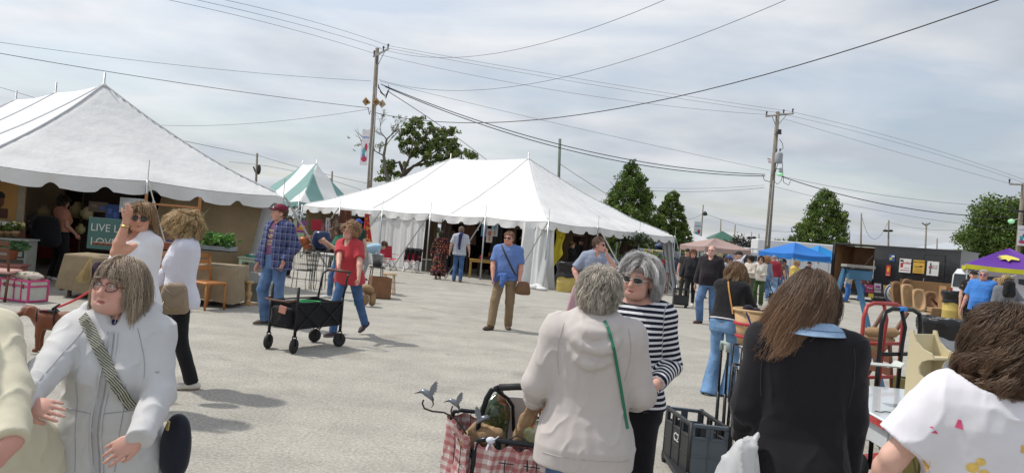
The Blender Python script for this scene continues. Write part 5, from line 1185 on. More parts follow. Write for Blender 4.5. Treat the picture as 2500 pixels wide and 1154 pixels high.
# --- dark-haired woman in black, back turned
b_,rz_,h_ = (1975,2.85),190,1.635
bw,fbw = person('long-haired woman in a black sweater over a denim collar, back turned, right of centre',*b_,h_,rz_,
 fig=dict(sex='f',fat=1.06,bust=.4,head=(-34,6,0),sh=1.10,shrug=.02,lean=3,lh=(.20,-.20,.95),le=(.25,1,-.4),rh=(-.22,-.10,.88),re=(-.3,.9,-.2)),
 skin=(.58,.34,.26),vox=.0055,zmin=.30,
 top=dict(name='sweater',mat=cloth('black_knit',(.014,.013,.016),var=.12,bump=.25,bs=120),off=.020,hem=.84,flare=.012,neck='round',sleeve='long',sr=.074,cr=.05,amp=.007,sc=(28,28,16),vox=.0068),
 bottom=dict(mat=denim('denim_light',(.20,.34,.54)),vox=.014,zt=.93,butt=.75),
 hair=dict(n=12000,L=.30,Lv=.20,vol=.020,curl=.007,freq=20,g=.30,part=.01,crown=(0,.03,.13),comb=(0,.25,-.2),cols=[(.11,.068,.042),(.08,.05,.032),(.17,.105,.062),(.13,.08,.05)],tips=(.30,.17,.095),w=.0018,clump=.5,K_=120,face=.07,seg=16,fuzz=.012,capc=(.08,.05,.035),out=.15,wind=(1.3,0,0)),seed=15)
S_ = h_/1.7
mb = MB()
def colf(o):
 def f(u,v):t = -2.5+5*u;e = .010*math.sin(u*31)*v;r_ = .064+.062*v**.8+o;return fbw.neck+fbw.Rt@np.array([math.sin(t)*(r_+.008)*1.12,.012+math.cos(t)*r_*.92,.052-.060*v**1.4+.012*(v-.5)*abs(math.sin(t))+o*.4])*1.0
 return f
mb.grid(colf(0),60,8);mb.grid(colf(.007),60,8);mb.grid(lambda u,v:colf(.007*v)(u,1),60,1);mb.grid(lambda u,v:colf(.007*v)(u,0),60,1);mb.v = [tuple(np.array(p)*S_) for p in mb.v];mb.build('denim_collar',denim('denim_pale',(.30,.44,.62)),bw)
mb = MB();mb.tube([Vector(colf(.0085)(k/40,.72))*S_ for k in range(41)],.0012,4);mb.build('stitching',M('stitch_blue',(.10,.17,.30)),bw)
# --- curly-haired woman in the white tee, right edge
b_,rz_,h_ = (2446,2.32),200,1.575
cu,fcu = person('woman with brown curly hair in a white printed tee, cut off by the right edge',*b_,h_,rz_,
 fig=dict(sex='f',fat=1.36,bust=.3,head=(-6,10,0),sh=1.05,lh=(.34,-.16,.96),le=(.6,.8,-.2),rh=(-.34,-.2,.96)),
 skin=(.64,.39,.31),vox=.0055,zmin=.5,
 top=dict(name='white_tee',mat=cloth('white_jersey',(.70,.69,.73),var=.03,bump=.15,bs=200),off=.014,hem=.80,flare=.03,neck='wide',sleeve='short',slen=.80,sr=.088,sflare=1.06,amp=.009,sc=(27,27,18),vox=.0068,ks=.05),
 bottom=dict(mat=denim('denim_mid',(.09,.16,.30)),vox=.02),
 hair=dict(n=11000,L=.20,Lv=.28,vol=.036,curl=.019,freq=72,g=.30,jit=.35,part=None,crown=(0,.03,.13),comb=(0,.05,0),cols=[(.075,.045,.028),(.05,.03,.02),(.12,.075,.045),(.10,.06,.035)],tips=(.15,.085,.045),w=.0022,clump=.85,K_=85,face=.07,seg=20,fuzz=.005,capc=(.05,.03,.02),out=.4,front=.05),seed=21)
pm = [(.75,.10,.22),(.75,.45,.12),(.80,.55,.15)]
def motif(fg,root,S,x,z,shape,col,sz,sg=1):
 p = ray_front(fg.top,S,fg,[(x,z,sg)],.0015)[0];n_ = 12;m = M('print_%d_%d' % (int(col[0]*100),int(col[1]*100)),col,rough=.9,var=.25,vs=60)
 pts = {'round':[(math.cos(a*2*PI/n_),math.sin(a*2*PI/n_)) for a in range(n_)],'wedge':[(-.6,-1),(.9,-.8),(.4,1),(-.2,.9)],'tri':[(-1,-.5),(1,-.3),(-.2,.6)],'square':[(-.9,-.9),(.8,-1),(.9,.9),(-.8,.8)]}[shape]
 c = [ray_front(fg.top,S,fg,[(x+a*sz,z+b*sz,sg)],.0018)[0] for a,b in pts];mb = MB();mb._add([p]+c,[(0,1+k,1+(k+1) % len(c)) for k in range(len(c))]);return mb.build('printed_motif',m,root,fixn=False)
S_ = h_/1.7
for x,z,sh_,c,sz in ((.085,1.215,'wedge',pm[0],.014),(.155,1.175,'tri',pm[0],.010),(.165,1.19,'tri',pm[0],.006),(-.105,1.165,'square',pm[1],.012),(.035,1.075,'round',pm[2],.016),(.000,1.060,'round',pm[2],.014),(.015,1.10,'round',pm[2],.012),(.165,1.055,'square',pm[1],.013),(-.06,1.03,'wedge',pm[0],.012),(-.15,1.0,'round',pm[2],.014)):motif(fcu,cu,S_,x+.07,z+.10,sh_,c,sz*1.15)
def seam(root,fg,S,pts,mat,r=.0016,lift=.0005,name='seam'):
 p = ray_front(fg.top,S,fg,pts,lift);q = [p[0]]
 for k in range(1,len(p)):
  if (p[k]-p[k-1]).length > .12:break
  q.append(p[k])
 if len(q) > 2:mb = MB();mb.tube(q,r,5);mb.build(name,mat,root)
sj = M('seam_grey',(.36,.36,.38),rough=.8);sb_ = M('seam_beige',(.46,.42,.40),rough=.9);sk = M('seam_black',(.035,.033,.037),rough=.9)
N_ = 16;T01 = [k/N_ for k in range(N_+1)]
for s in (-1,1):
 seam(gj,fgj,1.46/1.7,[(s*(.10+.055*math.sin(t*1.5)),1.42-.20*t,-1) for t in T01],sj);seam(gj,fgj,1.46/1.7,[(s*(.095-.02*t),1.20-.38*t,-1) for t in T01],sj);seam(gj,fgj,1.46/1.7,[(s*(.02+.12*t),1.07+.012*t,-1) for t in T01],sj)
 seam(hw,fhw,1.575/1.7,[(s*(.150+.02*math.sin(t*3)),1.43-.24*t,1) for t in T01],sb_,.002);seam(bw,fbw,1.635/1.7,[(s*(.165+.012*math.sin(t*3)),1.42-.24*t,1) for t in T01],sk,.002)
seam(hw,fhw,1.575/1.7,[(-.20+.40*t,.825,1) for t in T01],sb_,.002)
# ------------------------------------------------------------------ people in the middle distance
khaki = cloth('khaki',(.25,.18,.105));blk = cloth('black_cloth',(.014,.014,.016));white_c = cloth('white_cloth',(.72,.71,.74),var=.03)
dn = denim('denim_mid',(.09,.16,.30));dn_d = denim('denim_blue',(.05,.11,.24));dn_l = denim('denim_light',(.20,.34,.54))
brn = [(.12,.075,.045),(.18,.115,.07),(.09,.055,.035)];blond = [(.52,.36,.17),(.62,.46,.25),(.40,.26,.12)];dark = [(.03,.022,.018),(.05,.035,.028)]
def hs(n=900,**k):
 b = dict(n=n,w=.0055,K_=60,seg=8,clump=.5,body=False);b.update(k);return b
def strap(root,fg,S,pts,w,mat,name='bag_strap',lift=.006):
 p = ray_front(fg.top,S,fg,pts,lift);return band(name,p,w,mat,root,.005,nrm=(0,-pts[0][2]*-1 if False else pts[0][2],0))
def blob_bag(label,loc,r,mat,rz=0,flap=None,cat='bag',seed=1,name='shoulder_bag'):
 g = SDF((-r[0]*1.6,-r[1]*1.8,-r[2]*1.5),(r[0]*1.6,r[1]*1.8,r[2]*1.5),min(r)/7)
 g.fn((-r[0]*1.5,-r[1]*1.5,-r[2]*1.5),(r[0]*1.5,r[1]*1.5,r[2]*1.5),lambda X,Y,Z:((np.abs(X/(r[0]*(1-.18*Z/r[2])))**4.5+np.abs(Y/r[1])**2.4+np.abs(Z/r[2])**4.5)**(1/3.4)-1)*min(r),.01)
 V,F = g.mesh(1);V = folds(V,F,min(r)*.09,seed,(30,30,18));o = fast_mesh(name,V,F,mat,None);o.location = loc;o.rotation_euler = (0,0,R(rz));tag(o,label,cat);return o
# sunglasses woman in the white sleeveless top
b_,rz_,h_ = (342,5.9),-46,1.68
sw,fsw = person('woman in sunglasses and a white sleeveless top, one hand raised to her hair',*b_,h_,rz_,fig=dict(sex='f',fat=1.22,bust=.9,head=(36,2,2),lh=tl(308,543,5.72,b_,rz_,h_),le=(-.3,-.4,-1),ld=(.1,.2,1),lc=40,arm=1.0),
 skin=(.56,.29,.20),vox=.007,face=dict(fat=.008),top=dict(name='sleeveless_top',mat=white_c,sleeve='none',neck='v',off=.014,hem=.86,flare=.02,vox=.009),bottom=dict(mat=blk,vox=.014),shoes=dict(col=(.6,.6,.6)),
 hair=hs(2200,L=.20,w=.0042,vol=.026,curl=.005,g=.28,part=-.02,cols=[(.30,.18,.09),(.42,.28,.15),(.20,.12,.065)],K_=90,bangs=.07,face=.064,seg=10,comb=(0,.15,0)),specs=dict(kind='sun',lw=.028,lh=.021),seed=31)
mb = MB();w_ = fsw.lw*h_/1.7;mb.tube([Vector(w_)+Vector((.034*math.cos(t),.034*math.sin(t),-.03)) for t in [k*PI/6 for k in range(13)]],.009,6,cap=False);mb.build('watch',M('brass',(.5,.38,.16),rough=.3,metal=1),sw)
# blond woman in the white sweatshirt
b_,rz_,h_ = (455,6.7),-92,1.61
bl,fbl = person('blond woman in a white sweatshirt and black trousers, facing left with a taupe bag',*b_,h_,rz_,fig=dict(sex='f',fat=1.16,bust=.6,head=(-8,24,0),lh=(.10,-.02,.78),le=(.2,1,0),rh=(-.2,-.3,.95),lf=(.08,.12,5),rf=(-.08,-.12,-5)),
 skin=(.58,.32,.24),vox=.008,top=dict(name='sweatshirt',mat=cloth('lilac_white',(.66,.66,.74),var=.03),off=.028,hem=.80,flare=.02,sr=.075,cr=.056,vox=.009,amp=.006,sc=(26,26,15)),bottom=dict(mat=blk,tr=.09,kr=.065,ar=.06),shoes=dict(col=(.62,.58,.52),sole=(.45,.28,.15)),
 hair=hs(3200,L=.13,w=.0042,vol=.045,curl=.014,freq=60,g=.10,cols=blond,K_=110,bangs=.08,face=.06,out=.55,seg=10,clump=.65,capc=(.40,.27,.12)),seed=33)
strap(bl,fbl,h_/1.7,[(-.06+.02*t,1.46-.42*t,-1) for t in [k/10 for k in range(11)]],.03,M('taupe_strap',(.42,.30,.2),rough=.7))
bo = blob_bag('taupe leather crossbody bag with studs, worn by the blond woman',wp(425,728,6.35),(.12,.06,.14),M('taupe_leather',(.27,.205,.14),rough=.5,var=.12),25)
mb = MB()
for t in [k*PI/13 for k in range(14)]:mb.ball((.085*math.cos(t),-.062,-.02-.075*math.sin(t)),.006,6,4)
mb.build('studs',M('gold',(.75,.52,.2)),bo)
MB().tube([(-.09,-.05,.10),(0,-.066,.02),(.09,-.05,.10)],.008,6,flat=.5).build('flap_seam',M('taupe_leather'),bo)
# woman inside the left tent
it,fit_ = person('woman in a peach top and black trousers, dark hair up, inside the left tent',152,14.5,1.70,118,fig=dict(sex='f',fat=1.22,bust=.7,head=(-10,8,0),rh=(-.18,-.22,.95),re=(-.3,1,0)),skin=(.48,.24,.17),vox=.012,
 top=dict(name='peach_top',mat=cloth('peach',(.45,.20,.13)),off=.012,hem=.98,sleeve='short'),bottom=dict(mat=blk,tr=.10,kr=.085,ar=.062,zt=1.08),shoes=dict(col=(.6,.6,.6)),
 hair=hs(900,L=.07,vol=.02,cols=dark,crown=(0,.06,.12),g=.02,out=.1,capc=(.03,.022,.018)),seed=35)
mb = MB();mb.ball((0,.06,.135),.045,12,8);put_mb(mb,fit_,1.0,'hair_bun',M('hair_dark',(.02,.016,.014),rough=.6),it)
strap(it,fit_,1.0,[(.13-.26*t,1.46-.42*t,1) for t in [k/10 for k in range(11)]],.03,M('black_strap',(.03,.028,.025),rough=.7))
bo = blob_bag('large slouchy black bag carried by the woman in the peach top',at(112,14.1,.98),(.26,.12,.30),blk,10)
# plaid man
b_,rz_,h_ = (684,11.0),-48,1.85
plaid_m = M('navy_plaid',pat=pat_plaid(.105,(.028,.034,.10),(.10,.12,.24),(.34,.36,.46),.5,.065),rough=.9,var=.08,bump=.2,bs=120,spec=.2)
def open_front(g,fg):
 def f(X,Y,Z):
  r_ = fg.Rt;x,y,z = X-fg.pel[0],Y-fg.pel[1],Z-fg.pel[2];lx = x*r_[0,0]+y*r_[1,0]+z*r_[2,0];ly = x*r_[0,1]+y*r_[1,1]+z*r_[2,1];lz = x*r_[0,2]+y*r_[1,2]+z*r_[2,2]+.93
  return np.maximum(np.abs(lx)-(.055+.10*np.clip(1.2-lz,0,1)),ly+.02)
 g.fn(fg.pel-.5,fg.pel+.9,f,.01,'s')
pm_,fpm = person('man in a maroon cap and open navy plaid shirt over a purple tee',*b_,h_,rz_,fig=dict(sex='m',fat=1.10,belly=.02,head=(-28,0,0),lh=(.235,-.08,.93),le=(.7,.7,0),ld=(-.2,-.1,-1),rh=(-.26,-.1,.82),lf=(.11,.05,12),rf=(-.11,-.05,-8)),skin=(.60,.32,.24),vox=.009,
 under=cloth('plum_tee',(.17,.07,.15)),top=dict(name='plaid_shirt',mat=plaid_m,off=.026,hem=.80,flare=.035,neck='shirt',sr=.080,cr=.062,ops=(open_front,),amp=.007,sc=(26,26,15),vox=.010),bottom=dict(mat=dn,tr=.095,kr=.075,ar=.072),shoes=dict(col=(.08,.06,.05)),hat=dict(col=(.16,.012,.035)),hair=hs(500,L=.03,vol=.006,cols=brn,w=.005,side=-.03,K_=40,out=.1,g=.05),seed=36)
ym = M('cream_print',(.70,.58,.38),rough=.9)
S_ = h_/1.7
for s_,z_,sz in (('UPPORT',1.33,.055),('NY',1.255,.085),('ATLETIC D',1.185,.048),('STATE',1.14,.040)):
 p = ray_front(fpm.under,S_,fpm,[(-.005,z_,-1)],.006)[0];text(s_,sz,ym,pm_,TM(p,90-4),.002)
mb = MB();mb.box((0,-.088,.078),(.04,.006,.028),rx=-.35);put_mb(mb,fpm,S_,'cap_badge',white_c,pm_)
# red shirt woman at the wagon
b_,rz_,h_ = (862,10.6),-34,1.66
rw_,frw = person('woman in a coral red tee and jeans with pulled-back curly hair, pushing the black wagon',*b_,h_,rz_,fig=dict(sex='f',fat=1.16,belly=.03,bust=.7,lean=9,head=(-8,0,8),lh=tl(876,684,10.15,b_,rz_,h_),le=(.9,.3,-.6),lc=70,rh=tl(822,677,9.95,b_,rz_,h_),re=(-.9,.3,-.6),rc=70,lf=(.06,.42,0,.05,28),rf=(-.09,-.22,-5)),skin=(.60,.34,.26),vox=.009,
 top=dict(name='coral_tee',mat=cloth('coral',(.46,.05,.06)),sleeve='short',slen=.8,sr=.078,neck='v',off=.020,hem=.80,flare=.02,amp=.006,sc=(26,26,15)),bottom=dict(mat=dn_d,tr=.092,kr=.066,ar=.055),shoes=dict(col=(.05,.03,.04),sole=(.3,.28,.28)),
 hair=hs(1500,L=.09,vol=.026,curl=.012,freq=80,g=.05,cols=[(.38,.22,.12),(.48,.30,.17)],w=.005,crown=(0,-.02,.12),comb=(0,.3,0),K_=90,out=.4,face=.05,capc=(.35,.2,.1)),specs=dict(kind='clear',lw=.026,lh=.019,fr=M('pink_frame',(.5,.12,.15),rough=.3)),seed=38)
# people behind her
person('woman in a green top with brown hair, holding a phone behind the wagon pusher',836,15.6,1.62,-75,fig=dict(sex='f',fat=1.1,bust=.5,lean=6,head=(0,12,0),lh=(.1,-.36,1.28),le=(.3,.3,-1),rh=(-.08,-.4,1.25),lf=(.1,0,0),rf=(-.08,-.2,0)),vox=.013,top=dict(mat=cloth('emerald',(.02,.14,.09)),sleeve='short',name='green_top'),bottom=dict(mat=dn),shoes=dict(col=(.7,.7,.7)),hair=hs(800,L=.17,vol=.025,cols=brn,part=0,g=.25,face=.06),specs=dict(kind='sun'),seed=40)
person('person in a blue cap and dark green shirt, back turned, under the central tent eave',872,19.5,1.78,160,fig=dict(sex='m',fat=1.12,lean=8),vox=.015,top=dict(mat=cloth('bottle_green',(.02,.05,.04)),sleeve='short'),bottom=dict(mat=dn),shoes={},hat=dict(col=(.03,.08,.38)),hair=hs(300,L=.03,vol=.006,cols=brn),seed=41)
person('person in a pale blue shirt and grey trousers bending over behind the wagon pusher',900,21.5,1.7,110,fig=dict(sex='f',fat=1.1,lean=78,pel=(0,.12,.92),head=(0,60,0),lh=(.12,-.5,.62),rh=(-.12,-.5,.62),rf=(-.1,.08),lf=(.1,.08)),vox=.016,top=dict(mat=cloth('sky_shirt',(.32,.47,.58)),name='shirt',hem=.90),bottom=dict(mat=cloth('grey_trousers',(.30,.29,.29)),tr=.10),shoes={},hair=hs(300,L=.06,cols=brn),seed=42)
person('person with brown hair browsing deep inside the left end of the central tent',820,24,1.68,30,fig=dict(sex='f'),vox=.018,top=dict(mat=cloth('brown_top',(.16,.09,.06))),bottom=dict(mat=blk),shoes={},hair=hs(300,L=.14,cols=brn),seed=43)
person('person in pink between the guy straps behind the plaid-shirted man',706,20,1.68,10,fig=dict(sex='f'),vox=.018,top=dict(mat=cloth('rose_top',(.40,.12,.14))),bottom=dict(mat=blk),shoes={},hair=hs(300,L=.12,cols=dark),seed=44)
# floral dress, plaid back
person('woman in a long black floral dress, seen from behind beside the central tent',1078,24.6,1.66,176,fig=dict(sex='f',fat=1.1,head=(0,4,0),lh=(.30,-.15,.9),lf=(.07,-.05),rf=(-.07,.05)),vox=.014,top=dict(mat=M('dark_floral',pat=pat_spots((.015,.012,.012),[(.42,.06,.04),(.45,.22,.06),(.30,.05,.10)],11,.27),rough=.9),sleeve='long',off=.018,sr=.075,cr=.07,name='dress_top',hem=.95),bottom=dict(kind='skirt',mat=M('dark_floral'),name='dress_skirt',hem=.12),shoes=dict(col=(.42,.33,.24)),hair=hs(700,L=.10,cols=dark,vol=.02),seed=45)
pb,fpb = person('man in a white checked shirt and jeans, navy garment over his shoulder, back turned',1126,24.2,1.86,178,fig=dict(sex='m',fat=1.1,lh=(.3,-.1,.9),rh=(-.3,-.1,.9),rf=(-.1,.1),lf=(.1,-.06)),vox=.014,top=dict(mat=M('light_plaid',pat=pat_plaid(.09,(.55,.56,.60),(.30,.33,.42),(.22,.24,.30),.4,.1),rough=.9,var=.05),sleeve='short',slen=.8,sr=.075,hem=.82,off=.022,neck='shirt'),bottom=dict(mat=dn_d),shoes={},hair=hs(400,L=.03,vol=.005,cols=[(.25,.17,.12)],g=.05),seed=46)
g = SDF((-.12,.0,.95),(.12,.3,1.6),.014);g.cap((0,.17,1.46),(.02,.19,1.15),.055,.045,.02);g.cap((.02,.19,1.15),(.01,.19,1.02),.04,.03,.02);g.cap((-.02,.10,1.50),(0,.17,1.44),.05,.05,.02);V,F = g.mesh(1);V = folds(V,F,.008,4,(30,30,18));fast_mesh('draped_jacket',V*1.09,F,cloth('navy',(.02,.025,.10)),pb)
# blue shirt man in the middle
b_,rz_,h_ = (1243,12.9),-6,1.76
bm_,fbm = person('man in a blue tee, sunglasses and khaki trousers walking alone across the middle',*b_,h_,rz_,fig=dict(sex='m',fat=1.14,belly=.035,head=(-14,0,0),sh=1.08,lh=tl(1268,686,12.75,b_,rz_,h_),le=(.9,.5,0),ln=(0,-1,0),rh=tl(1203,676,12.7,b_,rz_,h_),re=(-.9,.5,0),lf=(.09,.10,12),rf=(-.17,-.26,-30,.0,0)),skin=(.60,.30,.22),vox=.009,
 top=dict(name='blue_tee',mat=cloth('faded_blue',(.12,.20,.44)),sleeve='short',slen=.85,sr=.072,off=.018,hem=.86,flare=.015,amp=.006,sc=(26,26,15)),bottom=dict(mat=khaki,tr=.092,kr=.075,ar=.066,amp=.006),shoes=dict(col=(.09,.055,.035),sole=(.06,.04,.03)),hair=hs(600,L=.03,vol=.006,cols=[(.28,.16,.09),(.2,.11,.07)],w=.005,g=.05,crown=(0,.05,.12),side=.0,K_=40),specs=dict(kind='sun',lw=.026,lh=.015),seed=50)
S_ = h_/1.7
strap(bm_,fbm,S_,[(-.12+.30*t,1.46-.50*t,-1) for t in [k/10 for k in range(11)]],.028,M('dark_brown_strap',(.035,.025,.02),rough=.7))
g = SDF((-.26,-.28,.66),(.26,.26,1.06),.010);W_ = fbm.pel
for t in np.linspace(0,2*PI,22):g.ell((.190*math.cos(t),-.015+(.165 if math.sin(t) < 0 else .13)*math.sin(t),.945+.012*math.sin(3*t)),(.032,.032,.040),.02)
for p,q,r0_,r1_ in (((-.05,-.19,.95),(-.04,-.215,.80),.032,.038),((-.04,-.215,.80),(-.03,-.20,.74),.038,.02),((.0,-.20,.95),(.0,-.21,.86),.035,.04),((-.13,-.14,.93),(-.19,-.10,.82),.04,.045)):g.cap(p,q,r0_,r1_,.02)
V,F = g.mesh(1);V = folds(V,F,.008,9,(34,34,24));fast_mesh('waist_jacket',V*S_,F,cloth('blue_hoodie',(.08,.16,.42)),bm_)
bo = blob_bag('brown leather fringe bag at the hip of the man in the blue tee',wp(1277,703,12.75),(.13,.07,.12),M('brown_leather',(.17,.085,.04),rough=.6,var=.2),-10)
# polo man
b_,rz_,h_ = (1456,12.3),12,1.79
po,fpo = person('man in a grey-blue polo shirt and sunglasses, hand at his mouth, behind the grey-haired women',*b_,h_,rz_,fig=dict(sex='m',fat=1.12,belly=.02,head=(52,0,0),neckf=.02,lean=4,lh=tl(1482,622,11.95,b_,rz_,h_),le=(.8,.2,-1),lc=70,ld=(-.2,-.3,.8),rh=tl(1412,690,12.1,b_,rz_,h_),re=(-.8,.6,0),rc=60),skin=(.62,.34,.27),vox=.009,
 top=dict(name='polo_shirt',mat=cloth('polo_grey',(.27,.31,.40)),sleeve='short',slen=.9,sr=.073,neck='polo',off=.018,hem=.84,flare=.015,amp=.006,sc=(26,26,15)),bottom=dict(mat=cloth('dark_trousers',(.02,.02,.026))),shoes={},hair=hs(600,L=.035,vol=.007,cols=[(.16,.10,.07),(.11,.07,.05)],w=.005,g=.05,comb=(0,.3,0),crown=(0,-.03,.13),K_=40),specs=dict(kind='sun',lw=.026,lh=.016),seed=52)
g = SDF((-.14,-.1,-.40),(.14,.1,.26),.012);g.fn((-.14,-.1,-.40),(.14,.1,.2),lambda X,Y,Z:((np.abs(X/(.085-.05*Z))**4+np.abs(Y/.05)**2+np.abs((Z+.10)/.30)**8)**.25-1)*.05,.01);g.cap((-.05,0,.16),(0,0,.24),.02,.012,.02);V,F = g.mesh(1);V = folds(V,F,.005,2,(26,26,10))
o = fast_mesh('tote_bag',V,F,cloth('dusty_pink',(.48,.30,.34)));o.location = wp(1403,727,12.0);o.rotation_euler = (0,.16,.1);tag(o,'dusty pink shopping bag hanging from the polo-shirted man\'s hand','bag')
# shoppers in the central tent
person('shopper in black with a straw hat inside the central tent, behind the yellow drum',1397,27.5,1.68,60,fig=dict(sex='f',lh=(.2,-.35,1.1),rh=(-.1,-.4,1.1)),vox=.018,top=dict(mat=blk),bottom=dict(mat=blk),shoes={},hat=dict(col=(.40,.26,.10),brim=True,name='straw_hat'),hair=hs(200,L=.08,cols=dark),seed=53)
person('tall shopper in dark clothes and a cap further inside the central tent',1419,28.5,1.82,200,fig=dict(sex='m',fat=1.1),vox=.018,top=dict(mat=cloth('charcoal',(.03,.028,.028))),bottom=dict(mat=khaki),shoes={},hat=dict(col=(.05,.04,.04)),seed=54)
# right-hand crowd
b_,rz_,h_ = (1692,22),-4,1.75
person('woman in a black hooded top pulling a black trolley, right of the central tent',*b_,h_,rz_,fig=dict(sex='f',fat=1.14,belly=.02,bust=.6,head=(4,4,0),rh=(-.30,-.02,.86),lh=(.26,-.14,.88),rf=(-.10,-.16,5,.0,0),lf=(.08,.26,0,.06,20)),skin=(.58,.30,.22),vox=.013,top=dict(mat=cloth('black_fleece',(.02,.02,.024)),neck='hood',off=.024,hem=.90,sr=.078,cr=.06,name='hooded_top'),under=white_c,bottom=dict(mat=blk,tr=.088,kr=.06,ar=.045),shoes=dict(col=(.6,.55,.5)),hair=hs(900,L=.06,vol=.035,curl=.01,cols=[(.26,.12,.06),(.18,.08,.045)],out=.6,K_=60),specs=dict(kind='clear'),seed=55)
person('man in a black cap right behind the woman with the trolley',1678,25,1.78,0,fig=dict(sex='m',fat=1.1,rf=(-.12,.1),lf=(.12,-.1)),vox=.016,top=dict(mat=cloth('charcoal',(.03,.028,.028)),sleeve='short'),bottom=dict(mat=cloth('olive_trousers',(.06,.05,.03))),shoes={},hat=dict(col=(.02,.02,.02)),seed=56)
b_,rz_,h_ = (1738,17.1),-14,1.88
person('bald man in a black long-sleeved henley, jeans and brown boots',*b_,h_,rz_,fig=dict(sex='m',fat=1.16,belly=.055,head=(-2,0,0),sh=1.04,lh=(.28,-.05,.88),rh=(-.28,-.05,.86),rf=(-.14,-.05,-25),lf=(.10,.12,10)),skin=(.62,.36,.29),vox=.010,top=dict(mat=cloth('black_henley',(.020,.017,.020)),name='henley',off=.022,hem=.84,flare=.015,sr=.08,cr=.06,neck='v',amp=.006,sc=(26,26,15)),bottom=dict(mat=dn,tr=.098,kr=.08,ar=.07,amp=.006),shoes=dict(col=(.09,.05,.035),sole=(.05,.03,.02)),hair=hs(300,L=.025,vol=.004,cols=[(.45,.40,.36)],front=.20,side=.0,back=-.05,g=.2,capc=(.60,.36,.29)),specs=dict(kind='clear',lw=.024,lh=.014),seed=57)
b_,rz_,h_ = (1785,8.65),158,1.62
bb,fbb = person('woman in a cropped black top and flared jeans, brown hair, leaning over a basket',*b_,h_,rz_,fig=dict(sex='f',fat=1.06,bust=.3,lean=16,head=(-10,26,0),pel=(0,.06,.93),lh=(.12,-.44,1.0),le=(.6,.5,-.8),rh=(-.18,-.40,1.0),re=(-.8,.5,-.5),lf=(.10,.10,4),rf=(-.09,-.04,-4)),skin=(.56,.30,.22),vox=.008,
 top=dict(name='black_top',mat=blk,off=.022,hem=.93,flare=.01,sr=.075,cr=.05,amp=.005,vox=.009),bottom=dict(mat=denim('denim_fade',(.14,.26,.44)),tr=.085,kr=.072,ar=.098,amp=.005,vox=.009,length=1.12),shoes=dict(col=(.05,.05,.06),sole=(.6,.58,.5)),
 hair=hs(3000,L=.27,w=.0045,vol=.03,curl=.014,freq=34,g=.26,cols=[(.16,.09,.05),(.22,.13,.07),(.12,.065,.035)],tips=(.40,.25,.13),K_=70,clump=.72,seg=12,body=True,part=0),seed=58)
S_ = h_/1.7;mb = MB();hm_ = ray_front(fbb.top,S_,fbb,[(-.16+.32*k/16,.945,1) for k in range(17)],.002);mb.tube(hm_,.008,5);mb.build('hem_trim',white_c,bb)
strap(bb,fbb,S_,[(.01-.13*t,1.42-.40*t,1) for t in [k/10 for k in range(11)]],.018,M('tan_leather',(.50,.24,.06),rough=.5,var=.1),lift=.008)
bo = blob_bag('small tan leather shoulder bag on the back of the woman leaning over the basket',wp(1821,786,8.45),(.085,.05,.09),M('tan_leather'),-25)
person('person in a royal blue cap and grey shirt, in the crowd left of the van',1778,23,1.66,40,fig=dict(sex='f',fat=1.05),vox=.016,top=dict(mat=cloth('grey_tee',(.33,.34,.36)),sleeve='short'),bottom=dict(mat=dn),shoes={},hat=dict(col=(.02,.07,.42)),hair=hs(300,L=.15,cols=brn,K_=30),seed=59)
person('man in a pale grey tee and black cap, in front of the white van',1803,21.5,1.82,-70,fig=dict(sex='m',fat=1.1,lh=(.2,-.2,1.0)),vox=.014,top=dict(mat=cloth('pale_grey',(.42,.42,.46)),sleeve='short',sr=.08,off=.02),bottom=dict(mat=cloth('grey_shorts',(.10,.10,.11))),shoes={},hat=dict(col=(.02,.02,.02)),seed=60)
person('woman in a cream top and green cargo trousers with dark hair tied back',1834,24.5,1.74,-35,fig=dict(sex='f',fat=1.12,bust=.7,head=(-20,18,0),lh=(.02,-.26,1.12),le=(.8,.2,-.7),rh=(-.3,-.1,.9)),vox=.013,top=dict(mat=cloth('cream_knit',(.56,.50,.42)),off=.02,hem=.96,name='cream_top'),bottom=dict(mat=cloth('cargo_green',(.075,.09,.055)),tr=.098,kr=.08,ar=.075),shoes={},hair=hs(500,L=.10,cols=dark,comb=(0,.3,0)),seed=61)
person('woman in sunglasses, a white shirt and olive trousers beside the one in the cream top',1858,25.5,1.75,-8,fig=dict(sex='f',fat=1.06,bust=.5,lh=(.12,-.28,1.05),rh=(-.22,-.22,1.0)),vox=.013,top=dict(mat=cloth('off_white',(.62,.59,.52)),off=.024,hem=.86,neck='v',name='white_shirt'),bottom=dict(mat=cloth('olive_green',(.05,.085,.03)),tr=.09,kr=.075,ar=.08),shoes={},hair=hs(500,L=.12,cols=dark,part=0),specs=dict(kind='sun',lw=.028,lh=.02),seed=62)
person('person with big curly reddish hair and a denim shirt, back turned in the crowd',1872,29,1.76,170,fig=dict(sex='f',fat=1.05),vox=.016,top=dict(mat=cloth('denim_shirt',(.20,.25,.34))),bottom=dict(mat=dn),shoes=dict(col=(.4,.4,.4)),hair=hs(700,L=.15,vol=.06,curl=.02,cols=[(.45,.24,.10),(.36,.18,.08)],out=.6),seed=63)
person('man in a dark red shirt and pale jeans, back turned, left of the yellow jacket',1890,31,1.84,172,fig=dict(sex='m',fat=1.18,sh=1.05,lh=(.28,-.2,.98)),vox=.015,top=dict(mat=cloth('brick_red',(.28,.03,.045)),off=.024,sr=.08,cr=.06,hem=.86),bottom=dict(mat=dn_l,tr=.10,kr=.08,ar=.07),shoes={},hat=dict(col=(.25,.24,.22)),seed=64)
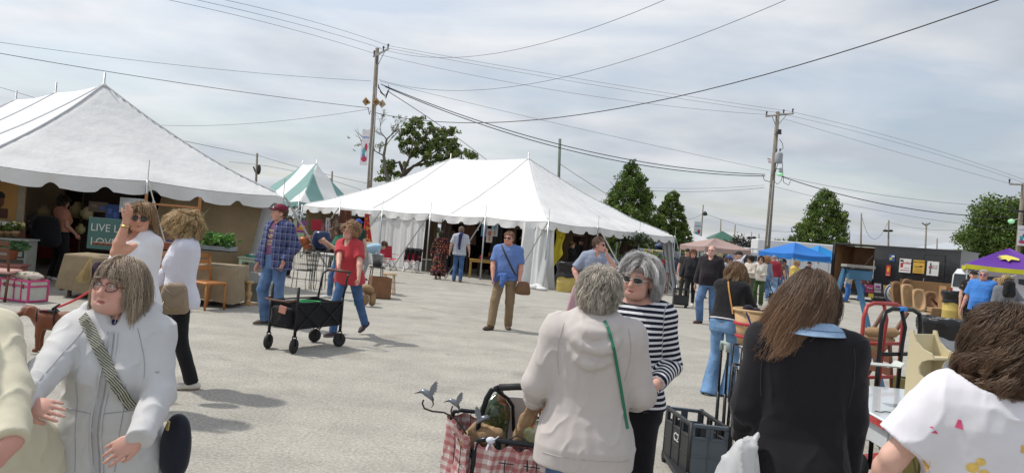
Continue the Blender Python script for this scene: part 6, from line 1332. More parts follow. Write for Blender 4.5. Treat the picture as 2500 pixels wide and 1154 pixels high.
person('woman in a yellow jacket and sunglasses browsing a table',1938,27,1.72,55,fig=dict(sex='f',fat=1.12,lean=10,head=(0,22,0),lh=(.08,-.42,1.02),rh=(-.1,-.42,1.04)),vox=.013,top=dict(mat=cloth('butter_yellow',(.62,.46,.12)),off=.026,sr=.08,cr=.06,hem=.84,name='yellow_jacket'),bottom=dict(mat=dn),shoes={},hair=hs(500,L=.06,cols=[(.38,.24,.12)],comb=(0,.3,0)),specs=dict(kind='sun',lw=.028,lh=.02),seed=65)
person('person dressed all in black stooping under the second blue canopy',1966,37,1.75,60,fig=dict(sex='m',fat=1.1,lean=22,lh=(.1,-.5,1.0)),vox=.018,top=dict(mat=blk),bottom=dict(mat=blk),shoes={},hat=dict(col=(.01,.01,.01)),seed=66)
for i,(px,d,h_,rz,c,hc,lb,sx) in enumerate(((1722,27,1.66,20,(.03,.03,.03),brn,'dark-haired woman in black half hidden behind the bald man','f'),(1757,29,1.7,0,(.40,.22,.18),blond,'person in a pinkish shirt half hidden right of the bald man','f'),(1905,33,1.72,150,(.16,.08,.05),[(.3,.28,.26)],'grey-haired person in brown behind the man in the dark red shirt','m'),(1915,36,1.7,10,(.40,.36,.33),brn,'small far person in a patterned pale shirt left of the yellow jacket','f'),(1868,36,1.78,30,(.5,.46,.40),[(.4,.3,.2)],'far person in a sun hat just right of the transformer pole foot','m'))):
 person(lb,px,d,h_,rz,fig=dict(sex=sx,fat=1.05),vox=.02,top=dict(mat=cloth('crowd_cloth_%d' % i,c),sleeve='short'),bottom=dict(mat=dn),shoes={},hair=hs(300,L=.10,cols=hc,K_=30),hat=dict(col=(.5,.42,.28)) if i == 4 else None,seed=70+i)
# by the trailer and the purple canopy
person('person in a red plaid shirt and jeans standing by the open trailer door',2106,35.5,1.72,120,fig=dict(sex='f',fat=1.05,lh=(.1,-.3,1.0)),vox=.014,top=dict(mat=M('red_plaid',pat=pat_plaid(.10,(.16,.02,.03),(.04,.02,.03),(.40,.30,.30),.4,.06),rough=.9),off=.02,hem=.82),bottom=dict(mat=denim('denim_bright',(.05,.15,.42)),tr=.095,kr=.08,ar=.08),shoes={},hair=hs(400,L=.14,cols=brn),seed=80)
person('person in a pale top bending behind the blue stepladder',2072,33,1.65,60,fig=dict(sex='f',lean=20),vox=.018,top=dict(mat=cloth('pale_top',(.42,.40,.36))),bottom=dict(mat=denim('denim_bright')),shoes={},hair=hs(300,L=.10,cols=brn),seed=81)
b_,rz_,h_ = (2401,17),-8,1.87
person('bearded man in a bright blue tee and black shorts in front of the purple canopy',*b_,h_,rz_,fig=dict(sex='m',fat=1.22,belly=.05,sh=1.04,lh=(.32,-.02,.88),rh=(-.34,-.02,.86)),skin=(.60,.31,.23),vox=.010,legs_skin=True,top=dict(mat=cloth('bright_blue',(.06,.21,.58)),sleeve='short',slen=.9,sr=.088,off=.022,hem=.82,flare=.02,name='blue_tee'),bottom=dict(mat=blk,length=.12,tr=.10,kr=.095),shoes=dict(col=(.3,.3,.3)),hair=hs(400,L=.03,vol=.006,cols=[(.5,.45,.42)],g=.05),specs=dict(kind='sun',lw=.027,lh=.019,lens=M('red_blue_lens',(.20,.06,.25),rough=.1)),seed=82)
bd = [o for o in bpy.data.objects if o.name.startswith('person') and o.get('label','').startswith('bearded')][0]
person('person in a black graphic tee and cap behind the bearded man',2376,19.5,1.84,20,fig=dict(sex='m',fat=1.14),vox=.014,top=dict(mat=M('graphic_tee',pat=pat_spots((.014,.013,.012),[(.30,.14,.08)],8,.2),rough=.9),sleeve='short',sr=.085,off=.022),bottom=dict(mat=blk),shoes={},hat=dict(col=(.015,.015,.015)),seed=83)
person('blond person in a dark top between the bearded man and the camouflage cap',2434,19.5,1.70,30,fig=dict(sex='f'),vox=.014,top=dict(mat=cloth('charcoal',(.03,.028,.028))),bottom=dict(mat=blk),shoes={},hair=hs(500,L=.18,cols=blond,part=0),seed=84)
gw,fgw = person('woman in a grey long-sleeved top, camouflage cap and black sling bag',2456,16.6,1.78,25,fig=dict(sex='f',fat=1.14,bust=.6,lh=(.30,-.28,.98),le=(.8,.5,-.3),rh=(-.2,-.15,.9)),vox=.011,top=dict(mat=cloth('heather_grey',(.16,.17,.19)),off=.022,sr=.078,cr=.055,hem=.86),bottom=dict(mat=blk),shoes={},hat=dict(col=(.16,.17,.10)),hair=hs(700,L=.18,cols=blond,part=0,face=.06),specs=dict(kind='sun',lw=.026,lh=.018),seed=85)
blob_bag('black sling bag across the chest of the woman in the camouflage cap',wp(2464,705,16.3),(.14,.08,.20),blk,15)
# ================================================================== vehicles, canopies, stalls and goods
def G0(px,py):
 x,y = px-1250.,py-577.;v = y*CR-x*SR;d = EYE*FPX/v;return Vector(((x*CR+y*SR)*d/FPX,d,0))
def canopy(label,px,d,side,rz,ze,zp,top_c,val_c=None,legs=((-1,-1),(1,-1),(1,1),(-1,1)),drop=.22,logo=None):
 r_ = thing('pop_up_canopy',label,'canopy',at(px,d,0),R(rz),'pop-up canopies');h = side/2
 m = M('canopy_%d_%d' % (int(top_c[0]*99),int(top_c[2]*99)),top_c,rough=.6,var=.06,trans=.2,bump=.1,bs=6);mv = M('valance_%d' % int((val_c or top_c)[1]*99),val_c,rough=.6,var=.05,trans=.2) if val_c else m
 for k in range(4):
  a_,b_ = [Vector((math.cos(PI/4+k*PI/2+j*PI/2)*h*1.4142,math.sin(PI/4+k*PI/2+j*PI/2)*h*1.4142,ze)) for j in (0,1)];ap = Vector((0,0,zp));mb = MB()
  mb.grid(lambda u,v:(a_.lerp(b_,u)).lerp(ap,v)-Vector((0,0,.10*math.sin(PI*v)*math.sin(PI*u)+.05*(1-v)*math.sin(PI*u))),12,10);mb.build('roof_panel',m,r_,fixn=False)
  mb = MB();mb.grid(lambda u,v:a_.lerp(b_,u)-Vector((0,0,.05*math.sin(PI*u)+drop*v))+(a_+b_-2*Vector((0,0,ze))).normalized()*(.01+.012*math.sin(u*19)*v),24,2);mb.build('valance',mv,r_,fixn=False)
 for sx,sy in legs:
  MB().box((sx*h*.97,sy*h*.97,ze/2),(.035,.035,ze)).build('leg',M('leg_white',(.6,.6,.6),rough=.4,metal=.3),r_)
 for k in range(4):
  a_,b_ = [Vector((math.cos(PI/4+k*PI/2+j*PI/2)*h*1.37,math.sin(PI/4+k*PI/2+j*PI/2)*h*1.37,ze-.03)) for j in (0,1)];mb = MB()
  for j in range(4):mb.tube([a_.lerp(b_,j/4)-Vector((0,0,.0 if j % 2 else .28)),a_.lerp(b_,(j+1)/4)-Vector((0,0,.28 if j % 2 else .0))],.012,4)
  mb.build('truss',alu,r_)
 return r_
canopy('bright blue pop-up canopy right of the transformer pole',1930,35.5,2.35,22,2.05,2.62,(.03,.20,.62))
canopy('second blue pop-up canopy, between the first one and the black trailer',1990,43,2.6,20,2.0,2.75,(.02,.27,.66))
canopy('dusty pink pop-up canopy behind the bald man',1736,34.5,2.4,15,2.02,2.46,(.42,.30,.27))
canopy('small distant white canopy behind the pink one',1688,62,3.6,10,2.5,3.3,(.72,.72,.74))
pc = canopy('purple canopy with a yellow valance at the right edge',2447,26,2.66,-29.5,2.12,2.84,(.13,.035,.33),(.62,.60,.03),drop=.16)
def emblem(parent,c,nrm,s,mat):
 mb = MB();a_,b_,_ = frame(nrm);pts = [(-1,.1),(-.4,.55),(.1,.75),(.9,.5),(.5,.35),(1.0,.1),(.45,0),(.85,-.35),(.2,-.2),(0,-.65),(-.3,-.15),(-.9,-.3)]
 mb._add([c+(a_*x+b_*y)*s for x,y in pts]+[c+nrm*.004+(a_*x+b_*y)*s*.98 for x,y in pts],[tuple(range(12)),tuple(range(12,24))[::-1]]+[(k,(k+1) % 12,12+(k+1) % 12,12+k) for k in range(12)]);mb.build('emblem',mat,parent)
hp = 1.33;emblem(pc,Vector((-hp*.05,-hp*.52,2.12+.72*.44)),Vector((0,-.48,.88)).normalized(),.34,M('yellow_print',(.62,.55,.10)))
# white tent behind the blue canopies
t_ = thing('white_trailer','long white box trailer behind the blue canopies','trailer',at(1945,50,0),R(-8));MB().box((0,0,1.75),(6.2,2.3,2.5),bev=.05).build('body',M('white_paint',(.66,.67,.68),rough=.35,var=.05),t_)
for k in (-1,1):MB().lathe([(.1,-.1),(.36,-.1),(.36,.1),(.1,.1)],(k*.45,-1.15,.36),18,ax=(0,1,0)).build('wheel',M('tyre',(.02,.02,.02),rough=.8),t_)
# ---- vans and car
def van(label,px,d,rz,col=(.68,.69,.70),rack=False,L_=5.2,name='van',hgt=2.0,suv=False,cat='van',hatch=False):
 r_ = thing(name,label,cat,at(px,d,0),R(rz));body = M('car_paint_%d' % int(col[0]*99),col,rough=.25,var=.03,coat=.6);gl = M('dark_glass',(.05,.06,.07),rough=.1);h = L_/2;W_ = .95
 prof = [(-h,.45),(-h,hgt-.25),(-h+.15,hgt),(h-1.9,hgt),(h-1.15,1.25),(h-.15,1.05),(h,.9),(h,.42)] if not suv else [(-h,.45),(-h+.02,1.05),(-h+.35,hgt-.06),(-h+.6,hgt),(h-2.2,hgt),(h-1.45,1.12),(h-.2,.98),(h,.8),(h,.42)]
 mb = MB();n = len(prof);V = []
 for y,s in ((-W_,1),(-W_*.98,1),(W_*.98,1),(W_,1)):V += [(x,y*(1 if z < 1.2 else .90+.0*z),z-(0 if abs(y) < W_ else .02)) for x,z in prof]
 F = [tuple(range(n)),tuple(range(3*n,4*n))[::-1]]+[(j*n+i,j*n+(i+1) % n,(j+1)*n+(i+1) % n,(j+1)*n+i) for j in range(3) for i in range(n)];mb._add(V,F);mb.build('body',body,r_)
 z0_,z1_ = (1.2,hgt-.2)
 for s in (-1,1):
  y = s*(W_*.905+.004)
  for x0,x1 in ((-h+.35,-h+1.35),(-h+1.5,-h+2.5),(-h+2.62,h-1.72)):
   if x1-x0 > .2:
    w_ = MB().prism([(x0,z0_),(x1+(.30 if x1 > h-1.9 else 0),z0_),(x1,z1_),(x0,z1_)],y-.012,y+.012,'xz').build('window',gl,r_)
  for x in (-h+.95,h-.95):
   w_ = MB().lathe([(.15,-.11),(.31,-.11),(.35,-.07),(.35,.07),(.31,.11),(.15,.11)],(x,s*(W_-.10),.35),24,ax=(0,1,0)).build('wheel',M('tyre',(.02,.02,.02),rough=.8),r_)
   MB().lathe([(.02,-.02),(.12,-.01),(.20,.02),(.21,-.03)],(x,s*(W_+.0),.35),20,ax=(0,s,0)).build('rim',alu,w_)
  MB().box((-h-.01,s*.82,.98),(.05,.12,.42)).build('tail_light',M('tail_red',(.35,.02,.02),rough=.25),r_);MB().box((h-.02,s*.72,.78),(.08,.26,.16)).build('headlight',M('lamp_clear',(.6,.62,.65),rough=.1),r_)
  MB().box((h-1.45,s*1.02,1.18),(.10,.16,.22)).build('mirror',frame_dark,r_)
  MB().box((-h+2.56,s*(W_*.99+.002),1.0),(.02,.01,.9)).build('door_seam',frame_dark,r_)
 MB().prism([(-.76,1.25),(.76,1.25),(.68,hgt-.2),(-.68,hgt-.2)],-h-.02,-h+.02,'yz').build('rear_window',gl,r_)
 mb = MB();mb._add([(h-1.13,-.78,1.27),(h-1.13,.78,1.27),(h-1.83,.72,hgt-.08),(h-1.83,-.72,hgt-.08),(h-1.10,-.78,1.28),(h-1.10,.78,1.28),(h-1.80,.72,hgt-.07),(h-1.80,-.72,hgt-.07)],[(0,1,2,3),(4,5,6,7),(0,1,5,4),(2,3,7,6),(1,2,6,5),(3,0,4,7)]);mb.build('windscreen',gl,r_)
 for x in (-h-.04,h+.02):MB().box((x,0,.5),(.12,1.8,.2)).build('bumper',M('bumper_grey',(.12,.12,.12),rough=.5),r_)
 if rack:
  mb = MB()
  for s in (-1,1):mb.tube([(-h+.3,s*.75,hgt+.25),(h-1.9,s*.75,hgt+.25)],.045,6)
  for x in (-h+.4,-h+1.7,h-2.1):
   for s in (-1,1):mb.tube([(x,s*.75,hgt),(x,s*.75,hgt+.25)],.035,5)
   mb.tube([(x,-.75,hgt+.25),(x,.75,hgt+.25)],.035,5)
  mb.build('roof_rack',M('leg_white'),r_)
 return r_
van('white van with a roof ladder rack behind the crowd',1822,47,200,rack=True)
van('white van with tinted windows behind the bearded man',2530,27,-8,L_=5.4,hgt=1.95)
van('dark blue estate car with a roof box seen through the central tent',1612,39,60,col=(.03,.045,.09),name='parked_car',suv=True,L_=4.6,hgt=1.65,cat='car')
rb = MB();rb.ball((0,0,1.86),(.85,.42,.20),16,10);c_ = [o for o in bpy.data.objects if o.name.startswith('parked_car')][0];rb.build('roof_box',M('roof_box',(.04,.06,.13),rough=.3),c_)
van('black pickup behind the right end of the central tent',1668,41,10,col=(.015,.017,.02),name='parked_car',suv=True,L_=4.6,hgt=1.5,cat='car')
# ---- black enclosed trailer
ta,tb = at(2030,37,1.6),at(2341,32.5,1.6);ta.z = tb.z = 0;TL = (tb-ta).length;TR = thing('cargo_trailer','black enclosed cargo trailer with its side door open and posters on the wall','trailer',ta,math.atan2(tb.y-ta.y,tb.x-ta.x));TH = 2.78
pb_ = M('black_gloss',(.016,.017,.019),rough=.16,var=.15,vs=.9,coat=.5,bump=.05,bs=3);ply = M('plywood',(.30,.17,.08),rough=.8,var=.3,vs=2.2);dx_ = TL*.355
mb = MB();mb.box(((dx_+TL)/2,.02,TH/2+.22),(TL-dx_,.05,TH-.44),bev=.004);mb.box((dx_/2+.05,.02,.42),(dx_,.05,.30),bev=.004);mb.box((.06,.02,TH/2+.2),(.12,.05,TH-.42),bev=.004);mb.box((TL-.02,1.15,TH/2+.2),(.05,2.3,TH-.42));mb.box((.0,1.15,TH/2+.2),(.05,2.3,TH-.42));mb.build('wall',pb_,TR)
MB().box((TL/2,1.15,TH+.01),(TL+.1,2.42,.06)).build('roof',pb_,TR)
mb = MB();mb.box((TL/2,2.2,TH/2+.2),(TL-.1,.04,TH-.5));mb.box((dx_+.5,1.15,TH/2+.2),(.04,2.1,TH-.5));mb.box((.08,1.2,TH/2+.2),(.04,2.0,TH-.5));mb.box((TL/2,1.15,.5),(TL-.1,2.1,.04));mb.box((dx_/2,2.14,1.9),(dx_,.06,.08));mb.box((dx_/2,2.14,1.1),(dx_,.06,.08));mb.build('plywood_lining',ply,TR)
d_ = MB().box((TL*.82,-.012,TH/2+.15),(.85,.02,1.95)).build('side_door',pb_,TR);mb = MB()
for s in (-1,1):mb.box((TL*.82+s*.44,-.026,TH/2+.15),(.03,.012,2.0))
mb.box((TL*.82,-.026,TH/2+1.14),(.9,.012,.03));mb.build('door_frame',frame_dark,d_);MB().box((TL*.82-.38,-.04,1.3),(.03,.04,.22)).build('handle',alu,d_)
MB().tube([(dx_*.62,-.3,1.05),(dx_*.98,-.02,2.3)],.018,5).build('cable',steel_d,TR);MB().box((dx_+.03,-.01,1.6),(.03,.03,.9)).build('grab_handle',M('leg_white'),TR)
for x in (TL*.42,TL*.55):MB().lathe([(.1,-.1),(.33,-.1),(.33,.1),(.1,.1)],(x,.0,.33),18,ax=(0,1,0)).build('wheel',M('tyre',(.02,.02,.02),rough=.8),TR)
MB().tube([(-.0,1.1,.45),(-1.0,1.1,.42)],.05,4).build('drawbar',steel_d,TR)
def board(label,pos,w_,h_,rz,col,marks,name='sign_board',tilt=0,parent=None,cat='sign'):
 """marks: (text, x, z, size, colour) or ('#', x, z, w, h, colour)"""
 r_ = MB();r_.box((0,0,0),(w_,.02,h_),bev=.002);o = r_.build(name,M('board_%d_%d_%d' % tuple(int(c*99) for c in col),col,rough=.6,var=.05),None);o.location = pos;o.rotation_euler = (R(tilt),0,rz);tag(o,label,cat)
 for k,m_ in enumerate(marks):
  if m_[0] == '#':MB().box((m_[1],-.014,m_[2]),(m_[3],.006,m_[4]),bev=.001).build('printed_mark',M('ink_%d_%d_%d' % tuple(int(c*99) for c in m_[5]),m_[5],rough=.7),o)
  elif m_[0] == 'O':MB().ball((m_[1],-.012,m_[2]),(m_[3],.008,m_[4]),16,8).build('printed_mark',M('ink_%d_%d_%d' % tuple(int(c*99) for c in m_[5]),m_[5],rough=.7),o)
  else:text(m_[0],m_[3],M('ink_%d_%d_%d' % tuple(int(c*99) for c in m_[4]),m_[4],rough=.7),o,TM((m_[1],-.014,m_[2])),.002,shear=m_[5] if len(m_) > 5 else 0)
 return o
ux = (tb-ta).normalized();nx_ = Vector((ux.y,-ux.x,0));tz = TR.rotation_euler[2]
def onT(px,z,w=0):
 lo = ta+ux*0;t = min(range(0,300),key=lambda k:abs((lambda q:1250+((q.x)*CR-(z-EYE)*SR)/q.y*FPX)(ta+ux*TL*k/300)-px))/300;return ta+ux*TL*t+nx_*.03+Vector((0,0,z))
red_,blk_,wht_,yel_ = (.42,.03,.04),(.03,.03,.03),(.66,.65,.62),(.60,.36,.05)
board('white poster reading Indian with a motorcycle badge, on the trailer wall',onT(2208,1.93),.52,.66,tz,(.66,.64,.62),[('Indian',.06,.14,.17,red_,.3),('O',-.16,.23,.09,.05,blk_),('#',-.15,.02,.12,.22,red_),('#',.08,-.1,.22,.03,(.4,.35,.35)),('#',0,-.22,.40,.03,red_)])
board('orange-yellow poster with a rifle picture, on the trailer wall',onT(2242,1.93),.50,.62,tz,yel_,[('WINCHESTER',0,.22,.085,blk_),('#',-.03,.0,.34,.03,blk_),('#',.1,.035,.14,.03,blk_),('#',0,-.12,.3,.02,(.2,.12,.05)),('#',0,-.22,.36,.025,(.2,.12,.05))])
board('white poster with a slanting black picture, rightmost on the trailer wall',onT(2276,1.90),.50,.66,tz,wht_,[('BUILT IN',.06,.12,.075,blk_),('MAINE',.08,.02,.075,blk_),('#',-.10,.0,.07,.5,(.12,.12,.13)),('O',-.10,.05,.09,.05,(.4,.05,.08))])
board('small dark blue and yellow poster, upper left on the trailer wall',onT(2173,2.25),.28,.32,tz,(.03,.08,.22),[('#',-.04,-.04,.12,.1,(.62,.45,.04)),('#',.05,.08,.14,.08,wht_)])
board('narrow red poster with a yellow figure, lower left on the trailer wall',onT(2170,1.62),.22,.52,tz,(.42,.05,.03),[('O',0,.04,.06,.13,(.65,.35,.03)),('#',0,-.2,.14,.02,wht_)])
# ---- generic furniture
def table(label,loc,sx,sy,h,mat,rz=0,leg=.05,group=None,apron=.08,name='table',turned=False,th=.03):
 r_ = thing(name,label,'table',loc,R(rz),group);MB().box((0,0,h-th/2),(sx,sy,th),bev=.008).build('table_top',mat,r_)
 if apron:mb = MB();[mb.box((0,s*(sy/2-.05),h-th-apron/2),(sx-.12,.02,apron)) for s in (-1,1)];[mb.box((s*(sx/2-.05),0,h-th-apron/2),(.02,sy-.12,apron)) for s in (-1,1)];mb.build('apron',mat,r_)
 for a_ in (-1,1):
  for b_ in (-1,1):
   p = (a_*(sx/2-.06),b_*(sy/2-.06),0);mb = MB()
   if turned:mb.lathe([(leg*.35,0),(leg*.5,.03),(leg*.4,.08),(leg*.62,.2*h),(leg*.8,.45*h),(leg*.45,.6*h),(leg*.75,.64*h),(leg*.5,.68*h),(leg*.6,h-th)],p,12)
   else:mb.box((p[0],p[1],(h-th)/2),(leg,leg,h-th))
   mb.build('leg',mat,r_)
 return r_
def chair(label,loc,mat,seat,rz=0,h=.45,back=.92,group=None,fold=False,slats=2):
 r_ = thing('chair',label,'chair',loc,R(rz),group);MB().box((0,0,h),(.42,.42,.05),bev=.02).build('seat',seat,r_)
 for a_ in (-1,1):
  MB().tube([(a_*.18,-.18,h),(a_*.19,-.20,0)],.019,6).build('leg',mat,r_);MB().tube([(a_*.17,.17,h),(a_*.18,.24,0)],.019,6).build('leg',mat,r_)
  MB().tube([(a_*.17,.18,h),(a_*.17,.26,back)],.019,6).build('back_post',mat,r_)
 mb = MB();[mb.box((0,.20+.055*k/slats+.02,h+(back-h)*(.5+.45*k/slats)),(.36,.02,.07)) for k in range(slats+1)];mb.build('backrest',mat,r_);return r_
def drape(label,loc,sx,sy,h,mat,rz=0,low=.15,name='table_cover',cat='cloth',seed=1):
 """a cloth laid over a table: top and falling folds"""
 g_ = random.Random(seed);ph = g_.random()*6;mb = MB();n = 96;per = 2*(sx+sy)
 def ring(s):
  s = s*per
  for L_,f in ((sx,lambda q:(-sx/2+q,-sy/2)),(sy,lambda q:(sx/2,-sy/2+q)),(sx,lambda q:(sx/2-q,sy/2)),(sy,lambda q:(-sx/2,sy/2-q))):
   if s <= L_:return f(s)
   s -= L_
  return f(L_)
 def f(u,v):
  x,y = ring(min(u,.9999));
  if v < .25:k = v/.25;return (x*k,y*k,h+.006)
  k = (v-.25)/.75;o = .035*k*(1+1.0*math.sin(u*per*13+ph+math.sin(u*40)))+.02*k;l_ = math.hypot(x,y)+1e-6;return (x*(1+o/l_*1.2),y*(1+o/l_*1.2),h-(h-low-.03*math.sin(u*30+ph))*k)
 mb.grid(f,n,16);o = mb.build(name,mat,None,fixn=False);o.location = loc;o.rotation_euler = (0,0,R(rz));tag(o,label,cat);return o
mint = M('mint_paint',(.48,.56,.40),rough=.6,var=.08);dkw = M('dark_wood',(.07,.035,.02),rough=.5,var=.3);orw = M('orange_wood',(.42,.17,.05),rough=.5,var=.2,vs=4);pine = M('pine',(.50,.33,.16),rough=.6,var=.2,vs=5);burlap = M('burlap',(.30,.235,.15),rough=.95,var=.2,bump=.5,bs=120);honey = M('honey_wood',(.42,.25,.06),rough=.5,var=.2)
grey_cr = M('grey_paint_wood',(.13,.135,.12),rough=.8,var=.3);white_m = M('white_metal',(.60,.60,.58),rough=.5,var=.1);iron = M('wrought_iron',(.03,.03,.03),rough=.5);mint_g = M('teal_glass',(.05,.28,.24),rough=.2)
def plant(label,loc,n,r,h,cols,seed=1,name='potted_plant',blooms=None,pot=None,lsz=.09,cat='plant'):
 r_ = thing(name,label,cat,loc);g_ = np.random.default_rng(seed);c = np.stack([g_.normal(size=n)*r*.5,g_.normal(size=n)*r*.5,h*(.45+.55*g_.random(n))],1);V,F,cc = leaf_cloud(c,np.full(n,r*.35),9,lsz,cols,seed);fast_mesh('foliage',V,F,leaf_m,r_,smooth=False,cols=cc)
 mb = MB();[mb.tube([(q[0]*.2,q[1]*.2,0),tuple(q)],.005,4) for q in c[:30]];mb.build('stems',M('stem_green',(.12,.16,.05)),r_)
 if blooms:
  for k,(bc,nb) in enumerate(blooms):
   mb = MB();[mb.ball((g_.normal()*r*.55,g_.normal()*r*.55,h*(.75+.35*g_.random())),(.035,.035,.04),8,6) for _ in range(nb)];mb.build('blossom',M('bloom_%d_%d' % (int(bc[0]*99),int(bc[1]*99)),bc,rough=.8,trans=.2),r_)
 if pot:MB().lathe([(pot[0]*.7,-pot[1]),(pot[0]*.9,-.04),(pot[0]*1.05,-.04),(pot[0]*1.05,.01),(pot[0]*.9,.01),(pot[0]*.8,-.03)],(0,0,0),18).build('pot',pot[2],r_)
 return r_
terra = M('terracotta',(.33,.12,.06),rough=.9,var=.15)
def drum(label,px,d,r,h,cols,bag=None,name='trash_drum'):
 r_ = thing(name,label,'trash can',at(px,d,0));MB().lathe([(r*.97,0),(r,.02),(r,h*.33-.02),(r*1.03,h*.33),(r,h*.33+.02),(r,h*.66-.02),(r*1.03,h*.66),(r,h*.66+.02),(r,h),(r*.96,h)],n=28).build('drum',cols,r_)
 if bag:
  g = SDF((-r*1.5,-r*1.5,h*.4),(r*1.5,r*1.5,h*1.2),.03);g.fn((-r*1.4,-r*1.4,h*bag),(r*1.4,r*1.4,h*1.04),lambda X,Y,Z:np.maximum(np.abs(np.sqrt(X*X+Y*Y)-r*1.04-.03*np.sin((h*1.04-Z)*14))-.028,np.maximum(h*bag+.02*np.sin(5*np.arctan2(Y,X))-Z,Z-h*1.03)),.01);V,F = g.mesh(1);V = folds(V,F,.022,5,(16,16,20));fast_mesh('bin_bag',V,F,M('bin_bag',(.012,.012,.013),rough=.28,var=.1),r_)
 return r_
yellow_p = M('yellow_drum_paint',(.55,.42,.12),rough=.55,var=.15,vs=5)
bd_ = drum('yellow drum with a black upper half beside the tent corner',1381,24.0,.33,.97,yellow_p,bag=.50)
drum('yellow drum lined with a black bag beside the leaning dough bowls',2322,27,.33,1.06,yellow_p,bag=.60)
drum('large grey plastic bin lined with a black bag behind the cream shelf',2284,10.2,.25,1.04,M('grey_bin',(.38,.39,.41),rough=.5,var=.08),bag=.74)
# ---- black folding wagon
WA = [G0(717,862),G0(652,850),G0(827,847),G0(767,833)]
wc = sum(WA,Vector())/4;wdir = ((WA[2]+WA[3])/2-(WA[0]+WA[1])/2);wlen = wdir.length;wr_ = math.atan2(wdir.y,wdir.x);ww_ = (WA[0]-WA[1]).length
wg = thing('folding_wagon','black folding cloth wagon with four wheels, pushed by the woman in coral red','wagon',wc,wr_);hx_,hy_ = wlen/2,ww_/2;bkc = cloth('wagon_canvas',(.010,.010,.012),rough=.75,var=.2);bkm = M('black_tube',(.012,.012,.013),rough=.35,metal=.3,var=.05);rub = M('rubber',(.02,.02,.02),rough=.7)
z0_,z1_ = .30,.62
mb = MB();mb.T = None;t_ = .012
for (a_,b_) in (((-hx_,-hy_),(hx_,-hy_)),((hx_,-hy_),(hx_,hy_)),((hx_,hy_),(-hx_,hy_)),((-hx_,hy_),(-hx_,-hy_))):
 a_,b_ = Vector((*a_,0)),Vector((*b_,0));n_ = (b_-a_).normalized().cross(Vector((0,0,1)))
 mb.grid(lambda u,v:a_.lerp(b_,u)+Vector((0,0,z0_+(z1_-z0_)*v-.02*math.sin(PI*u)*v))+n_*(-.018*math.sin(PI*v)*math.sin(PI*u)+.004*math.sin(u*30+v*9)),20,8);mb.grid(lambda u,v:a_.lerp(b_,u)+Vector((0,0,z0_+(z1_-z0_)*v-.02*math.sin(PI*u)*v))+n_*(-.018*math.sin(PI*v)*math.sin(PI*u)-.012),20,8)
mb.box((0,0,z0_),(wlen,ww_,.02));mb.build('cloth_tub',bkc,wg,fixn=False)
g = SDF((-hx_-.12,-hy_,.28),(-hx_+.03,hy_,.62),.012);g.fn((-hx_-.1,-hy_,.3),(-hx_+.02,hy_,.6),lambda X,Y,Z:((np.abs((X+hx_+.02)/.055)**2.5+np.abs(Y/(hy_*.8))**6+np.abs((Z-.44)/.12)**6)**.3-1)*.05,.01);V,F = g.mesh(1);V = folds(V,F,.008,5,(40,40,30));fast_mesh('end_pocket',V,F,bkc,wg)
MB().box((-hx_-.085,-.06,.53),(.02,.10,.09),rz=.1,rx=.15).build('pocket_paper',M('salmon_paper',(.55,.25,.18)),wg)
for sx in (-1,1):
 for sy in (-1,1):
  top = .82 if sx < 0 else .66
  MB().tube([(sx*hx_,sy*hy_,.20),(sx*hx_,sy*hy_,top)],.019,8).build('corner_post',bkm,wg)
  w_ = MB().lathe([(.055,-.02),(.086,-.022),(.092,-.010),(.092,.010),(.086,.022),(.055,.02)],(sx*hx_,sy*(hy_+.0),.092),20,ax=(.3*sx,1,0)).build('wheel',rub,wg)
  mb = MB();[mb.tube([(sx*hx_,sy*hy_,.092),(sx*hx_+.055*math.cos(a_),sy*hy_,.092+.055*math.sin(a_))],.007,4) for a_ in [k*2*PI/5 for k in range(5)]];mb.build('spokes',M('rim_grey',(.08,.08,.085),rough=.4),w_)
  MB().tube([(sx*hx_+.0,sy*hy_-.03,.092),(sx*hx_,sy*hy_-.03,.21),(sx*hx_,sy*hy_+.03,.21),(sx*hx_,sy*hy_+.03,.092)],.008,5).build('fork',bkm,wg)
for sy in (-1,1):
 mb = MB();y = sy*(hy_+.012)
 for k in range(2):x0,x1 = -hx_+wlen*k/2,-hx_+wlen*(k+1)/2;mb.tube([(x0,y,.27),(x1,y,.60)],.010,5);mb.tube([(x0,y+.006*sy,.60),(x1,y+.006*sy,.27)],.010,5)
 mb.tube([(-hx_,y,.62),(hx_,y,.62)],.011,5);mb.build('side_brace',bkm,wg)
wood_h = M('brown_grip',(.10,.05,.035),rough=.6)
MB().tube([(-hx_-.01,-hy_,.66),(-hx_-.13,-hy_*.9,.64),(-hx_-.13,hy_*.9,.64),(-hx_-.01,hy_,.66)],.014,8).build('front_bar',wood_h,wg)
MB().tube([(hx_,-hy_,.62),(hx_+.06,-hy_,.95),(hx_+.14,-hy_*.9,1.0)],.014,8).build('handle_arm',bkm,wg);MB().tube([(hx_,hy_,.62),(hx_+.06,hy_,.95),(hx_+.14,hy_*.9,1.0)],.014,8).build('handle_arm',bkm,wg)
MB().tube([(hx_+.14,-hy_*.95,1.0),(hx_+.14,hy_*.95,1.0)],.018,8).build('handle_grip',wood_h,wg)
mb = MB();mb.tube([(.20*math.cos(t),.13*math.sin(t),0) for t in [k*PI/10 for k in range(21)]],.014,6,cap=False);o = mb.build('green_hoop',M('bright_green',(.03,.35,.10),rough=.4));o.location = wc+Vector((0,0,.60));o.rotation_euler = (0,.05,wr_);tag(o,'bright green plastic hoop lying in the black wagon','hoop')
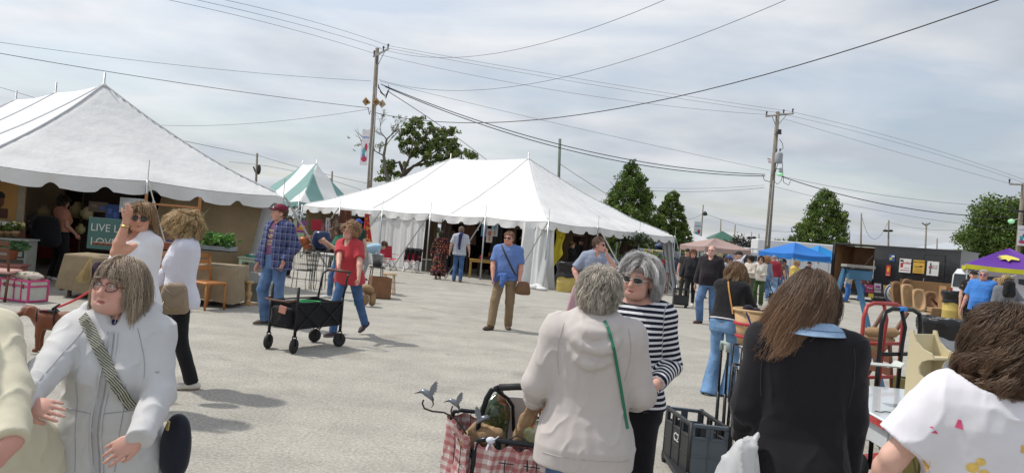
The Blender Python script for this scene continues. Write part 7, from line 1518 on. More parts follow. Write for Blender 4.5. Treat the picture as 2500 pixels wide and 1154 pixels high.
# ---- dog with harness and leash
dg = thing('dog','reddish brown dog in a black harness on a red leash, facing left','dog',at(150,7.8,.4)*1,R(14),None,.80);dg.location.z = 0
g = SDF((-.62,-.22,-.02),(.62,.22,.72),.009);K = g.cap
K((-.20,0,.42),(.08,0,.43),.125,.115,.05,flat=((0,1,0),.85));K((.08,0,.43),(.34,0,.46),.11,.10,.05,flat=((0,1,0),.85));K((-.22,0,.42),(-.36,0,.53),.10,.068,.05);K((-.36,0,.53),(-.42,0,.545),.072,.066,.03);K((-.43,-.02,.53),(-.485,-.10,.49),.045,.032,.03);K((-.485,-.10,.49),(-.495,-.115,.485),.03,.027,.01)
for s in (-1,1):
 K((-.37,s*.055,.575),(-.40,s*.085,.50),.022,.026,.012,flat=((0,1,.3),.45))
 K((-.22,s*.075,.38),(-.24,s*.075,.22),.055,.035,.03);K((-.24,s*.075,.22),(-.235,s*.07,.04),.031,.024,.012);K((-.235,s*.07,.028),(-.275,s*.07,.022),.026,.022,.01)
 K((.33,s*.07,.42),(.28,s*.075,.27),.08,.045,.03);K((.28,s*.075,.27),(.37,s*.07,.17),.038,.026,.012);K((.37,s*.07,.17),(.34,s*.07,.035),.024,.022,.01);K((.34,s*.07,.026),(.30,s*.07,.022),.025,.022,.01)
K((.42,0,.50),(.54,.02,.42),.026,.014,.02);V,F = g.mesh(1);cc = np.tile((.17,.048,.015),(len(V),1))*(1+.2*wnoise(V,5,(14,14,14))[:,None]);mz = np.exp(-(((V-[-.50,-.125,.487])/[.028,.03,.025])**2).sum(1))*1.4;cc = cc*(1-np.clip(mz,0,.9)[:,None])
for s in (-1,1):e = np.exp(-(((V-[-.455,s*.045-.012,.555])/[.013,.02,.010])**2).sum(1))*1.5;cc = cc*(1-np.clip(e,0,.95)[:,None])
fast_mesh('body',V,F,M('dog_fur',attr='Col',rough=.6,var=.15,vs=40,bump=.3,bs=160,sheen=.2),dg,cols=cc)
hm_ = cloth('harness',(.02,.02,.024));mb = MB()
for x,r_ in ((-.05,.135),(-.26,.118)):mb.tube([(x-.02*math.cos(t),r_*.88*math.sin(t),.43+r_*1.04*math.cos(t)) for t in [k*PI/10 for k in range(21)]],.020,6,cap=False,flat=.4,up=(1,0,0))
mb.box((-.15,0,.545),(.22,.13,.03),bev=.01);mb.tube([(-.26,0,.32),(-.05,0,.30)],.018,5);mb.build('harness',hm_,dg);MB().box((-.19,-.05,.563),(.05,.03,.006)).build('harness_badge',M('badge_red',(.5,.04,.06)),dg)
la = dg.matrix_world @ Vector((0,0,0));a_ = dg.location+Vector((-.10,0,.46));b_ = wp(292,655,6.3);mb = MB();mb.tube([a_,a_.lerp(b_,.12)],.015,6);o = mb.build('leash_clip',rub)
mb = MB();pts = [a_.lerp(b_,t)-Vector((0,0,.05*math.sin(PI*t)))-a_ for t in [k/10 for k in range(1,11)]];mb.tube(pts,.011,6);q = pts[-1];mb.tube([q,q+Vector((-.05,0,-.02)),q+Vector((-.18,.02,-.12)),q+Vector((-.16,0,-.18)),q+Vector((-.02,0,-.08)),q],.012,6)
l_ = mb.build('leash',M('leash_red',(.50,.03,.04),rough=.7));l_.location = a_;tag(l_,'red rope leash running from the dog harness up to the right','leash');o.location = (0,0,0);o.parent = l_;o.location = -a_
wq = lambda x,y,d:wp(x,y,d*1.15)
# ---- wire shopping cart with gingham liner
cart = thing('shopping_cart','black tube-frame shopping cart with a red gingham liner, held by the woman in beige','cart',wq(1215,1080,3.0)*1);cart.location.z = 0;cl = cart.location
tubem = M('cart_tube',(.015,.018,.022),rough=.25,metal=.4,var=.03)
zr = .748;q = lambda px,py,d:wq(px,py,d)-cl
fl_,fr_,bl_,br_ = q(1160,1080,2.86),q(1395,1068,2.80),q(1101,1024,3.28),q(1390,1014,3.24)
for p in (fl_,fr_,bl_,br_):p.z = zr
def rnd_rect(P,z,r=.035):
 out = [];n = len(P)
 for i in range(n):
  p,a_,b_ = P[i],P[i-1],P[(i+1) % n]
  for t in (0,.35,.65,1):u = (a_-p).normalized()*r*(1-t);v = (b_-p).normalized()*r*t;out.append(p+u+v+Vector((0,0,z)))
 return out+[out[0]]
dn_ = Vector((0,0,-1))
for a_,b_,nm in ((fl_,fr_,'front_frame'),(bl_,br_,'rear_frame')):
 d = (b_-a_).normalized();MB().tube([a_+dn_*.66+d*.015,a_+dn_*.05,a_+d*.012+dn_*.012,a_+d*.05,b_-d*.05,b_-d*.012+dn_*.012,b_+dn_*.05,b_+dn_*.66-d*.015],.0115,8).build(nm,tubem,cart)
d = (bl_-fl_).normalized();mb = MB();[mb.tube([a_+dn_*z,b_+dn_*z],.007,6) for a_,b_ in ((fl_,bl_),(fr_,br_)) for z in (.10,.55)];mb.build('side_rails',tubem,cart)
mb = MB()
for a_,b_,nn in ((fl_,fr_,6),(fl_,bl_,4),(bl_,br_,6)):
 for k in range(1,nn):p = a_.lerp(b_,k/nn);mb.tube([p,p+dn_*.56],.0022,4)
 for z in (.10,.20,.30,.42,.55):mb.tube([a_+dn_*z,b_+dn_*z],.0022,4)
mb.build('wire_grid',tubem,cart)
hA,hB = q(1150,1154,2.98),q(1500,1154,2.98)
hb = [q(1135,1210,3.05),q(1150,1130,3.02),q(1168,1035,2.99),q(1188,972,2.97),q(1200,952,2.965),q(1218,945,2.96),q(1262,943,2.96),q(1480,944,2.93)]
MB().tube(hb[:6]+[hb[5]],.013,10).build('handle_upright',tubem,cart);MB().tube([hb[5],hb[6],hb[7]],.0165,10).build('handle_grip',M('foam_grip',(.02,.02,.022),rough=.6),cart)
MB().tube([q(1208,948,2.98),q(1240,972,3.08),q(1252,990,3.12),q(1254,1050,3.16)],.009,8).build('support_hoop',tubem,cart)
gm = M('gingham',pat=pat_gingham,rough=.9,var=.06,bump=.3,bs=130);mb = MB()
def lin(a_,b_,n=30,out=.012,bell=.03,seed=0):
 nn = (b_-a_).normalized().cross(Vector((0,0,1)))
 mb.grid(lambda u,v:a_.lerp(b_,u)+Vector((0,0,-.015-.02*math.sin(u*17+seed)**2*(1-v)-.56*v))-nn*(bell*math.sin(PI*u)*math.sin(PI*min(1,v*1.6))-.02+.012*math.sin(u*21+seed+v*5)+.007*math.sin(u*47+v*11)),n,20)
lin(fl_,fr_,44);lin(bl_,fl_,30,seed=2,bell=.04);lin(br_,bl_,30,seed=4,bell=0);mb.quad(fl_+dn_*.56,fr_+dn_*.56,br_+dn_*.56,bl_+dn_*.56);mb.build('gingham_liner',gm,cart,fixn=False)
kn_ = q(1198,1074,2.84);mb = MB();mb.ball(kn_,(.022,.018,.016));[mb.tube([kn_,kn_+Vector((x,-.01,z)),kn_+Vector((x*1.6,-.012,z*2.1))],.006,5,flat=.4) for x,z in ((.012,-.025),(.022,.012),(-.01,-.02))];mb.build('ribbon_tie',M('ribbon_white',(.62,.64,.72),rough=.6),cart)
mb = MB();[mb.tube([q(1275+k*3,1068,2.84),q(1290+k,1085,2.82),q(1282,1112,2.82),q(1272-k*2,1105,2.82),q(1270,1078,2.83)],.003,5) for k in range(3)];mb.tube([q(1240,1073,2.84),q(1262,1062,2.84),q(1288,1076,2.83),q(1287,1150,2.82)],.004,5);mb.build('black_cord',rub,cart)
for p in (fl_,fr_):w_ = MB().lathe([(.02,-.018),(.062,-.018),(.068,0),(.062,.018),(.02,.018)],Vector((p.x,p.y,.068)),18,ax=(1,0,0)).build('wheel',rub,cart)
for p in (bl_,br_):w_ = MB().lathe([(.02,-.014),(.085,-.014),(.095,0),(.085,.014),(.02,.014)],Vector((p.x,p.y,.095)),18,ax=(1,0,0)).build('wheel',rub,cart)
# goods in the cart
def drift(label,pts,rs,seed,name='driftwood'):
 P = [np.array(p) for p in pts];lo = np.min(P,0)-.09;hi = np.max(P,0)+.09;g = SDF(lo,hi,.006);g.chain(P,rs,.015);V,F = g.mesh(0);V = folds(V,F,.012,seed,(70,70,26));c = V.mean(0);o = fast_mesh(name,V-c,F,M('driftwood',(.34,.22,.12),rough=.95,var=.45,vs=16,bump=.7,bs=60));o.location = c;tag(o,label,'driftwood');return o
drift('upright knobbly piece of driftwood in the cart, near the beige sleeve',[wq(1268,1062,2.98),wq(1285,1025,2.98),wq(1300,1000,2.97),wq(1322,985,2.97)],[.032,.036,.026,.014],4)
drift('lumpy piece of driftwood lying at the left end of the cart',[wq(1148,1072,3.02),wq(1165,1050,3.02),wq(1190,1066,3.0),wq(1215,1055,3.0)],[.045,.038,.045,.025],9)
g = SDF((-.13,-.12,-.2),(.13,.12,.22),.008);g.cap((0,0,-.12),(0,0,.04),.085,.075,.03,flat=((0,1,0),.7));g.cap((0,0,.04),(.02,0,.17),.06,.006,.04,flat=((0,1,0),.6));V,F = g.mesh(1);o = fast_mesh('glazed_vase',V,F,M('green_glaze',pat=pat_spots((.035,.055,.02),[(.16,.07,.03),(.10,.13,.06)],9,.3),rough=.12,var=.2,coat=.6));o.location = wq(1205,1028,3.1);o.rotation_euler = (0,.05,.2);tag(o,'dark green leaf-shaped vase with brown glaze patches, in the cart','vase')
board('pale grey picture panel standing in the back of the cart',wq(1245,1000,3.2)+Vector((0,0,-.05)),.20,.24,.1,(.42,.42,.40),[],name='picture_panel',cat='picture')
o = MB().box((0,0,0),(.035,.10,.2)).build('orange_book',M('orange_cover',(.45,.13,.04)));o.location = wq(1330,1008,3.1);tag(o,'thin orange book standing beside the driftwood in the cart','book')
g = SDF((-.13,-.09,-.10),(.13,.09,.12),.008);g.ell((0,0,-.02),(.10,.06,.07),.02);g.cap((-.02,0,0),(.06,0,.09),.03,.012,.03);V,F = g.mesh(1);V = folds(V,F,.014,8,(50,50,50));o = fast_mesh('wrapped_parcel',V,F,M('clear_wrap',pat=pat_spots((.34,.36,.20),[(.40,.40,.08),(.5,.2,.12)],14,.3),rough=.15,coat=.8));o.location = wq(1322,1050,2.98);tag(o,'crumpled clear-wrapped yellow-green parcel in the cart','parcel')
tin = M('galvanised_tin',(.22,.24,.27),rough=.35,metal=.75,var=.1);rust = M('rusty_rod',(.07,.05,.045),rough=.7,metal=.4)
stake = thing('garden_stake','wire garden stake carrying three tin hummingbirds, stuck in the cart','garden ornament',wq(1143,1060,3.0));sl_ = stake.location;s_ = lambda x,y,d=3.0:wq(x,y,d)-sl_
mb = MB();mb.tube([s_(1150,1085),s_(1140,1062),s_(1130,1045),s_(1112,1022),s_(1085,1006),s_(1055,1003),s_(1036,996),s_(1031,984),s_(1034,975)],.0045,6);mb.tube([s_(1104,1013),s_(1101,1003),s_(1105,990)],.004,6);mb.build('rod',rust,stake)
def bird(x,y,s=1.0,flip=1,d=3.0):
 c = s_(x,y,d);k = .0017*s*flip;kz = .0017*s;P = lambda a_,b_,e=0:c+Vector((a_*k,e,-b_*kz));mb = MB()
 mb.tube([P(-16,-3),P(-10,-6),P(0,-2),P(10,6),P(16,14)],[.006*s,.013*s,.017*s,.013*s,.006*s],10,flat=.75);b_ = mb.build('bird_body',tin,stake)
 MB().tube([P(-16,-3),P(-28,1)],[.004*s,.001*s],5).build('beak',rust,b_);MB().tube([P(14,12),P(17,22),P(13,30)],[.007*s,.006*s,.003*s],6,flat=.4).build('tail',rust,b_)
 w_ = [(4,0),(8,-18),(16,-30),(22,-33),(20,-29),(24,-28),(21,-24),(24,-22),(21,-18),(24,-15),(20,-12),(22,-8),(17,-6),(18,-2),(10,2)];mb = MB();n = len(w_)
 mb._add([P(*p,-.012) for p in w_]+[P(*p,-.009) for p in w_],[tuple(range(n)),tuple(range(n,2*n))[::-1]]+[(i,(i+1) % n,n+(i+1) % n,n+i) for i in range(n)]);mb.build('wing',tin,b_)
bird(1042,961,1.25);bird(1108,982,1.05);bird(1180,1022,1.1,-1,2.95)
# ---- folding crate trolley
ct = thing('crate_trolley','dark grey folding crate on wheels with a tall pull handle, marked C2','trolley',at(1735,5.5,.2)*1,R(-1));ct.location.z = 0;c0 = ct.location
fl_,fr_,bl_,br_ = [wp(*p)-c0 for p in ((1691,1040,5.22),(1781,1046,5.20),(1630,996,5.72),(1737,1002,5.70))];zt_ = .44
for p in (fl_,fr_,bl_,br_):p.z = zt_
br_ = fr_+(bl_-fl_);cg = M('crate_black',(.025,.026,.028),rough=.5,var=.1);cb = M('crate_blue_grey',(.085,.105,.125),rough=.45,var=.08)
def panel(a_,b_,mat,name,slots=2,th=.022):
 d = (b_-a_);L_ = d.length;d.normalize();n_ = d.cross(Vector((0,0,1)));rzz = math.atan2(d.y,d.x);mb = MB()
 def bx(x0,x1,z0,z1,t=th,o=0):mb.box(a_+d*(x0+x1)/2+n_*o+Vector((0,0,(z0+z1)/2-zt_)),(x1-x0,t,z1-z0),rz=rzz,bev=.003)
 bx(0,L_,.06,.345);bx(0,L_,.415,.44,th*1.3)
 sw = L_/slots
 for k in range(slots):x = k*sw;bx(x,x+sw*.2,.345,.415);bx(x+sw*.8,x+sw,.345,.415);bx(x+sw*.08,x+sw*.92,.20,.215,.006,th*.6);bx(x+sw*.08,x+sw*.92,.33,.345,.006,th*.6);bx(x+sw*.94,x+sw,.07,.41,.010,th*.6)
 o = mb.build(name,mat,ct);return o
panel(fl_,fr_,cb,'front_panel');panel(bl_,br_,cb,'rear_panel');sp_ = panel(bl_,fl_,cg,'side_panel',3);panel(br_,fr_,cg,'side_panel',3)
MB().box((fl_+br_)/2*1+Vector((0,0,.06-zt_)),(.36,.5,.03)).build('bottom',cg,ct)
for p in (fl_,fr_,bl_,br_):MB().tube([Vector((p.x,p.y,.05)),Vector((p.x,p.y,.445))],.016,6).build('corner_post',cg,ct);MB().lathe([(.01,-.012),(.045,-.012),(.045,.012),(.01,.012)],Vector((p.x,p.y,.045)),14,ax=(1,0,0)).build('wheel',rub,ct)
dl = (fl_-bl_).normalized();text('C2',.085,M('ink_white',(.6,.6,.6)),ct,Matrix.Translation(bl_.lerp(fl_,.55)+Vector((-.02,0,-.17))) @ Euler((R(90),0,math.atan2(dl.y,dl.x))).to_matrix().to_4x4(),.002)
h0,h1 = wp(1751,1022,5.45)-c0,wp(1769,1030,5.40)-c0;t0,t1 = wp(1763,838,5.45)-c0,wp(1779,843,5.40)-c0
for a_,b_ in ((h0,t0),(h1,t1)):a_ = Vector((a_.x,a_.y,.10));MB().tube([a_,a_.lerp(b_,.6)],.013,8).build('handle_rail',bkm,ct);MB().tube([a_.lerp(b_,.55),b_],.0095,8).build('handle_rail',bkm,ct)
MB().tube([t0+Vector((0,0,-.05)),t0+Vector((0,0,.01)),t1+Vector((0,0,.01)),t1+Vector((0,0,-.05))],.017,8).build('grip',M('pale_green_grip',(.30,.37,.35),rough=.5),ct)
# wire cart behind the black sweater
wcrt = thing('wire_cart','black wire-mesh pull cart half hidden by the woman in the black sweater','cart',at(1822,5.3,.5)*1,R(-12));wcrt.location.z = 0;wb = M('black_wire',(.015,.015,.016),rough=.4,metal=.3)
mb = MB();[mb.tube([(x,y,.12),(x,y,.86)],.011,6) for x in (-.11,.24) for y in (-.16,.16)];[mb.tube([(-.11,y,.86),(.24,y,.86)],.011,6) for y in (-.16,.16)];[mb.tube([(x,-.16,.86),(x,.16,.86)],.011,6) for x in (-.11,.24)];mb.build('frame',wb,wcrt)
mb = MB();[mb.tube([(x,y,.15),(x,y,.84)],.0022,4) for x in [-.11+.05*k for k in range(8)] for y in (-.16,.16)];[mb.tube([(-.11,y,.15),(-.11,y,.84)],.0022,4) for y in (-.1,-.04,.04,.1)]
[mb.tube([(-.11,.16,z),(-.11,-.16,z),(.24,-.16,z),(.24,.16,z)],.0022,4) for z in [.15+.075*k for k in range(10)]];mb.build('mesh',wb,wcrt);[MB().lathe([(.01,-.012),(.08,-.012),(.08,.012),(.01,.012)],(x,-.16,.08),16,ax=(1,0,0)).build('wheel',rub,wcrt) for x in (-.12,.25)]
# white plastic bag
g = SDF((-.26,-.12,-.42),(.24,.12,.30),.009);g.fn((-.24,-.1,-.4),(.24,.1,.25),lambda X,Y,Z:((np.abs((X+.10*(.2-Z))/(.055+.26*np.clip(.25-Z,0,1)**1.1))**3+np.abs(Y/.07)**2+np.abs((Z+.08)/.34)**8)**.3-1)*.05,.01);g.cap((.02,0,.18),(.05,0,.27),.03,.015,.02);V,F = g.mesh(1);V = folds(V,F,.030,12,(38,38,11));o = fast_mesh('plastic_bag',V,F,M('white_plastic',(.70,.71,.72),rough=.35,var=.05,trans=.35));o.location = wp(1808,1215,2.78);o.scale = (.9,.85,.9);tag(o,'white plastic carrier bag hanging beside the woman in the black sweater','bag')
# bushel basket on a small wire cart
bk = thing('bushel_basket','round wooden bushel basket with red and blue bands, beside the leaning woman','basket',wp(1838,843,8.0));mb = MB();mb.lathe([(.10,0),(.17,.01),(.235,.40),(.225,.40),(.16,.03)],n=32);mb.build('staves',M('basket_wood',(.50,.33,.17),rough=.8,var=.25,vs=9),bk)
for z,c in ((.10,(.42,.03,.05)),(.24,(.42,.03,.05)),(.39,(.48,.32,.17))):r_ = .17+.065*z/.4+.012;MB().lathe([(r_,z-.016),(r_+.008,z),(r_,z+.016),(r_-.005,z)],n=32,cap=False).build('hoop',M('hoop_%d' % int(c[1]*99),c),bk)
MB().tube([(-.16,-.16,.38),(-.10,-.24,.20),(.02,-.25,.10),(.14,-.2,.12)],.016,5,flat=.4).build('blue_ribbon',M('navy_ribbon',(.02,.03,.16)),bk);mb = MB();[mb.ball((rnd.uniform(-.12,.12),rnd.uniform(-.1,.1),.36+rnd.uniform(0,.05)),(.06,.05,.045)) for _ in range(7)];mb.build('dark_contents',cloth('dark_knit',(.02,.018,.03)),bk)
wc2 = thing('wire_cart','small wire cart carrying the bushel basket','cart',Vector((bk.location.x,bk.location.y,0)));mb = MB();[mb.tube([(x,y,.02),(x,y,bk.location.z-.01)],.010,6) for x in (-.17,.17) for y in (-.15,.15)];[mb.tube([(-.17,-.15,z),(.17,-.15,z),(.17,.15,z),(-.17,.15,z),(-.17,-.15,z)],.008,5) for z in (.15,bk.location.z*.5,bk.location.z-.02)];mb.build('frame',wb,wc2)
mb = MB();[mb.tube([(-.17+.034*k,-.15,.15),(-.17+.034*k,-.15,bk.location.z-.02)],.003,4) for k in range(11)];mb.build('mesh',white_m,wc2)
# ---- blue stepladder, hand trucks, enamel table and its goods
lb_ = M('worn_blue_paint',(.06,.17,.29),rough=.6,var=.3,vs=7);L0 = at(2108,9.2,0)
lad = thing('stepladder','worn blue wooden stepladder standing behind the long-haired woman','ladder',L0);p_ = lambda x,y,d:wp(x,y,d)-L0
tops = [p_(2062,648,9.0),p_(2128,652,9.0)];MB().box((tops[0]+tops[1])/2,(.36,.16,.035)).build('top_step',M('worn_top',(.30,.30,.28),rough=.8,var=.3),lad)
for a_,b_ in (((2062,655,9.05),(1985,905,8.5)),((2088,660,9.0),(2158,965,8.7))):
 a_,b_ = p_(*a_),p_(*b_);b_ = a_+(b_-a_)*((a_.z)/(a_.z-b_.z));MB().tube([a_,b_],.036,4,flat=.45,up=(0,1,0)).build('leg',lb_,lad)
MB().box((tops[0]+tops[1])/2+Vector((.02,.0,-.10)),(.30,.10,.12),rx=.2).build('bracket',lb_,lad)
def truck(label,px0,px1,pyt,d,mat,inner=True,tape=False):
 A_,B_ = at(px0,d,.7),at(px1,d+.25,.7);zt = wp((px0+px1)/2,pyt,d).z;r_ = thing('hand_truck',label,'hand truck',Vector(((A_.x+B_.x)/2,d+.12,0)),math.atan2(B_.y-A_.y,B_.x-A_.x),'hand trucks');w_ = (B_-A_).length/2
 MB().tube([(-w_,0,.12),(-w_,0,zt-.13),(-w_+.03,0,zt-.03),(-w_+.12,0,zt),(w_-.12,0,zt),(w_-.03,0,zt-.03),(w_,0,zt-.13),(w_,0,.12)],.0175,10).build('frame',mat,r_)
 mb = MB();[mb.tube([(-w_,0,z),(w_,0,z)],.013,6,flat=1.3) for z in (.35,zt*.52,zt*.74)];mb.build('crossbar',mat,r_)
 if inner:MB().tube([(-.02 if not tape else 0,.0,.2),(0,-.02,zt*.80),(-.03,-.05,zt*.90),(-.02,0,zt)],.0155,8).build('centre_bar',mat,r_)
 if tape:MB().tube([(-.06,0,zt+.001),(.04,0,zt+.001)],.0190,10).build('blue_tape',M('blue_tape',(.04,.22,.62)),r_)
 MB().box((0,-.14,.03),(w_*2,.26,.012)).build('toe_plate',mat,r_)
 for s in (-1,1):MB().lathe([(.03,-.03),(.11,-.035),(.125,0),(.11,.035),(.03,.03)],(s*(w_+.05),.10,.125),20,ax=(1,0,0)).build('wheel',rub,r_)
truck('red two-wheeled hand truck standing behind the white table',2095,2192,741,6.3,M('red_tube',(.38,.045,.04),rough=.4,var=.1));truck('black two-wheeled hand truck with blue tape on its handle',2137,2232,755,5.6,bkm,tape=True)
en = M('white_enamel',(.62,.66,.68),rough=.15,var=.04,coat=.5);T0 = at(2228,4.85,0);tb_ = thing('enamel_table','white enamel-topped table with a red edge, right of the woman in the black sweater','table',T0,R(-4))
MB().box((.06,0,.775),(1.16,1.25,.02),bev=.008).build('table_top',en,tb_);mb = MB();mb.box((.06,-.615,.745),(1.14,.02,.04));mb.box((.06,.615,.745),(1.14,.02,.04));[mb.box((.06+s*.565,0,.745),(.02,1.2,.04)) for s in (-1,1)];mb.build('red_edge',M('red_enamel',(.42,.01,.015),rough=.2,coat=.4),tb_)
mb = MB();mb.box((.06,-.59,.66),(1.06,.02,.13));[mb.box((.06+s*.53,0,.66),(.02,1.16,.13)) for s in (-1,1)];mb.build('apron',M('apron_white',(.50,.52,.54),rough=.5,var=.15,vs=5),tb_)
for sx in (-.44,.54):
 for sy in (-.55,.55):MB().box((sx,sy,.36),(.05,.05,.72)).build('leg',M('leg_steel',(.22,.22,.20),rough=.5,metal=.5,var=.3),tb_)
cr = M('cream_paint',(.60,.52,.33),rough=.45,var=.04);sh = thing('scalloped_shelf','cream-painted scalloped wall shelf standing upright on the white table','shelf',wp(2238,962,4.55),R(28));sh.location.z = .787
prof = [(0,0),(.21,0),(.22,.05),(.20,.09),(.19,.15),(.21,.18),(.19,.215),(.13,.235),(.085,.27),(.075,.31),(.09,.345),(.13,.365),(.165,.375),(.15,.405),(.09,.425),(.05,.46),(.03,.50),(.02,.53),(0,.53)]
for x in (-.12,.12):MB().prism([(-a_,b_) for a_,b_ in prof],x-.008,x+.008,'yz').build('side_panel',cr,sh)
mb = MB();mb.box((0,-.006,.255),(.224,.010,.50));mb.build('back_panel',cr,sh);[MB().box((0,-w_/2-.012,z),(.222,w_,.014)).build('shelf_board',cr,sh) for z,w_ in ((.04,.17),(.205,.16),(.37,.12))]
MB().box((0,-.15,.005),(.27,.2,.012)).build('base',cr,sh);[MB().lathe([(.004,0),(.012,.01),(.006,.02),(.014,.03),(.004,.04)],(-.132,-.13,z),8,ax=(-1,0,0)).build('hook',M('dark_iron',(.06,.05,.04),rough=.5),sh) for z in (.08,.15)]
mb = MB();mb.tube([(0,0,0),(.03,-.01,-.003),(.07,.01,0),(.10,0,0)],.003,5);o = mb.build('black_cable',rub);o.location = wp(2138,975,4.5);o.location.z = .79;tag(o,'short black cable lying on the white enamel table','cable')
mb = MB();mb.prism([(-.14,0),(-.11,-.035),(.11,-.035),(.14,0),(.135,0),(.108,-.030),(-.108,-.030),(-.135,0)],-.06,.06,'xz');mb.box((0,0,-.030),(.21,.12,.006));o = mb.build('metal_tray',M('tray_grey',(.50,.53,.50),rough=.35,var=.05));o.location = wp(2148,878,4.8);tag(o,'pale grey metal tray resting on the hand truck crossbar','tray')
chair('brown wooden chair with a tan seat behind the hand trucks',at(2188,6.9,.4)*1+Vector((0,0,-.4)),M('chair_brown',(.13,.05,.025),rough=.5),M('tan_seat',(.42,.26,.11),rough=.7),rz=100,back=1.0)
# rack of rolling pins behind the long-haired woman
rk = thing('rolling_pin_rack','slanted wooden rack of old rolling pins and beams right of the long-haired woman','rack',at(2082,7.6,0));mb = MB();[mb.tube([(x,.2,.35),(x+.30,-.1,1.25)],.022,6) for x in (-.12,.12)];mb.build('rail',M('chair_brown'),rk)
for k in range(5):MB().lathe([(.015,-.20),(.02,-.16),(.05,-.13),(.05,.13),(.02,.16),(.015,.2)],(-.05+k*.055,.07-k*.04,.68+k*.085),12,ax=(1,-.5,.1)).build('rolling_pin',M('old_wood',(.30,.19,.10),rough=.8,var=.3),rk)
# ---- goods by the trailer
bw_m = M('carved_wood',(.46,.30,.16),rough=.7,var=.2,vs=4);bw_d = M('carved_wood_dark',(.25,.14,.07),rough=.7,var=.25,vs=4)
def dough(label,px,d,w_,h_,rz,mat,tilt=-14,round_=False):
 hw = w_/2;mb = MB()
 def f(u,v):
  a_ = u*2*PI;sq = 4. if not round_ else 2.2;c,s = math.cos(a_),math.sin(a_);e = (abs(c)**sq+abs(s)**sq)**(-1/sq);x,z = c*e,s*e
  R_ = [1.0,1.0,.98,.84,.80,.72,.5,.25,.01];D_ = [.06,-.04,-.055,-.055,-.04,.03,.045,.05,.05];i = v*8;k = min(7,int(i));t = i-k;r_ = R_[k]*(1-t)+R_[k+1]*t;dd = D_[k]*(1-t)+D_[k+1]*t
  s2 = 2.4;e2 = (abs(c)**s2+abs(s)**s2)**(-1/s2);m_ = min(1,max(0,(v-.3)*6));return ((c*(e*(1-m_)+e2*m_))*r_*hw,dd,h_/2+(s*(e*(1-m_)+e2*m_))*r_*h_/2)
 mb.grid(f,36,8);mb.box((0,.065,h_/2),(w_*.96,.02,h_*.97),bev=.005);o = mb.build('dough_bowl',mat,None);o.location = at(px,d,0);o.rotation_euler = (R(tilt),0,R(rz));tag(o,label,'wooden trough','carved wooden troughs')
dough('tall brown oblong dough bowl, leftmost of those leaning by the trailer',2193,31.4,.50,1.22,8,bw_d);dough('pale square-ended dough bowl, second from the left by the trailer',2219,31,.56,1.15,6,bw_m);dough('pale dough bowl tilted to the right, third from the left',2246,30.7,.52,1.0,-6,bw_m,-18);dough('dark dough bowl fourth from the left, partly behind crossed boards',2275,30.8,.55,.95,-14,bw_d,-20)
dough('small rounded dough bowl standing on edge behind the leftmost ones',2212,32.1,.55,1.35,0,bw_d,-6,True);dough('pale rounded dough bowl standing alone right of the bagged yellow drum',2353,26.5,.36,.98,-4,bw_m,-10,True);dough('narrow wooden trough seen edge-on right of the lone dough bowl',2373,27,.20,.95,60,bw_m,-10)
mb = MB();mb.box((-.1,0,.42),(.7,.03,.10),ry=.75);mb.box((.2,.05,.4),(.1,.03,.9),ry=.35);o = mb.build('crossed_boards',M('chair_brown'));o.location = at(2290,30,0);tag(o,'two crossed brown boards leaning in front of the dark dough bowl','boards')
def crate(label,px,d,sx,sy,sz,mat,z=0,rz=0,name='cardboard_box',cat='box',lid=None):
 mb = MB();t = .02;mb.box((0,0,t/2),(sx,sy,t),bev=.003);[mb.box((0,s*(sy-t)/2,sz/2),(sx,t,sz),bev=.003) for s in (-1,1)];[mb.box((s*(sx-t)/2,0,sz/2),(t,sy-2*t,sz-.002),bev=.003) for s in (-1,1)]
 if lid:mb.box((0,0,sz-.012),(sx*.96,sy*.9,.016),bev=.003)
 o = mb.build(name,mat);o.location = at(px,d,z) if isinstance(d,(int,float)) else d;o.rotation_euler = (0,0,R(rz));tag(o,label,cat);return o
cbm = M('cardboard',(.33,.19,.085),rough=.85,var=.12,vs=3);o = crate('long brown cardboard crate behind the leaning dough bowls',2262,32.6,1.9,.7,1.28,cbm,0,-12);crate('wide brown cardboard crate behind the bagged yellow drum',2338,29.5,1.35,.6,1.2,cbm,0,-6)
mb = MB();[mb.box((rnd.uniform(-.04,.04),0,.03+k*.055),(.8,.35,.035)) for k in range(6)];o = mb.build('plank_stack',bw_m);o.location = at(2292,28.5,0);tag(o,'low stack of thin wooden planks left of the bagged yellow drum','planks')
rk = thing('sign_rack','low black wire rack holding colourful signs in front of the trailer','rack',at(2142,33.5,0),R(-4));mb = MB();[mb.tube([(x,y,0),(x,y+.1,.72)],.014,5) for x in (-.68,-.2,.25,.68) for y in (-.2,.2)];[mb.tube([(-.68,y,z),(.68,y,z)],.016,5) for y in (-.2,.25) for z in (.1,.32,.52,.70)];[mb.box((0,-.2,z),(1.36,.03,.10)) for z in (.14,.44)];mb.build('frame',steel_d,rk)
for k,(x,z,w_,h_,c,mk) in enumerate(((-.48,.72,.34,.36,(.34,.04,.12),[('Pepsi',0,.02,.11,wht_)]),(-.12,.78,.30,.42,(.45,.40,.45),[('#',0,.05,.2,.1,(.2,.05,.2))]),(.30,.76,.30,.36,(.42,.28,.06),[('O',0,0,.09,.09,(.05,.14,.12))]),(.55,.70,.26,.26,(.40,.20,.05),[]),(.0,.36,.62,.20,(.04,.04,.04),[('NO PARKING',0,0,.09,wht_)]),(-.45,.40,.22,.2,(.5,.36,.05),[]),(.4,.20,.4,.14,(.22,.05,.06),[]))):
 board(('magenta and white','pale lilac','mustard round-marked','orange','long black lettered','small yellow','dark red')[k]+' sign in the wire rack by the trailer',rk.location+Vector((x,-.12-.06*(k > 3)-.01*k,z)),w_,h_,-.07,c,mk,tilt=-10)
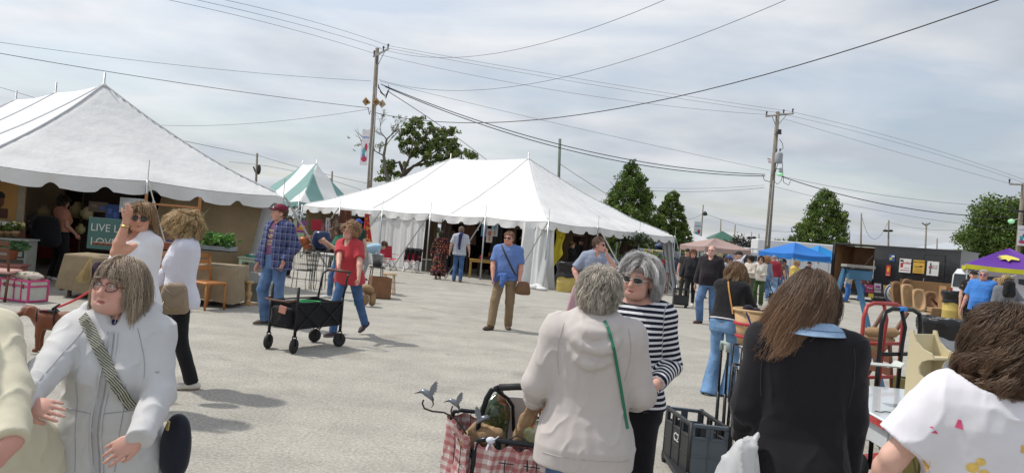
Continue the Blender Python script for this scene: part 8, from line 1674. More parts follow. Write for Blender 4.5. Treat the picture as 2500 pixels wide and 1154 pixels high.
rs_ = thing('round_sign','round white and yellow dollar sign between the rack and the dough bowls','sign',at(2186,33.2,.60),R(-2));MB().lathe([(.0,-.02),(.50,-.02),(.50,.02),(.0,.02)],n=36,ax=(0,-1,0)).build('disc',M('leg_white'),rs_);MB().lathe([(.47,.022),(.50,.026),(.44,.030),(.41,.022)],n=36,ax=(0,-1,0),cap=False).build('rim_band',M('rim_blue',(.08,.12,.22)),rs_);text('$6',.62,M('ink_yellow',(.62,.42,.02)),rs_,TM((-.02,-.035,.0)),.004,offset=.015)
# rollator and trolley
tr = thing('crate_trolley','black box trolley with a raised chrome handle beside the woman in black','trolley',at(1660,21.6,0),R(-6));mb = MB();mb.box((0,0,.10),(.44,.36,.05));[mb.box((s*.21,0,.33),(.02,.36,.46)) for s in (-1,1)];[mb.box((0,s*.17,.22),(.44,.02,.26)) for s in (-1,1)];[mb.box((0,s*.17,.55),(.44,.02,.04)) for s in (-1,1)];mb.build('box',M('crate_black'),tr)
MB().tube([(-.12,.18,.3),(-.12,.18,.66),(.10,.18,.66),(.10,.18,.3)],.014,6).build('handle_rail',alu,tr);MB().tube([(.04,.2,.62),(.05,.12,.84),(.18,.1,.84)],.018,6).build('grip',bkm,tr);[MB().lathe([(.01,-.02),(.05,-.02),(.05,.02),(.01,.02)],(s*.2,.1,.05),14,ax=(1,0,0)).build('wheel',rub,tr) for s in (-1,1)]
ro = thing('pull_wagon','black wheeled shopping wagon in the crowd left of the long-haired woman','wagon',at(1912,21,0),R(20));mb = MB();[mb.box((0,s*.22,.55),(.8,.02,.28)) for s in (-1,1)];[mb.box((s*.39,0,.55),(.02,.44,.28)) for s in (-1,1)];mb.box((0,0,.42),(.8,.44,.02));mb.build('tub',bkc,ro);MB().tube([(-.40,0,.6),(-.62,0,1.0),(-.55,0,1.06)],.014,6).build('handle',bkm,ro)
for sx in (-.35,.35):
 for sy in (-.22,.22):MB().lathe([(.02,-.025),(.11,-.03),(.12,0),(.11,.03),(.02,.025)],(sx,sy,.12),18,ax=(0,1,0)).build('wheel',rub,ro);MB().tube([(sx,sy,.12),(sx,sy,.68)],.012,6).build('corner_post',bkm,ro)
o = MB().box((0,0,0),(.5,.3,.05)).build('folded_cloth',M('turquoise_cloth',(.10,.42,.45)));o.location = ro.location+Vector((.05,0,.70));tag(o,'turquoise cloth on top of the black wagon in the crowd','cloth')
# ---- between the tents
mt = table('mint green side table with turned legs left of the plaid-shirted man',at(618,16.3,.4)*1+Vector((0,0,-.4)),.62,.5,.70,mint,8,.075,turned=True);dr = mt.location
MB().lathe([(.0,0),(.20,0),(.21,.05),(.20,.05),(.19,.015),(0,.015)],n=28).build('x',mint_g).name = 'glass_tray';o = bpy.data.objects['glass_tray'];o.location = dr+Vector((.02,0,.70));tag(o,'teal glass tray of small trinkets on the mint green table','tray');mb = MB();[mb.ball((rnd.uniform(-.14,.14),rnd.uniform(-.1,.1),.045),(.03,.03,.035),8,6) for _ in range(14)];mb.build('trinkets',M('silver_white',(.55,.54,.5),rough=.3),o)
crate('grey-painted wooden chest beside the two turned balusters',614,14.0,.46,.36,.36,grey_cr,0,-14,'wooden_chest','chest',True)
o = MB().prism([(-.14,0),(.14,0),(.14,.12),(.09,.19),(-.09,.19),(-.14,.12)],-.09,.09,'xz').build('glass_box',M('smoky_glass',(.35,.38,.38),rough=.08,var=.1,coat=.5));o.location = at(620,13.95,.36);tag(o,'small glass display box on top of the grey chest','display box')
for px,py,h_,lb in ((604,744,.44,'shorter turned pine baluster standing on the ground by the grey chest'),(638,744,.56,'taller turned pine baluster beside the shorter one')):
 q = G0(px,py);o = thing('wood_baluster',lb,'baluster',Vector((q.x,q.y,0)),group='turned pine balusters');MB().box((0,0,.02),(.19,.19,.04)).build('base_block',pine,o);MB().lathe([(.07,.04),(.05,.08),(.035,.12),(.06,.2*h_+.08),(.065,.5*h_),(.03,.66*h_),(.045,.72*h_),(.03,.78*h_),(.05,.9*h_),(.085,.95*h_),(.085,h_)],n=20).build('turned_shaft',pine,o)
def wchair(label,px,d,rz,mat,h=.86):
 r_ = thing('wire_chair',label,'chair',at(px,d,.4)*1+Vector((0,0,-.4)),R(rz),'wire garden chairs');mb = MB();[MB().tube([(s*.19,y,.44),(s*.21,y*1.25,0)],.009,5).build('leg',mat,r_) for s in (-1,1) for y in (-.18,.18)]
 mb = MB();mb.tube([(.20*math.cos(t),.20*math.sin(t),.44) for t in [k*PI/8 for k in range(17)]],.009,5,cap=False);[mb.tube([(-.19,-.18+.04*k,.44),(.19,-.18+.04*k,.44)],.003,4) for k in range(10)];[mb.tube([(-.19+.042*k,-.18,.44),(-.19+.042*k,.18,.44)],.003,4) for k in range(10)];mb.build('seat',mat,r_)
 mb = MB();mb.tube([(-.20,.19,.44),(-.21,.22,h-.1),(-.12,.24,h),(.12,.24,h),(.21,.22,h-.1),(.20,.19,.44)],.009,5);[mb.tube([(-.17+.042*k,.20,.46),(-.17+.042*k,.24,h-.02)],.003,4) for k in range(9)];mb.build('backrest',mat,r_);return r_
wchair('black wrought-iron wire chair under the blue stool, right of the plaid-shirted man',742,17.2,30,iron);wchair('white wire garden chair behind the coral-shirted woman',806,18.6,20,white_m,.78)
o = thing('garden_stool','dark navy ceramic garden stool standing on a wire chair','stool',at(775,17.4,0));MB().lathe([(.15,.96),(.19,1.0),(.225,1.12),(.23,1.22),(.21,1.34),(.17,1.40),(.0,1.41)],n=28).build('x',M('navy_glaze',(.012,.025,.08),rough=.25,var=.2),o).name = 'ceramic_body';mb = MB();[mb.tube([(sx*.14,sy*.14,0),(sx*.12,sy*.12,.95)],.010,5) for sx in (-1,1) for sy in (-1,1)];mb.box((0,0,.94),(.34,.34,.02));mb.build('stand',iron,o)
o = thing('wire_basket','tall dark wire basket on thin legs left of the white chairs','basket',at(757,16.8,0));mb = MB();[mb.tube([((.11+.05*t)*math.cos(a_),(.11+.05*t)*math.sin(a_),.50+.42*t) for t in (0,.5,1)],.003,4) for a_ in [k*PI/10 for k in range(20)]];[mb.tube([((.11+.05*t)*math.cos(a_),(.11+.05*t)*math.sin(a_),.50+.42*t) for a_ in [k*PI/8 for k in range(17)]],.006,4,cap=False) for t in (0,.25,.5,.75,1)];mb.build('basket',iron,o);mb = MB();[mb.tube([(.1*math.cos(a_),.1*math.sin(a_),.5),(.13*math.cos(a_),.13*math.sin(a_),.2),(.10*math.cos(a_),.1*math.sin(a_),0)],.007,5) for a_ in (.5,2.1,3.6,5.2)];mb.build('stand',iron,o)
table('long white table behind the wire chairs',at(800,20.5,.4)*1+Vector((0,0,-.4)),.9,.5,.74,white_m,5,.03,apron=.02)
crate('open brown wooden crate on its side right of the wagon pusher',925,16.6,.46,.46,.48,M('crate_wood',(.22,.10,.045),rough=.6,var=.25),0,20,'wooden_crate','crate')
def stool(label,px,d,h_,r_,mat,rz=0,sq=False):
 o = thing('stool',label,'stool',at(px,d,.3)*1+Vector((0,0,-.3)),R(rz));(MB().box((0,0,h_),(r_*2,r_*2,.03)) if sq else MB().lathe([(0,h_-.015),(r_,h_-.015),(r_,h_+.015),(0,h_+.015)],n=24)).build('seat',mat,o);[MB().tube([(s*r_*.6,y*r_*.6,h_),(s*r_*.85,y*r_*.85,0)],.014,6).build('leg',mat,o) for s in (-1,1) for y in (-1,1)];return o
stool('pale pine stool right of the brown wooden crate',950,17.6,.50,.17,pine);st_ = stool('small dark-legged plant table carrying the galvanised bucket',918,18.0,.62,.20,M('dark_leg',(.05,.04,.035)))
o = MB().lathe([(.11,0),(.15,.30),(.155,.31),(.145,.31),(.105,.01)],n=24).build('bucket',tin);o.location = st_.location+Vector((0,0,.635));tag(o,'galvanised bucket on the small dark-legged table','bucket')
ml = thing('wooden_pulley','bundle of brown wooden wheels and twigs on the ground behind the coral-shirted woman','wooden wheels',at(893,14.6,0));[MB().lathe([(.03,-.04),(.12,-.05),(.14,0),(.12,.05),(.03,.04)],(dx,dy,z),18,ax=a_).build('wooden_wheel',M('old_wood'),ml) for dx,dy,z,a_ in ((-.08,0,.14,(.3,1,.2)),(.10,.1,.15,(1,.4,0)),(.0,.05,.34,(.2,.6,.8)))];MB().lathe([(.02,-.03),(.055,-.035),(.06,0),(.055,.035),(.02,.03)],(-.16,-.1,.06),14,ax=(.6,1,0)).build('green_wheel',M('bright_green'),ml)
def camp(label,px,d,rz,fab,jacket=False):
 r_ = thing('camp_chair',label,'chair',at(px,d,.3)*1+Vector((0,0,-.3)),R(rz),'folding camp chairs');mb = MB();[mb.tube([(s*.28,-.24,0),(-s*.24,.24,.42)],.011,5) for s in (-1,1)];[mb.tube([(s*.28,y,0),(s*.27,-y,.42)],.011,5) for s in (-1,1) for y in (-.24,.24)];[mb.tube([(s*.27,.22,.35),(s*.29,.34,.88)],.012,5) for s in (-1,1)];mb.build('frame',M('frame_grey',(.16,.16,.17),rough=.4,metal=.5),r_)
 MB().grid(lambda u,v:(-.26+.52*u,-.22+.44*v,.44-.06*math.sin(PI*u)),8,4).build('seat',fab,r_,fixn=False);MB().grid(lambda u,v:(-.28+.56*u,.22+.12*v,.44+.46*v-.0*u),8,6).build('backrest',fab,r_,fixn=False);[MB().box((s*.29,.0,.60),(.05,.46,.015)).build('armrest',fab,r_) for s in (-1,1)]
 if jacket:g = SDF((-.36,.0,.25),(.36,.5,1.0),.02);g.cap((-.26,.30,.82),(.26,.30,.82),.09,.09,.05);[g.cap((x,.22,.80),(x*1.1,.18,.45),.07,.05,.04) for x in (-.26,-.1,.1,.26)];V,F = g.mesh(1);V = folds(V,F,.02,3,(24,24,14));fast_mesh('draped_coat',V,F,blk,r_)
redf = cloth('red_canvas',(.42,.04,.06));camp('camp chair with a black coat over it, against the white side wall',1005,27.2,0,redf,True);camp('red camp chair folded open left of the one with the coat',948,27.5,40,redf)
# ---- goods of the left stall
def cab(label,loc,sx,sy,sz,mat,rz=0,n=3,name='cabinet',cat='cabinet',legs=.12):
 r_ = thing(name,label,cat,loc,R(rz));mb = MB();[mb.box((s*(sx/2-.02),0,sz/2+legs/2),(.04,sy,sz-legs)) for s in (-1,1)];mb.box((0,sy/2-.01,sz/2+legs/2),(sx-.08,.02,sz-legs));mb.build('carcass',mat,r_);MB().box((0,0,sz),(sx+.06,sy+.04,.03)).build('table_top',mat,r_)
 for k in range(n):MB().box((0,-.01,legs+.02+(sz-legs)*k/n),(sx-.08,sy-.04,.025)).build('shelf_board',mat,r_)
 [MB().box((a_*(sx/2-.03),b_*(sy/2-.03),legs/2),(.05,.05,legs)).build('leg',mat,r_) for a_ in (-1,1) for b_ in (-1,1)];return r_
def lump(label,name,cat,loc,r,mat,seed=1,amp=.02,sc=(26,26,16)):
 g = SDF((-r[0]*1.3,-r[1]*1.3,-r[2]*1.3),(r[0]*1.3,r[1]*1.3,r[2]*1.3),max(.012,min(r)/6));g.ell((0,0,0),r,.01);g.ell((r[0]*.3,0,-r[2]*.3),(r[0]*.6,r[1]*.9,r[2]*.6),.03);V,F = g.mesh(1);V = folds(V,F,amp,seed,sc);o = fast_mesh(name,V,F,mat);o.location = loc;tag(o,label,cat);return o
def pot(label,name,cat,loc,prof,mat,group=None):
 o = MB().lathe(prof,n=20).build(name,mat);o.location = loc;tag(o,label,cat,group);return o
dd_ = 13.1;AG = lambda px,d,z=0:Vector((*at(px,d,max(z,.6)).xy,z))
dsr = cab('grey-painted dresser at the left edge under the portrait',AG(18,dd_),.80,.42,.84,M('dove_grey',(.30,.31,.27),rough=.7,var=.15),12,2);MB().box((0,-.215,.62),(.66,.02,.16)).build('drawer',M('dove_grey'),dsr);mb = MB();[mb.ball((x,-.235,.62),.018,8,6) for x in (-.2,.2)];mb.build('knob',iron,dsr)
fr = board('framed portrait of a dark-haired figure in profile, leaning at the left edge',wp(2,486,13.4),.62,.78,.12,(.40,.22,.07),[('O',-.02,-.04,.09,.13,(.13,.05,.03)),('O',-.05,.06,.13,.09,(.02,.018,.018)),('#',-.02,-.26,.34,.18,(.10,.04,.03))],'framed_picture',cat='picture');mb = MB();[mb.box((s*.36,0,0),(.12,.05,.92)) for s in (-1,1)];[mb.box((0,0,s*.43),(.62,.05,.10)) for s in (-1,1)];mb.build('frame',M('taupe_frame',(.30,.25,.18),rough=.6,var=.15),fr)
MB().tube([AG(57,13.6)*1,AG(57,13.6,2.1)],.07,4).build('x',M('rough_post',(.14,.06,.035),rough=.9,var=.4,vs=8)).name = 'wooden_post';tag(bpy.data.objects['wooden_post'],'rough red-brown wooden post just right of the framed portrait','post')
for k,(px,py,c) in enumerate(((6,556,(.66,.62,.38)),(22,560,(.66,.64,.58)),(38,552,(.66,.56,.25)))):plant(('cream','white','yellow')[k]+' flower bunch in a small brown crate on the dresser',wp(px,562,dd_)-Vector((0,0,.02)),16,.14,.14,GR,5+k,'flower_bunch',[(c,9)],(.07,.10,M('old_wood')),.05)
plant('green plant in a terracotta pot on the pink bench',wp(32,610,12.4),26,.22,.10,[(.06,.14,.06)],9,'potted_plant',None,(.085,.17,terra),.10)
table('low dusty pink bench carrying the terracotta pot',AG(18,12.35),.62,.36,.46,M('dusty_rose_paint',(.32,.13,.11),rough=.6),10,.05)
tk = thing('steamer_trunk','white steamer trunk with bright pink edging at the stall front','trunk',G0(56,733),R(-14));wv = M('trunk_white',(.52,.53,.46),rough=.7,var=.15);pk = M('hot_pink',(.55,.06,.20),rough=.5)
MB().box((0,0,.13),(.56,.34,.24)).build('body',wv,tk);MB().box((0,0,.295),(.565,.345,.075)).build('lid',wv,tk);mb = MB();[mb.box((s*.28,y,.17),(.03,.03,.33)) for s in (-1,1) for y in (-.17,.17)];[mb.box((0,y,z),(.56,.022,.026)) for y in (-.173,.173) for z in (.02,.25,.335)];[mb.box((s*.283,0,z),(.022,.34,.026)) for s in (-1,1) for z in (.02,.25,.335)];[mb.box((x,-.176,.17),(.02,.01,.3)) for x in (-.0,.14)];mb.build('pink_edging',pk,tk);mb = MB();[mb.box((x,-.182,.25),(.03,.012,.06)) for x in (-.18,.0,.18)];mb.build('latch',M('brown_latch',(.14,.05,.03)),tk)
lump('folded pale quilt lying on the white and pink trunk','folded_quilt','quilt',G0(56,733)+Vector((.03,.02,.39)),(.24,.14,.065),M('pale_quilt',pat=pat_spots((.46,.40,.34),[(.14,.20,.10),(.50,.30,.28)],9,.25),rough=.9),3)
chair('brown wooden chair with a pale pink seat at the left edge',AG(8,11.2),M('chair_brown'),M('pale_pink',(.50,.30,.27),rough=.9),rz=190)
table('long table with a dark red cloth deep in the left tent',AG(95,17),2.2,.7,.76,M('dark_red_cloth',(.20,.02,.02),rough=.9),20,.06,apron=.5);lump('heap of grey patterned cushions on the dark red table','cushion_heap','cushions',AG(85,16.8,.98),(.55,.25,.24),M('grey_pattern',pat=pat_spots((.10,.09,.085),[(.34,.33,.31)],10,.3),rough=.9),4,.05,(14,14,10))
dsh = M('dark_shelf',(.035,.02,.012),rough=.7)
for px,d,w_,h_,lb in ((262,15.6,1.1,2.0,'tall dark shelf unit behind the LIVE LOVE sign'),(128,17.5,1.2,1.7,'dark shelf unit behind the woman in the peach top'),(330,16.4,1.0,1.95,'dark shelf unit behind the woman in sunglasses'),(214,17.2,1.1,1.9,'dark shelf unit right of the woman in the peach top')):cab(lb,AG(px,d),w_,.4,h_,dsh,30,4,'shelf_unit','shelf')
sn = board('teal wooden sign with white lettering LIVE LAUGH LOVE',wp(293,574,12.8),1.12,.56,.04,(.055,.13,.115),[('LIVE LAUGH',.0,.10,.19,(.50,.52,.48)),('LOVE EACH',.0,-.15,.19,(.50,.52,.48))]);
table('wooden table under the burlap cover, left one',AG(262,12.5),1.0,.7,.72,dkw,5);drape('burlap cover over the left display table',AG(262,12.5,.0),1.06,.76,.735,burlap,5,.12,seed=3);table('wooden table under the burlap cover behind the blond woman',AG(478,12.9),1.5,.8,.70,dkw,5);drape('burlap cover over the display table behind the blond woman',AG(478,12.9,.0),1.62,.86,.715,burlap,5,.10,seed=8)
hay = thing('wheat_sheaf','hanging sheaf of dried wheat beside the burlap table','dried wheat',wp(222,632,11.9));mb = MB()
for k in range(130):a_ = rnd.uniform(0,6.28);r_ = rnd.random()**.5;mb.tube([(0,0,.05),(.05*r_*math.cos(a_)-.03,.05*r_*math.sin(a_),-.12),(.13*r_*math.cos(a_)-.09,.09*r_*math.sin(a_),-.30-.12*rnd.random())],[.004,.005,.003],3)
mb.build('stalks',M('straw',(.50,.38,.19),rough=.9,var=.25),hay)
lump('dark purple-brown felted bag beside the wheat sheaf','felt_bag','bag',AG(243,12.0,.42),(.13,.10,.24),cloth('plum_felt',(.05,.03,.05)),5)
mb = MB();mb.box((0,0,.03),(.44,.16,.05));[mb.ball((x,-.085,.03),(.02,.012,.02)) for x in (-.15,-.05,.05,.15)];o = mb.build('knob_rack',M('chair_brown'));o.location = wp(262,600,12.3);tag(o,'small brown rack with white knobs on the left burlap table','rack')
for px,py,w_,h_,c,lb,nm,ct_ in ((322,502,.46,.30,(.44,.45,.44),'white and blue patterned tray standing behind the woman in sunglasses','patterned_tray','tray'),(275,520,.26,.34,(.02,.05,.16),'dark blue patterned tin above the teal sign','blue_tin','tin'),(405,585,.34,.22,(.24,.13,.07),'brown printed box between the two women','printed_box','box'),(430,545,.30,.26,(.45,.44,.42),'pale patterned box behind the guy strap','patterned_box','box'),(372,560,.24,.26,(.48,.44,.28),'cream bag by the tent pole','cream_box','box'),(240,505,.36,.20,(.10,.07,.05),'dark wire tray on the shelf left of the patterned tray','wire_tray','tray')):board(lb,wp(px,py,14.2),w_,h_,.1,c,[('#',-w_*.2,h_*.1,w_*.3,h_*.3,tuple(min(.6,q_*1.6+.03) for q_ in c)),('O',w_*.2,-h_*.1,w_*.14,h_*.2,(.05,.10,.30))],nm,cat=ct_)
for px,py,d,s_,c,lb in ((190,515,15.5,1.3,(.42,.34,.16),'large cream jug on the shelf right of the peach top'),(212,522,15.2,1.0,(.45,.38,.22),'smaller cream jug beside the large one'),(106,520,15.5,1.1,(.30,.22,.11),'tan figurine on the far table left of the peach top'),(196,560,15,.8,(.35,.30,.14),'small tan bowl low on the shelf by the peach top')):pot(lb,'stoneware_jug','jug',wp(px,py,d),[(.06*s_,-.12*s_),(.12*s_,-.04*s_),(.12*s_,.05*s_),(.05*s_,.12*s_),(.06*s_,.15*s_)],M('glaze_%d' % int(c[0]*99+px % 7),c,rough=.4,var=.2),'jugs in the left stall')
mb = MB();mb.box((0,0,0),(1.05,.03,.035));mb.box((.52,0,.06),(.04,.04,.30));mb.box((-.5,0,.02),(.04,.04,.34));o = mb.build('hanging_rack',orw);o.location = wp(420,502,13.6);tag(o,'orange-brown wooden rail hanging under the left tent roof','rail')
chair('folding orange wood chair between the two women at the left',AG(402,11.6),orw,orw,15,slats=2);chair('folding orange wood chair right of the blond woman',AG(512,12.2),orw,orw,60)
plant('trailing green houseplant on the right burlap table',wp(520,598,12.7),60,.34,.16,[(.05,.15,.03),(.07,.19,.04)],12,'houseplant',None,(.12,.10,iron),.11);pl = plant('spiky pale plant behind the blond woman',wp(478,545,13.4),8,.1,.12,GR,13,'spiky_plant',None,(.08,.25,iron),.05);mb = MB();[mb.tube([(0,0,0),(.12*math.cos(a_),.1*math.sin(a_),.16),(.26*math.cos(a_),.2*math.sin(a_),.24+.1*math.sin(a_*3))],[.012,.010,.001],4,flat=.3) for a_ in [k*.7 for k in range(9)]];mb.build('blades',M('blade_green',(.16,.24,.12)),pl)
o = thing('bird_cage','small brass bird cage on the right burlap table','bird cage',wp(492,580,12.9));mb = MB();[mb.tube([(.10*math.cos(a_),.10*math.sin(a_),0),(.10*math.cos(a_),.10*math.sin(a_),.16),(0,0,.28)],.004,4) for a_ in [k*PI/6 for k in range(12)]];mb.lathe([(.10,0),(.11,0),(.11,.015),(.10,.015)],n=16);mb.build('wires',M('brass'),o);MB().ball((0,0,.31),.025,8,6).build('finial',M('brass'),o)
crate('grey slatted tray under the trailing houseplant',wp(530,610,12.6),wp(530,612,12.6),.6,.3,.09,M('slate_paint',(.22,.25,.26)),name='slatted_tray',cat='tray');crate('red-brown wooden box on the right burlap table',0,wp(425,612,12.7),.55,.28,.14,M('red_brown',(.22,.055,.025),rough=.5),name='wooden_box')
# ---- goods of the central tent
BG = AG;tbl = [('honey-yellow wooden table seen through the central tent',1178,27,1.0,.6,.72,honey,0),('dark table loaded with wares behind the honey-yellow one',1215,29,1.6,.7,.76,dkw,10),('low dark table behind the floral dress',1100,29.5,1.5,.7,.75,dkw,0),('table of silverware at the right side of the central tent',1520,29.5,2.0,.7,.78,M('red_brown'),0),('pale plank table at the right corner of the central tent',1570,28.5,1.2,.6,.72,M('pale_plank',(.40,.38,.33)),-5),('copper-topped table at the left end of the central tent',775,26.5,2.0,.8,.74,M('chair_brown'),5)]
for lb,px,d,sx,sy,h_,m_,rz in tbl:table(lb,BG(px,d),sx,sy,h_,m_,rz,.06)
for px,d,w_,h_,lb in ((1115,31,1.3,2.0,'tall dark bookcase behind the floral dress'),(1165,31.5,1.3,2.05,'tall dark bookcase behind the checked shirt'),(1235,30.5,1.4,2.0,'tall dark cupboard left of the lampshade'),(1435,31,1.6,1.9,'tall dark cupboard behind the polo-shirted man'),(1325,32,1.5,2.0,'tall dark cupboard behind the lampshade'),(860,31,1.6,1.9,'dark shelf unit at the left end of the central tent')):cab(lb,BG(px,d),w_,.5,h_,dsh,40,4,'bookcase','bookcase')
lt = thing('floor_lamp','lamp with a grey bell-shaped shade inside the central tent','lamp',BG(1281,27.5));MB().lathe([(.30,1.62),(.20,1.78),(.14,1.95),(.12,2.12),(.11,2.12),(.19,1.78),(.29,1.62)],n=20,cap=False).build('lamp_shade',M('linen_shade',(.30,.29,.25),rough=.9,trans=.2),lt);MB().tube([(0,0,0),(0,0,1.7)],.02,6).build('stem',iron,lt);MB().lathe([(.16,0),(.16,.02),(.03,.05)],n=16).build('base',iron,lt)
for k,(px,py,c,mk) in enumerate(((1183,560,(.16,.34,.52),(.60,.62,.64)),(1195,575,(.60,.50,.50),(.50,.16,.14)),(1208,560,(.52,.56,.60),(.2,.4,.6)))):board(('blue','pink','white')[k]+' ice-cream pennant hanging in the central tent',wp(px,py,27.2),.24,.52,.2,c,[('O',0,.08,.07,.1,mk),('#',0,-.12,.06,.16,(.45,.28,.12))],'hanging_pennant',cat='pennant')
mb = MB();mb.grid(lambda u,v:(-.12+.30*u+.04*math.sin(v*7),.04*math.sin(u*9+v*5),-1.35*v*(1-.35*u)),8,14);o = mb.build('yellow_flag',M('flag_yellow',(.62,.50,.03),rough=.7,trans=.2),fixn=False);o.location = wp(1366,558,25.2);tag(o,'bright yellow flag hanging beside the near tent corner','flag');mb = MB();mb.tube([(.02,-.05,-.30),(.08,-.05,-.34),(.14,-.05,-.28)],.008,4);mb.build('flag_mark',iron,o)
lump('bright red bags on the table right of the polo-shirted man','red_bags','bags',wp(1494,668,28.5),(.30,.18,.20),M('bag_red',pat=pat_spots((.45,.03,.05),[(.50,.14,.18)],8,.3),rough=.4),3,.03);lump('pink bag next to the bright red bags','pink_bag','bag',wp(1521,668,28.6),(.16,.14,.17),M('bag_pink',(.50,.12,.20),rough=.4),8,.03)
for k in range(9):px = 1478+k*10;pot(('tall','round','squat')[k % 3]+' silver vessel, number %s from the left on the silverware table' % ('one two three four five six seven eight nine'.split()[k]),'silver_vessel','vessel',wp(px,643-(k % 3)*10,29.2),[(.05,-.10),(.10,-.02),(.11,.05),(.05,.10),(.06,.15+.05*(k % 3 == 0))],M('silver',(.42,.45,.46),rough=.25,metal=.7),'silverware')
fl = plant('tall yellow rose bouquet in a wicker holder at the right of the central tent',wp(1588,640,27.2),40,.42,.42,GR,20,'rose_bouquet',[((.62,.50,.16),16),((.66,.58,.30),10),((.55,.12,.12),4)],(.30,.06,M('wicker',(.40,.26,.12),rough=.9)),.08);pot('orange wicker basket under the rose bouquet','wicker_basket','basket',wp(1592,664,27.1),[(.12,-.12),(.22,.12),(.20,.12),(.11,-.09)],M('orange_wicker',(.45,.24,.08),rough=.9));plant('dark hanging foliage plant at the tent edge beside the roses',wp(1545,600,28.6),60,.62,.45,[(.025,.05,.02)],22,'hanging_plant',None,None,.12)
ps = thing('plant_stand','slim brown slatted plant stand at the right corner of the central tent','stand',BG(1620,27.6));MB().box((0,0,.80),(.36,.34,.03)).build('table_top',M('chair_brown'),ps);mb = MB();[mb.box((x,y,.4),(.03,.03,.8)) for x in (-.15,-.05,.05,.15) for y in (-.14,.14)];mb.build('slats',M('red_brown'),ps)
for px,py,c1,c2,lb in ((803,562,(.50,.46,.48),(.16,.14,.22),'long black and white patterned scarf hanging at the left end of the central tent'),(898,552,(.48,.05,.04),(.60,.48,.08),'red and yellow scarf hanging left of the white side wall'),(790,575,(.30,.12,.14),(.5,.4,.4),'dark pink scarf hanging beside the patterned one')):
 mb = MB();mb.grid(lambda u,v:(-.14+.28*u*(.5+.7*v),.03*math.sin(u*16+v*3),.42-.95*v),14,10);o = mb.build('hanging_scarf',M('scarf_%d' % px,pat=pat_spots(c1,[c2],9,.34),rough=.9),fixn=False);o.location = wp(px,py,24.5);tag(o,lb,'scarf')
board('small sunset painting right of the plaid-shirted man',wp(736,553,22),.30,.38,.1,(.20,.06,.20),[('#',0,-.08,.28,.07,(.5,.2,.04)),('O',.02,.0,.09,.05,(.62,.35,.03))],'painting',cat='picture');board('dark red panel hanging at the left end of the central tent',wp(773,549,24.5),.36,.36,0,(.32,.012,.03),[],'wall_hanging',cat='wall hanging')
for k,(px,py,s_) in enumerate(((742,590,1.3),(756,583,1.0),(768,594,.9),(748,602,.8),(782,598,1.1),(850,598,1.2))):pot(('largest','second','third','smallest','fourth','rightmost')[k]+' copper pot on the table at the left end of the central tent','copper_pot','pot',wp(px,py,24),[(.08*s_,-.1*s_),(.14*s_,0),(.13*s_,.08*s_),(.09*s_,.12*s_)],M('copper',(.30,.10,.04),rough=.4,metal=.5,var=.2),'copper pots')
g = SDF((-.5,-.3,-.4),(.5,.3,.5),.025);[g.chain([(0,0,-.35),(.15*a_,.1*b_,.0),(.38*a_,.15*b_,.22+.1*b_)],[.07,.05,.02],.04) for a_,b_ in ((-1,.5),(1,-.5),(.4,1),(-.5,-1))];V,F = g.mesh(1);o = fast_mesh('driftwood_sculpture',V,F,M('driftwood'));o.location = wp(838,575,23);tag(o,'branching driftwood sculpture behind the woman in the green top','sculpture')
pot('red drink can on the honey-yellow table','drink_can','can',wp(1174,628,26.9),[(.04,-.07),(.045,-.06),(.045,.07),(.04,.08)],M('can_red',(.45,.02,.02),rough=.3))
for k in range(8):pot('small ware standing on the dark table, place %s from the left' % ('one two three four five six seven eight'.split()[k]),'glass_ware','ware',BG(1195+k*7,28.8,.86+.02*(k % 3)),[(.04,-.09),(.06,0),(.05,.08+.03*(k % 2)),(.03,.12)],M('ware_%d' % (k % 4),((.30,.12,.05),(.30,.30,.26),(.06,.12,.10),(.40,.30,.12))[k % 4],rough=.3),'small wares')
lump('lime green chair cover beside the white gathered wall','green_cover','cover',BG(1293,26.6,.55),(.12,.3,.55),cloth('lime_cloth',(.10,.18,.03)),4,.02)
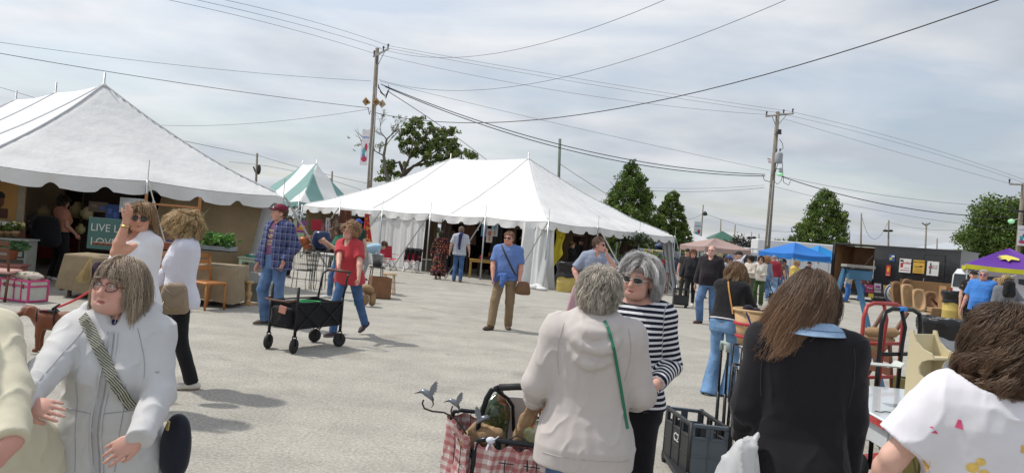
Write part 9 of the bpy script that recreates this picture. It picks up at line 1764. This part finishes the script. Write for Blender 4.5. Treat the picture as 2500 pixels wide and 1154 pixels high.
# tables by the purple canopy
table('white folding table under the purple canopy',AG(2492,17.5),1.8,.7,.74,M('pale_plank'),0,.03,apron=.02);crate('white plastic box on the folding table under the purple canopy',0,AG(2474,17.3,.745),.34,.3,.14,white_m,name='plastic_box');crate('brown tray of goods on the folding table at the right edge',0,AG(2500,17.5,.745),.3,.3,.18,M('chair_brown'),name='goods_tray',cat='tray')
crate('dark wire trash basket behind the white table',0,AG(2290,5.9),.5,.5,.78,M('yellow_wire',(.10,.085,.02),rough=.5),name='wire_bin',cat='bin')
for px,d,w_,h_,c,lb in ((1092,27.6,.5,1.3,(.05,.03,.02),'dark brown coat hanging between the white wall and the floral dress'),(1148,28.2,.6,.9,(.10,.05,.03),'brown garment hanging right of the checked shirt'),(1216,28.4,.5,1.1,(.04,.04,.045),'black garment hanging left of the blue-shirted man'),(1250,29,.5,1.0,(.14,.09,.05),'tan-brown garment hanging behind the blue-shirted man'),(1440,28.2,.5,1.1,(.05,.03,.025),'dark garment hanging left of the polo-shirted man'),(1462,29,.5,.9,(.20,.13,.07),'tan garment hanging behind the polo-shirted man'),(1540,31,.9,.8,(.06,.04,.03),'dark rug hanging over the silverware table'),(845,27,.6,1.0,(.12,.05,.03),'rust-brown garment hanging at the left end of the central tent')):
 mb = MB();mb.grid(lambda u,v:((u-.5)*w_*(.75+.25*v),.05*math.sin(u*14+v*3+px),-h_*v),16,8);o = mb.build('hanging_garment',M('garment_%d' % px,c,rough=.9,var=.2),fixn=False);o.location = AG(px,d,2.12);tag(o,lb,'garment','garments hanging in the central tent')
person('shopper in a grey-green jacket browsing inside the central tent behind the floral dress',1104,27.8,1.70,190,fig=dict(sex='f'),vox=.018,top=dict(mat=cloth('sage_jacket',(.10,.12,.08))),bottom=dict(mat=blk),shoes={},hair=hs(300,L=.12,cols=brn),seed=91)
person('shopper in a maroon sweater inside the central tent near the lampshade',1310,29.5,1.72,150,fig=dict(sex='m',fat=1.1),vox=.018,top=dict(mat=cloth('maroon_sweater',(.14,.02,.03))),bottom=dict(mat=dn),shoes={},hair=hs(300,L=.03,vol=.006,cols=dark),seed=92)
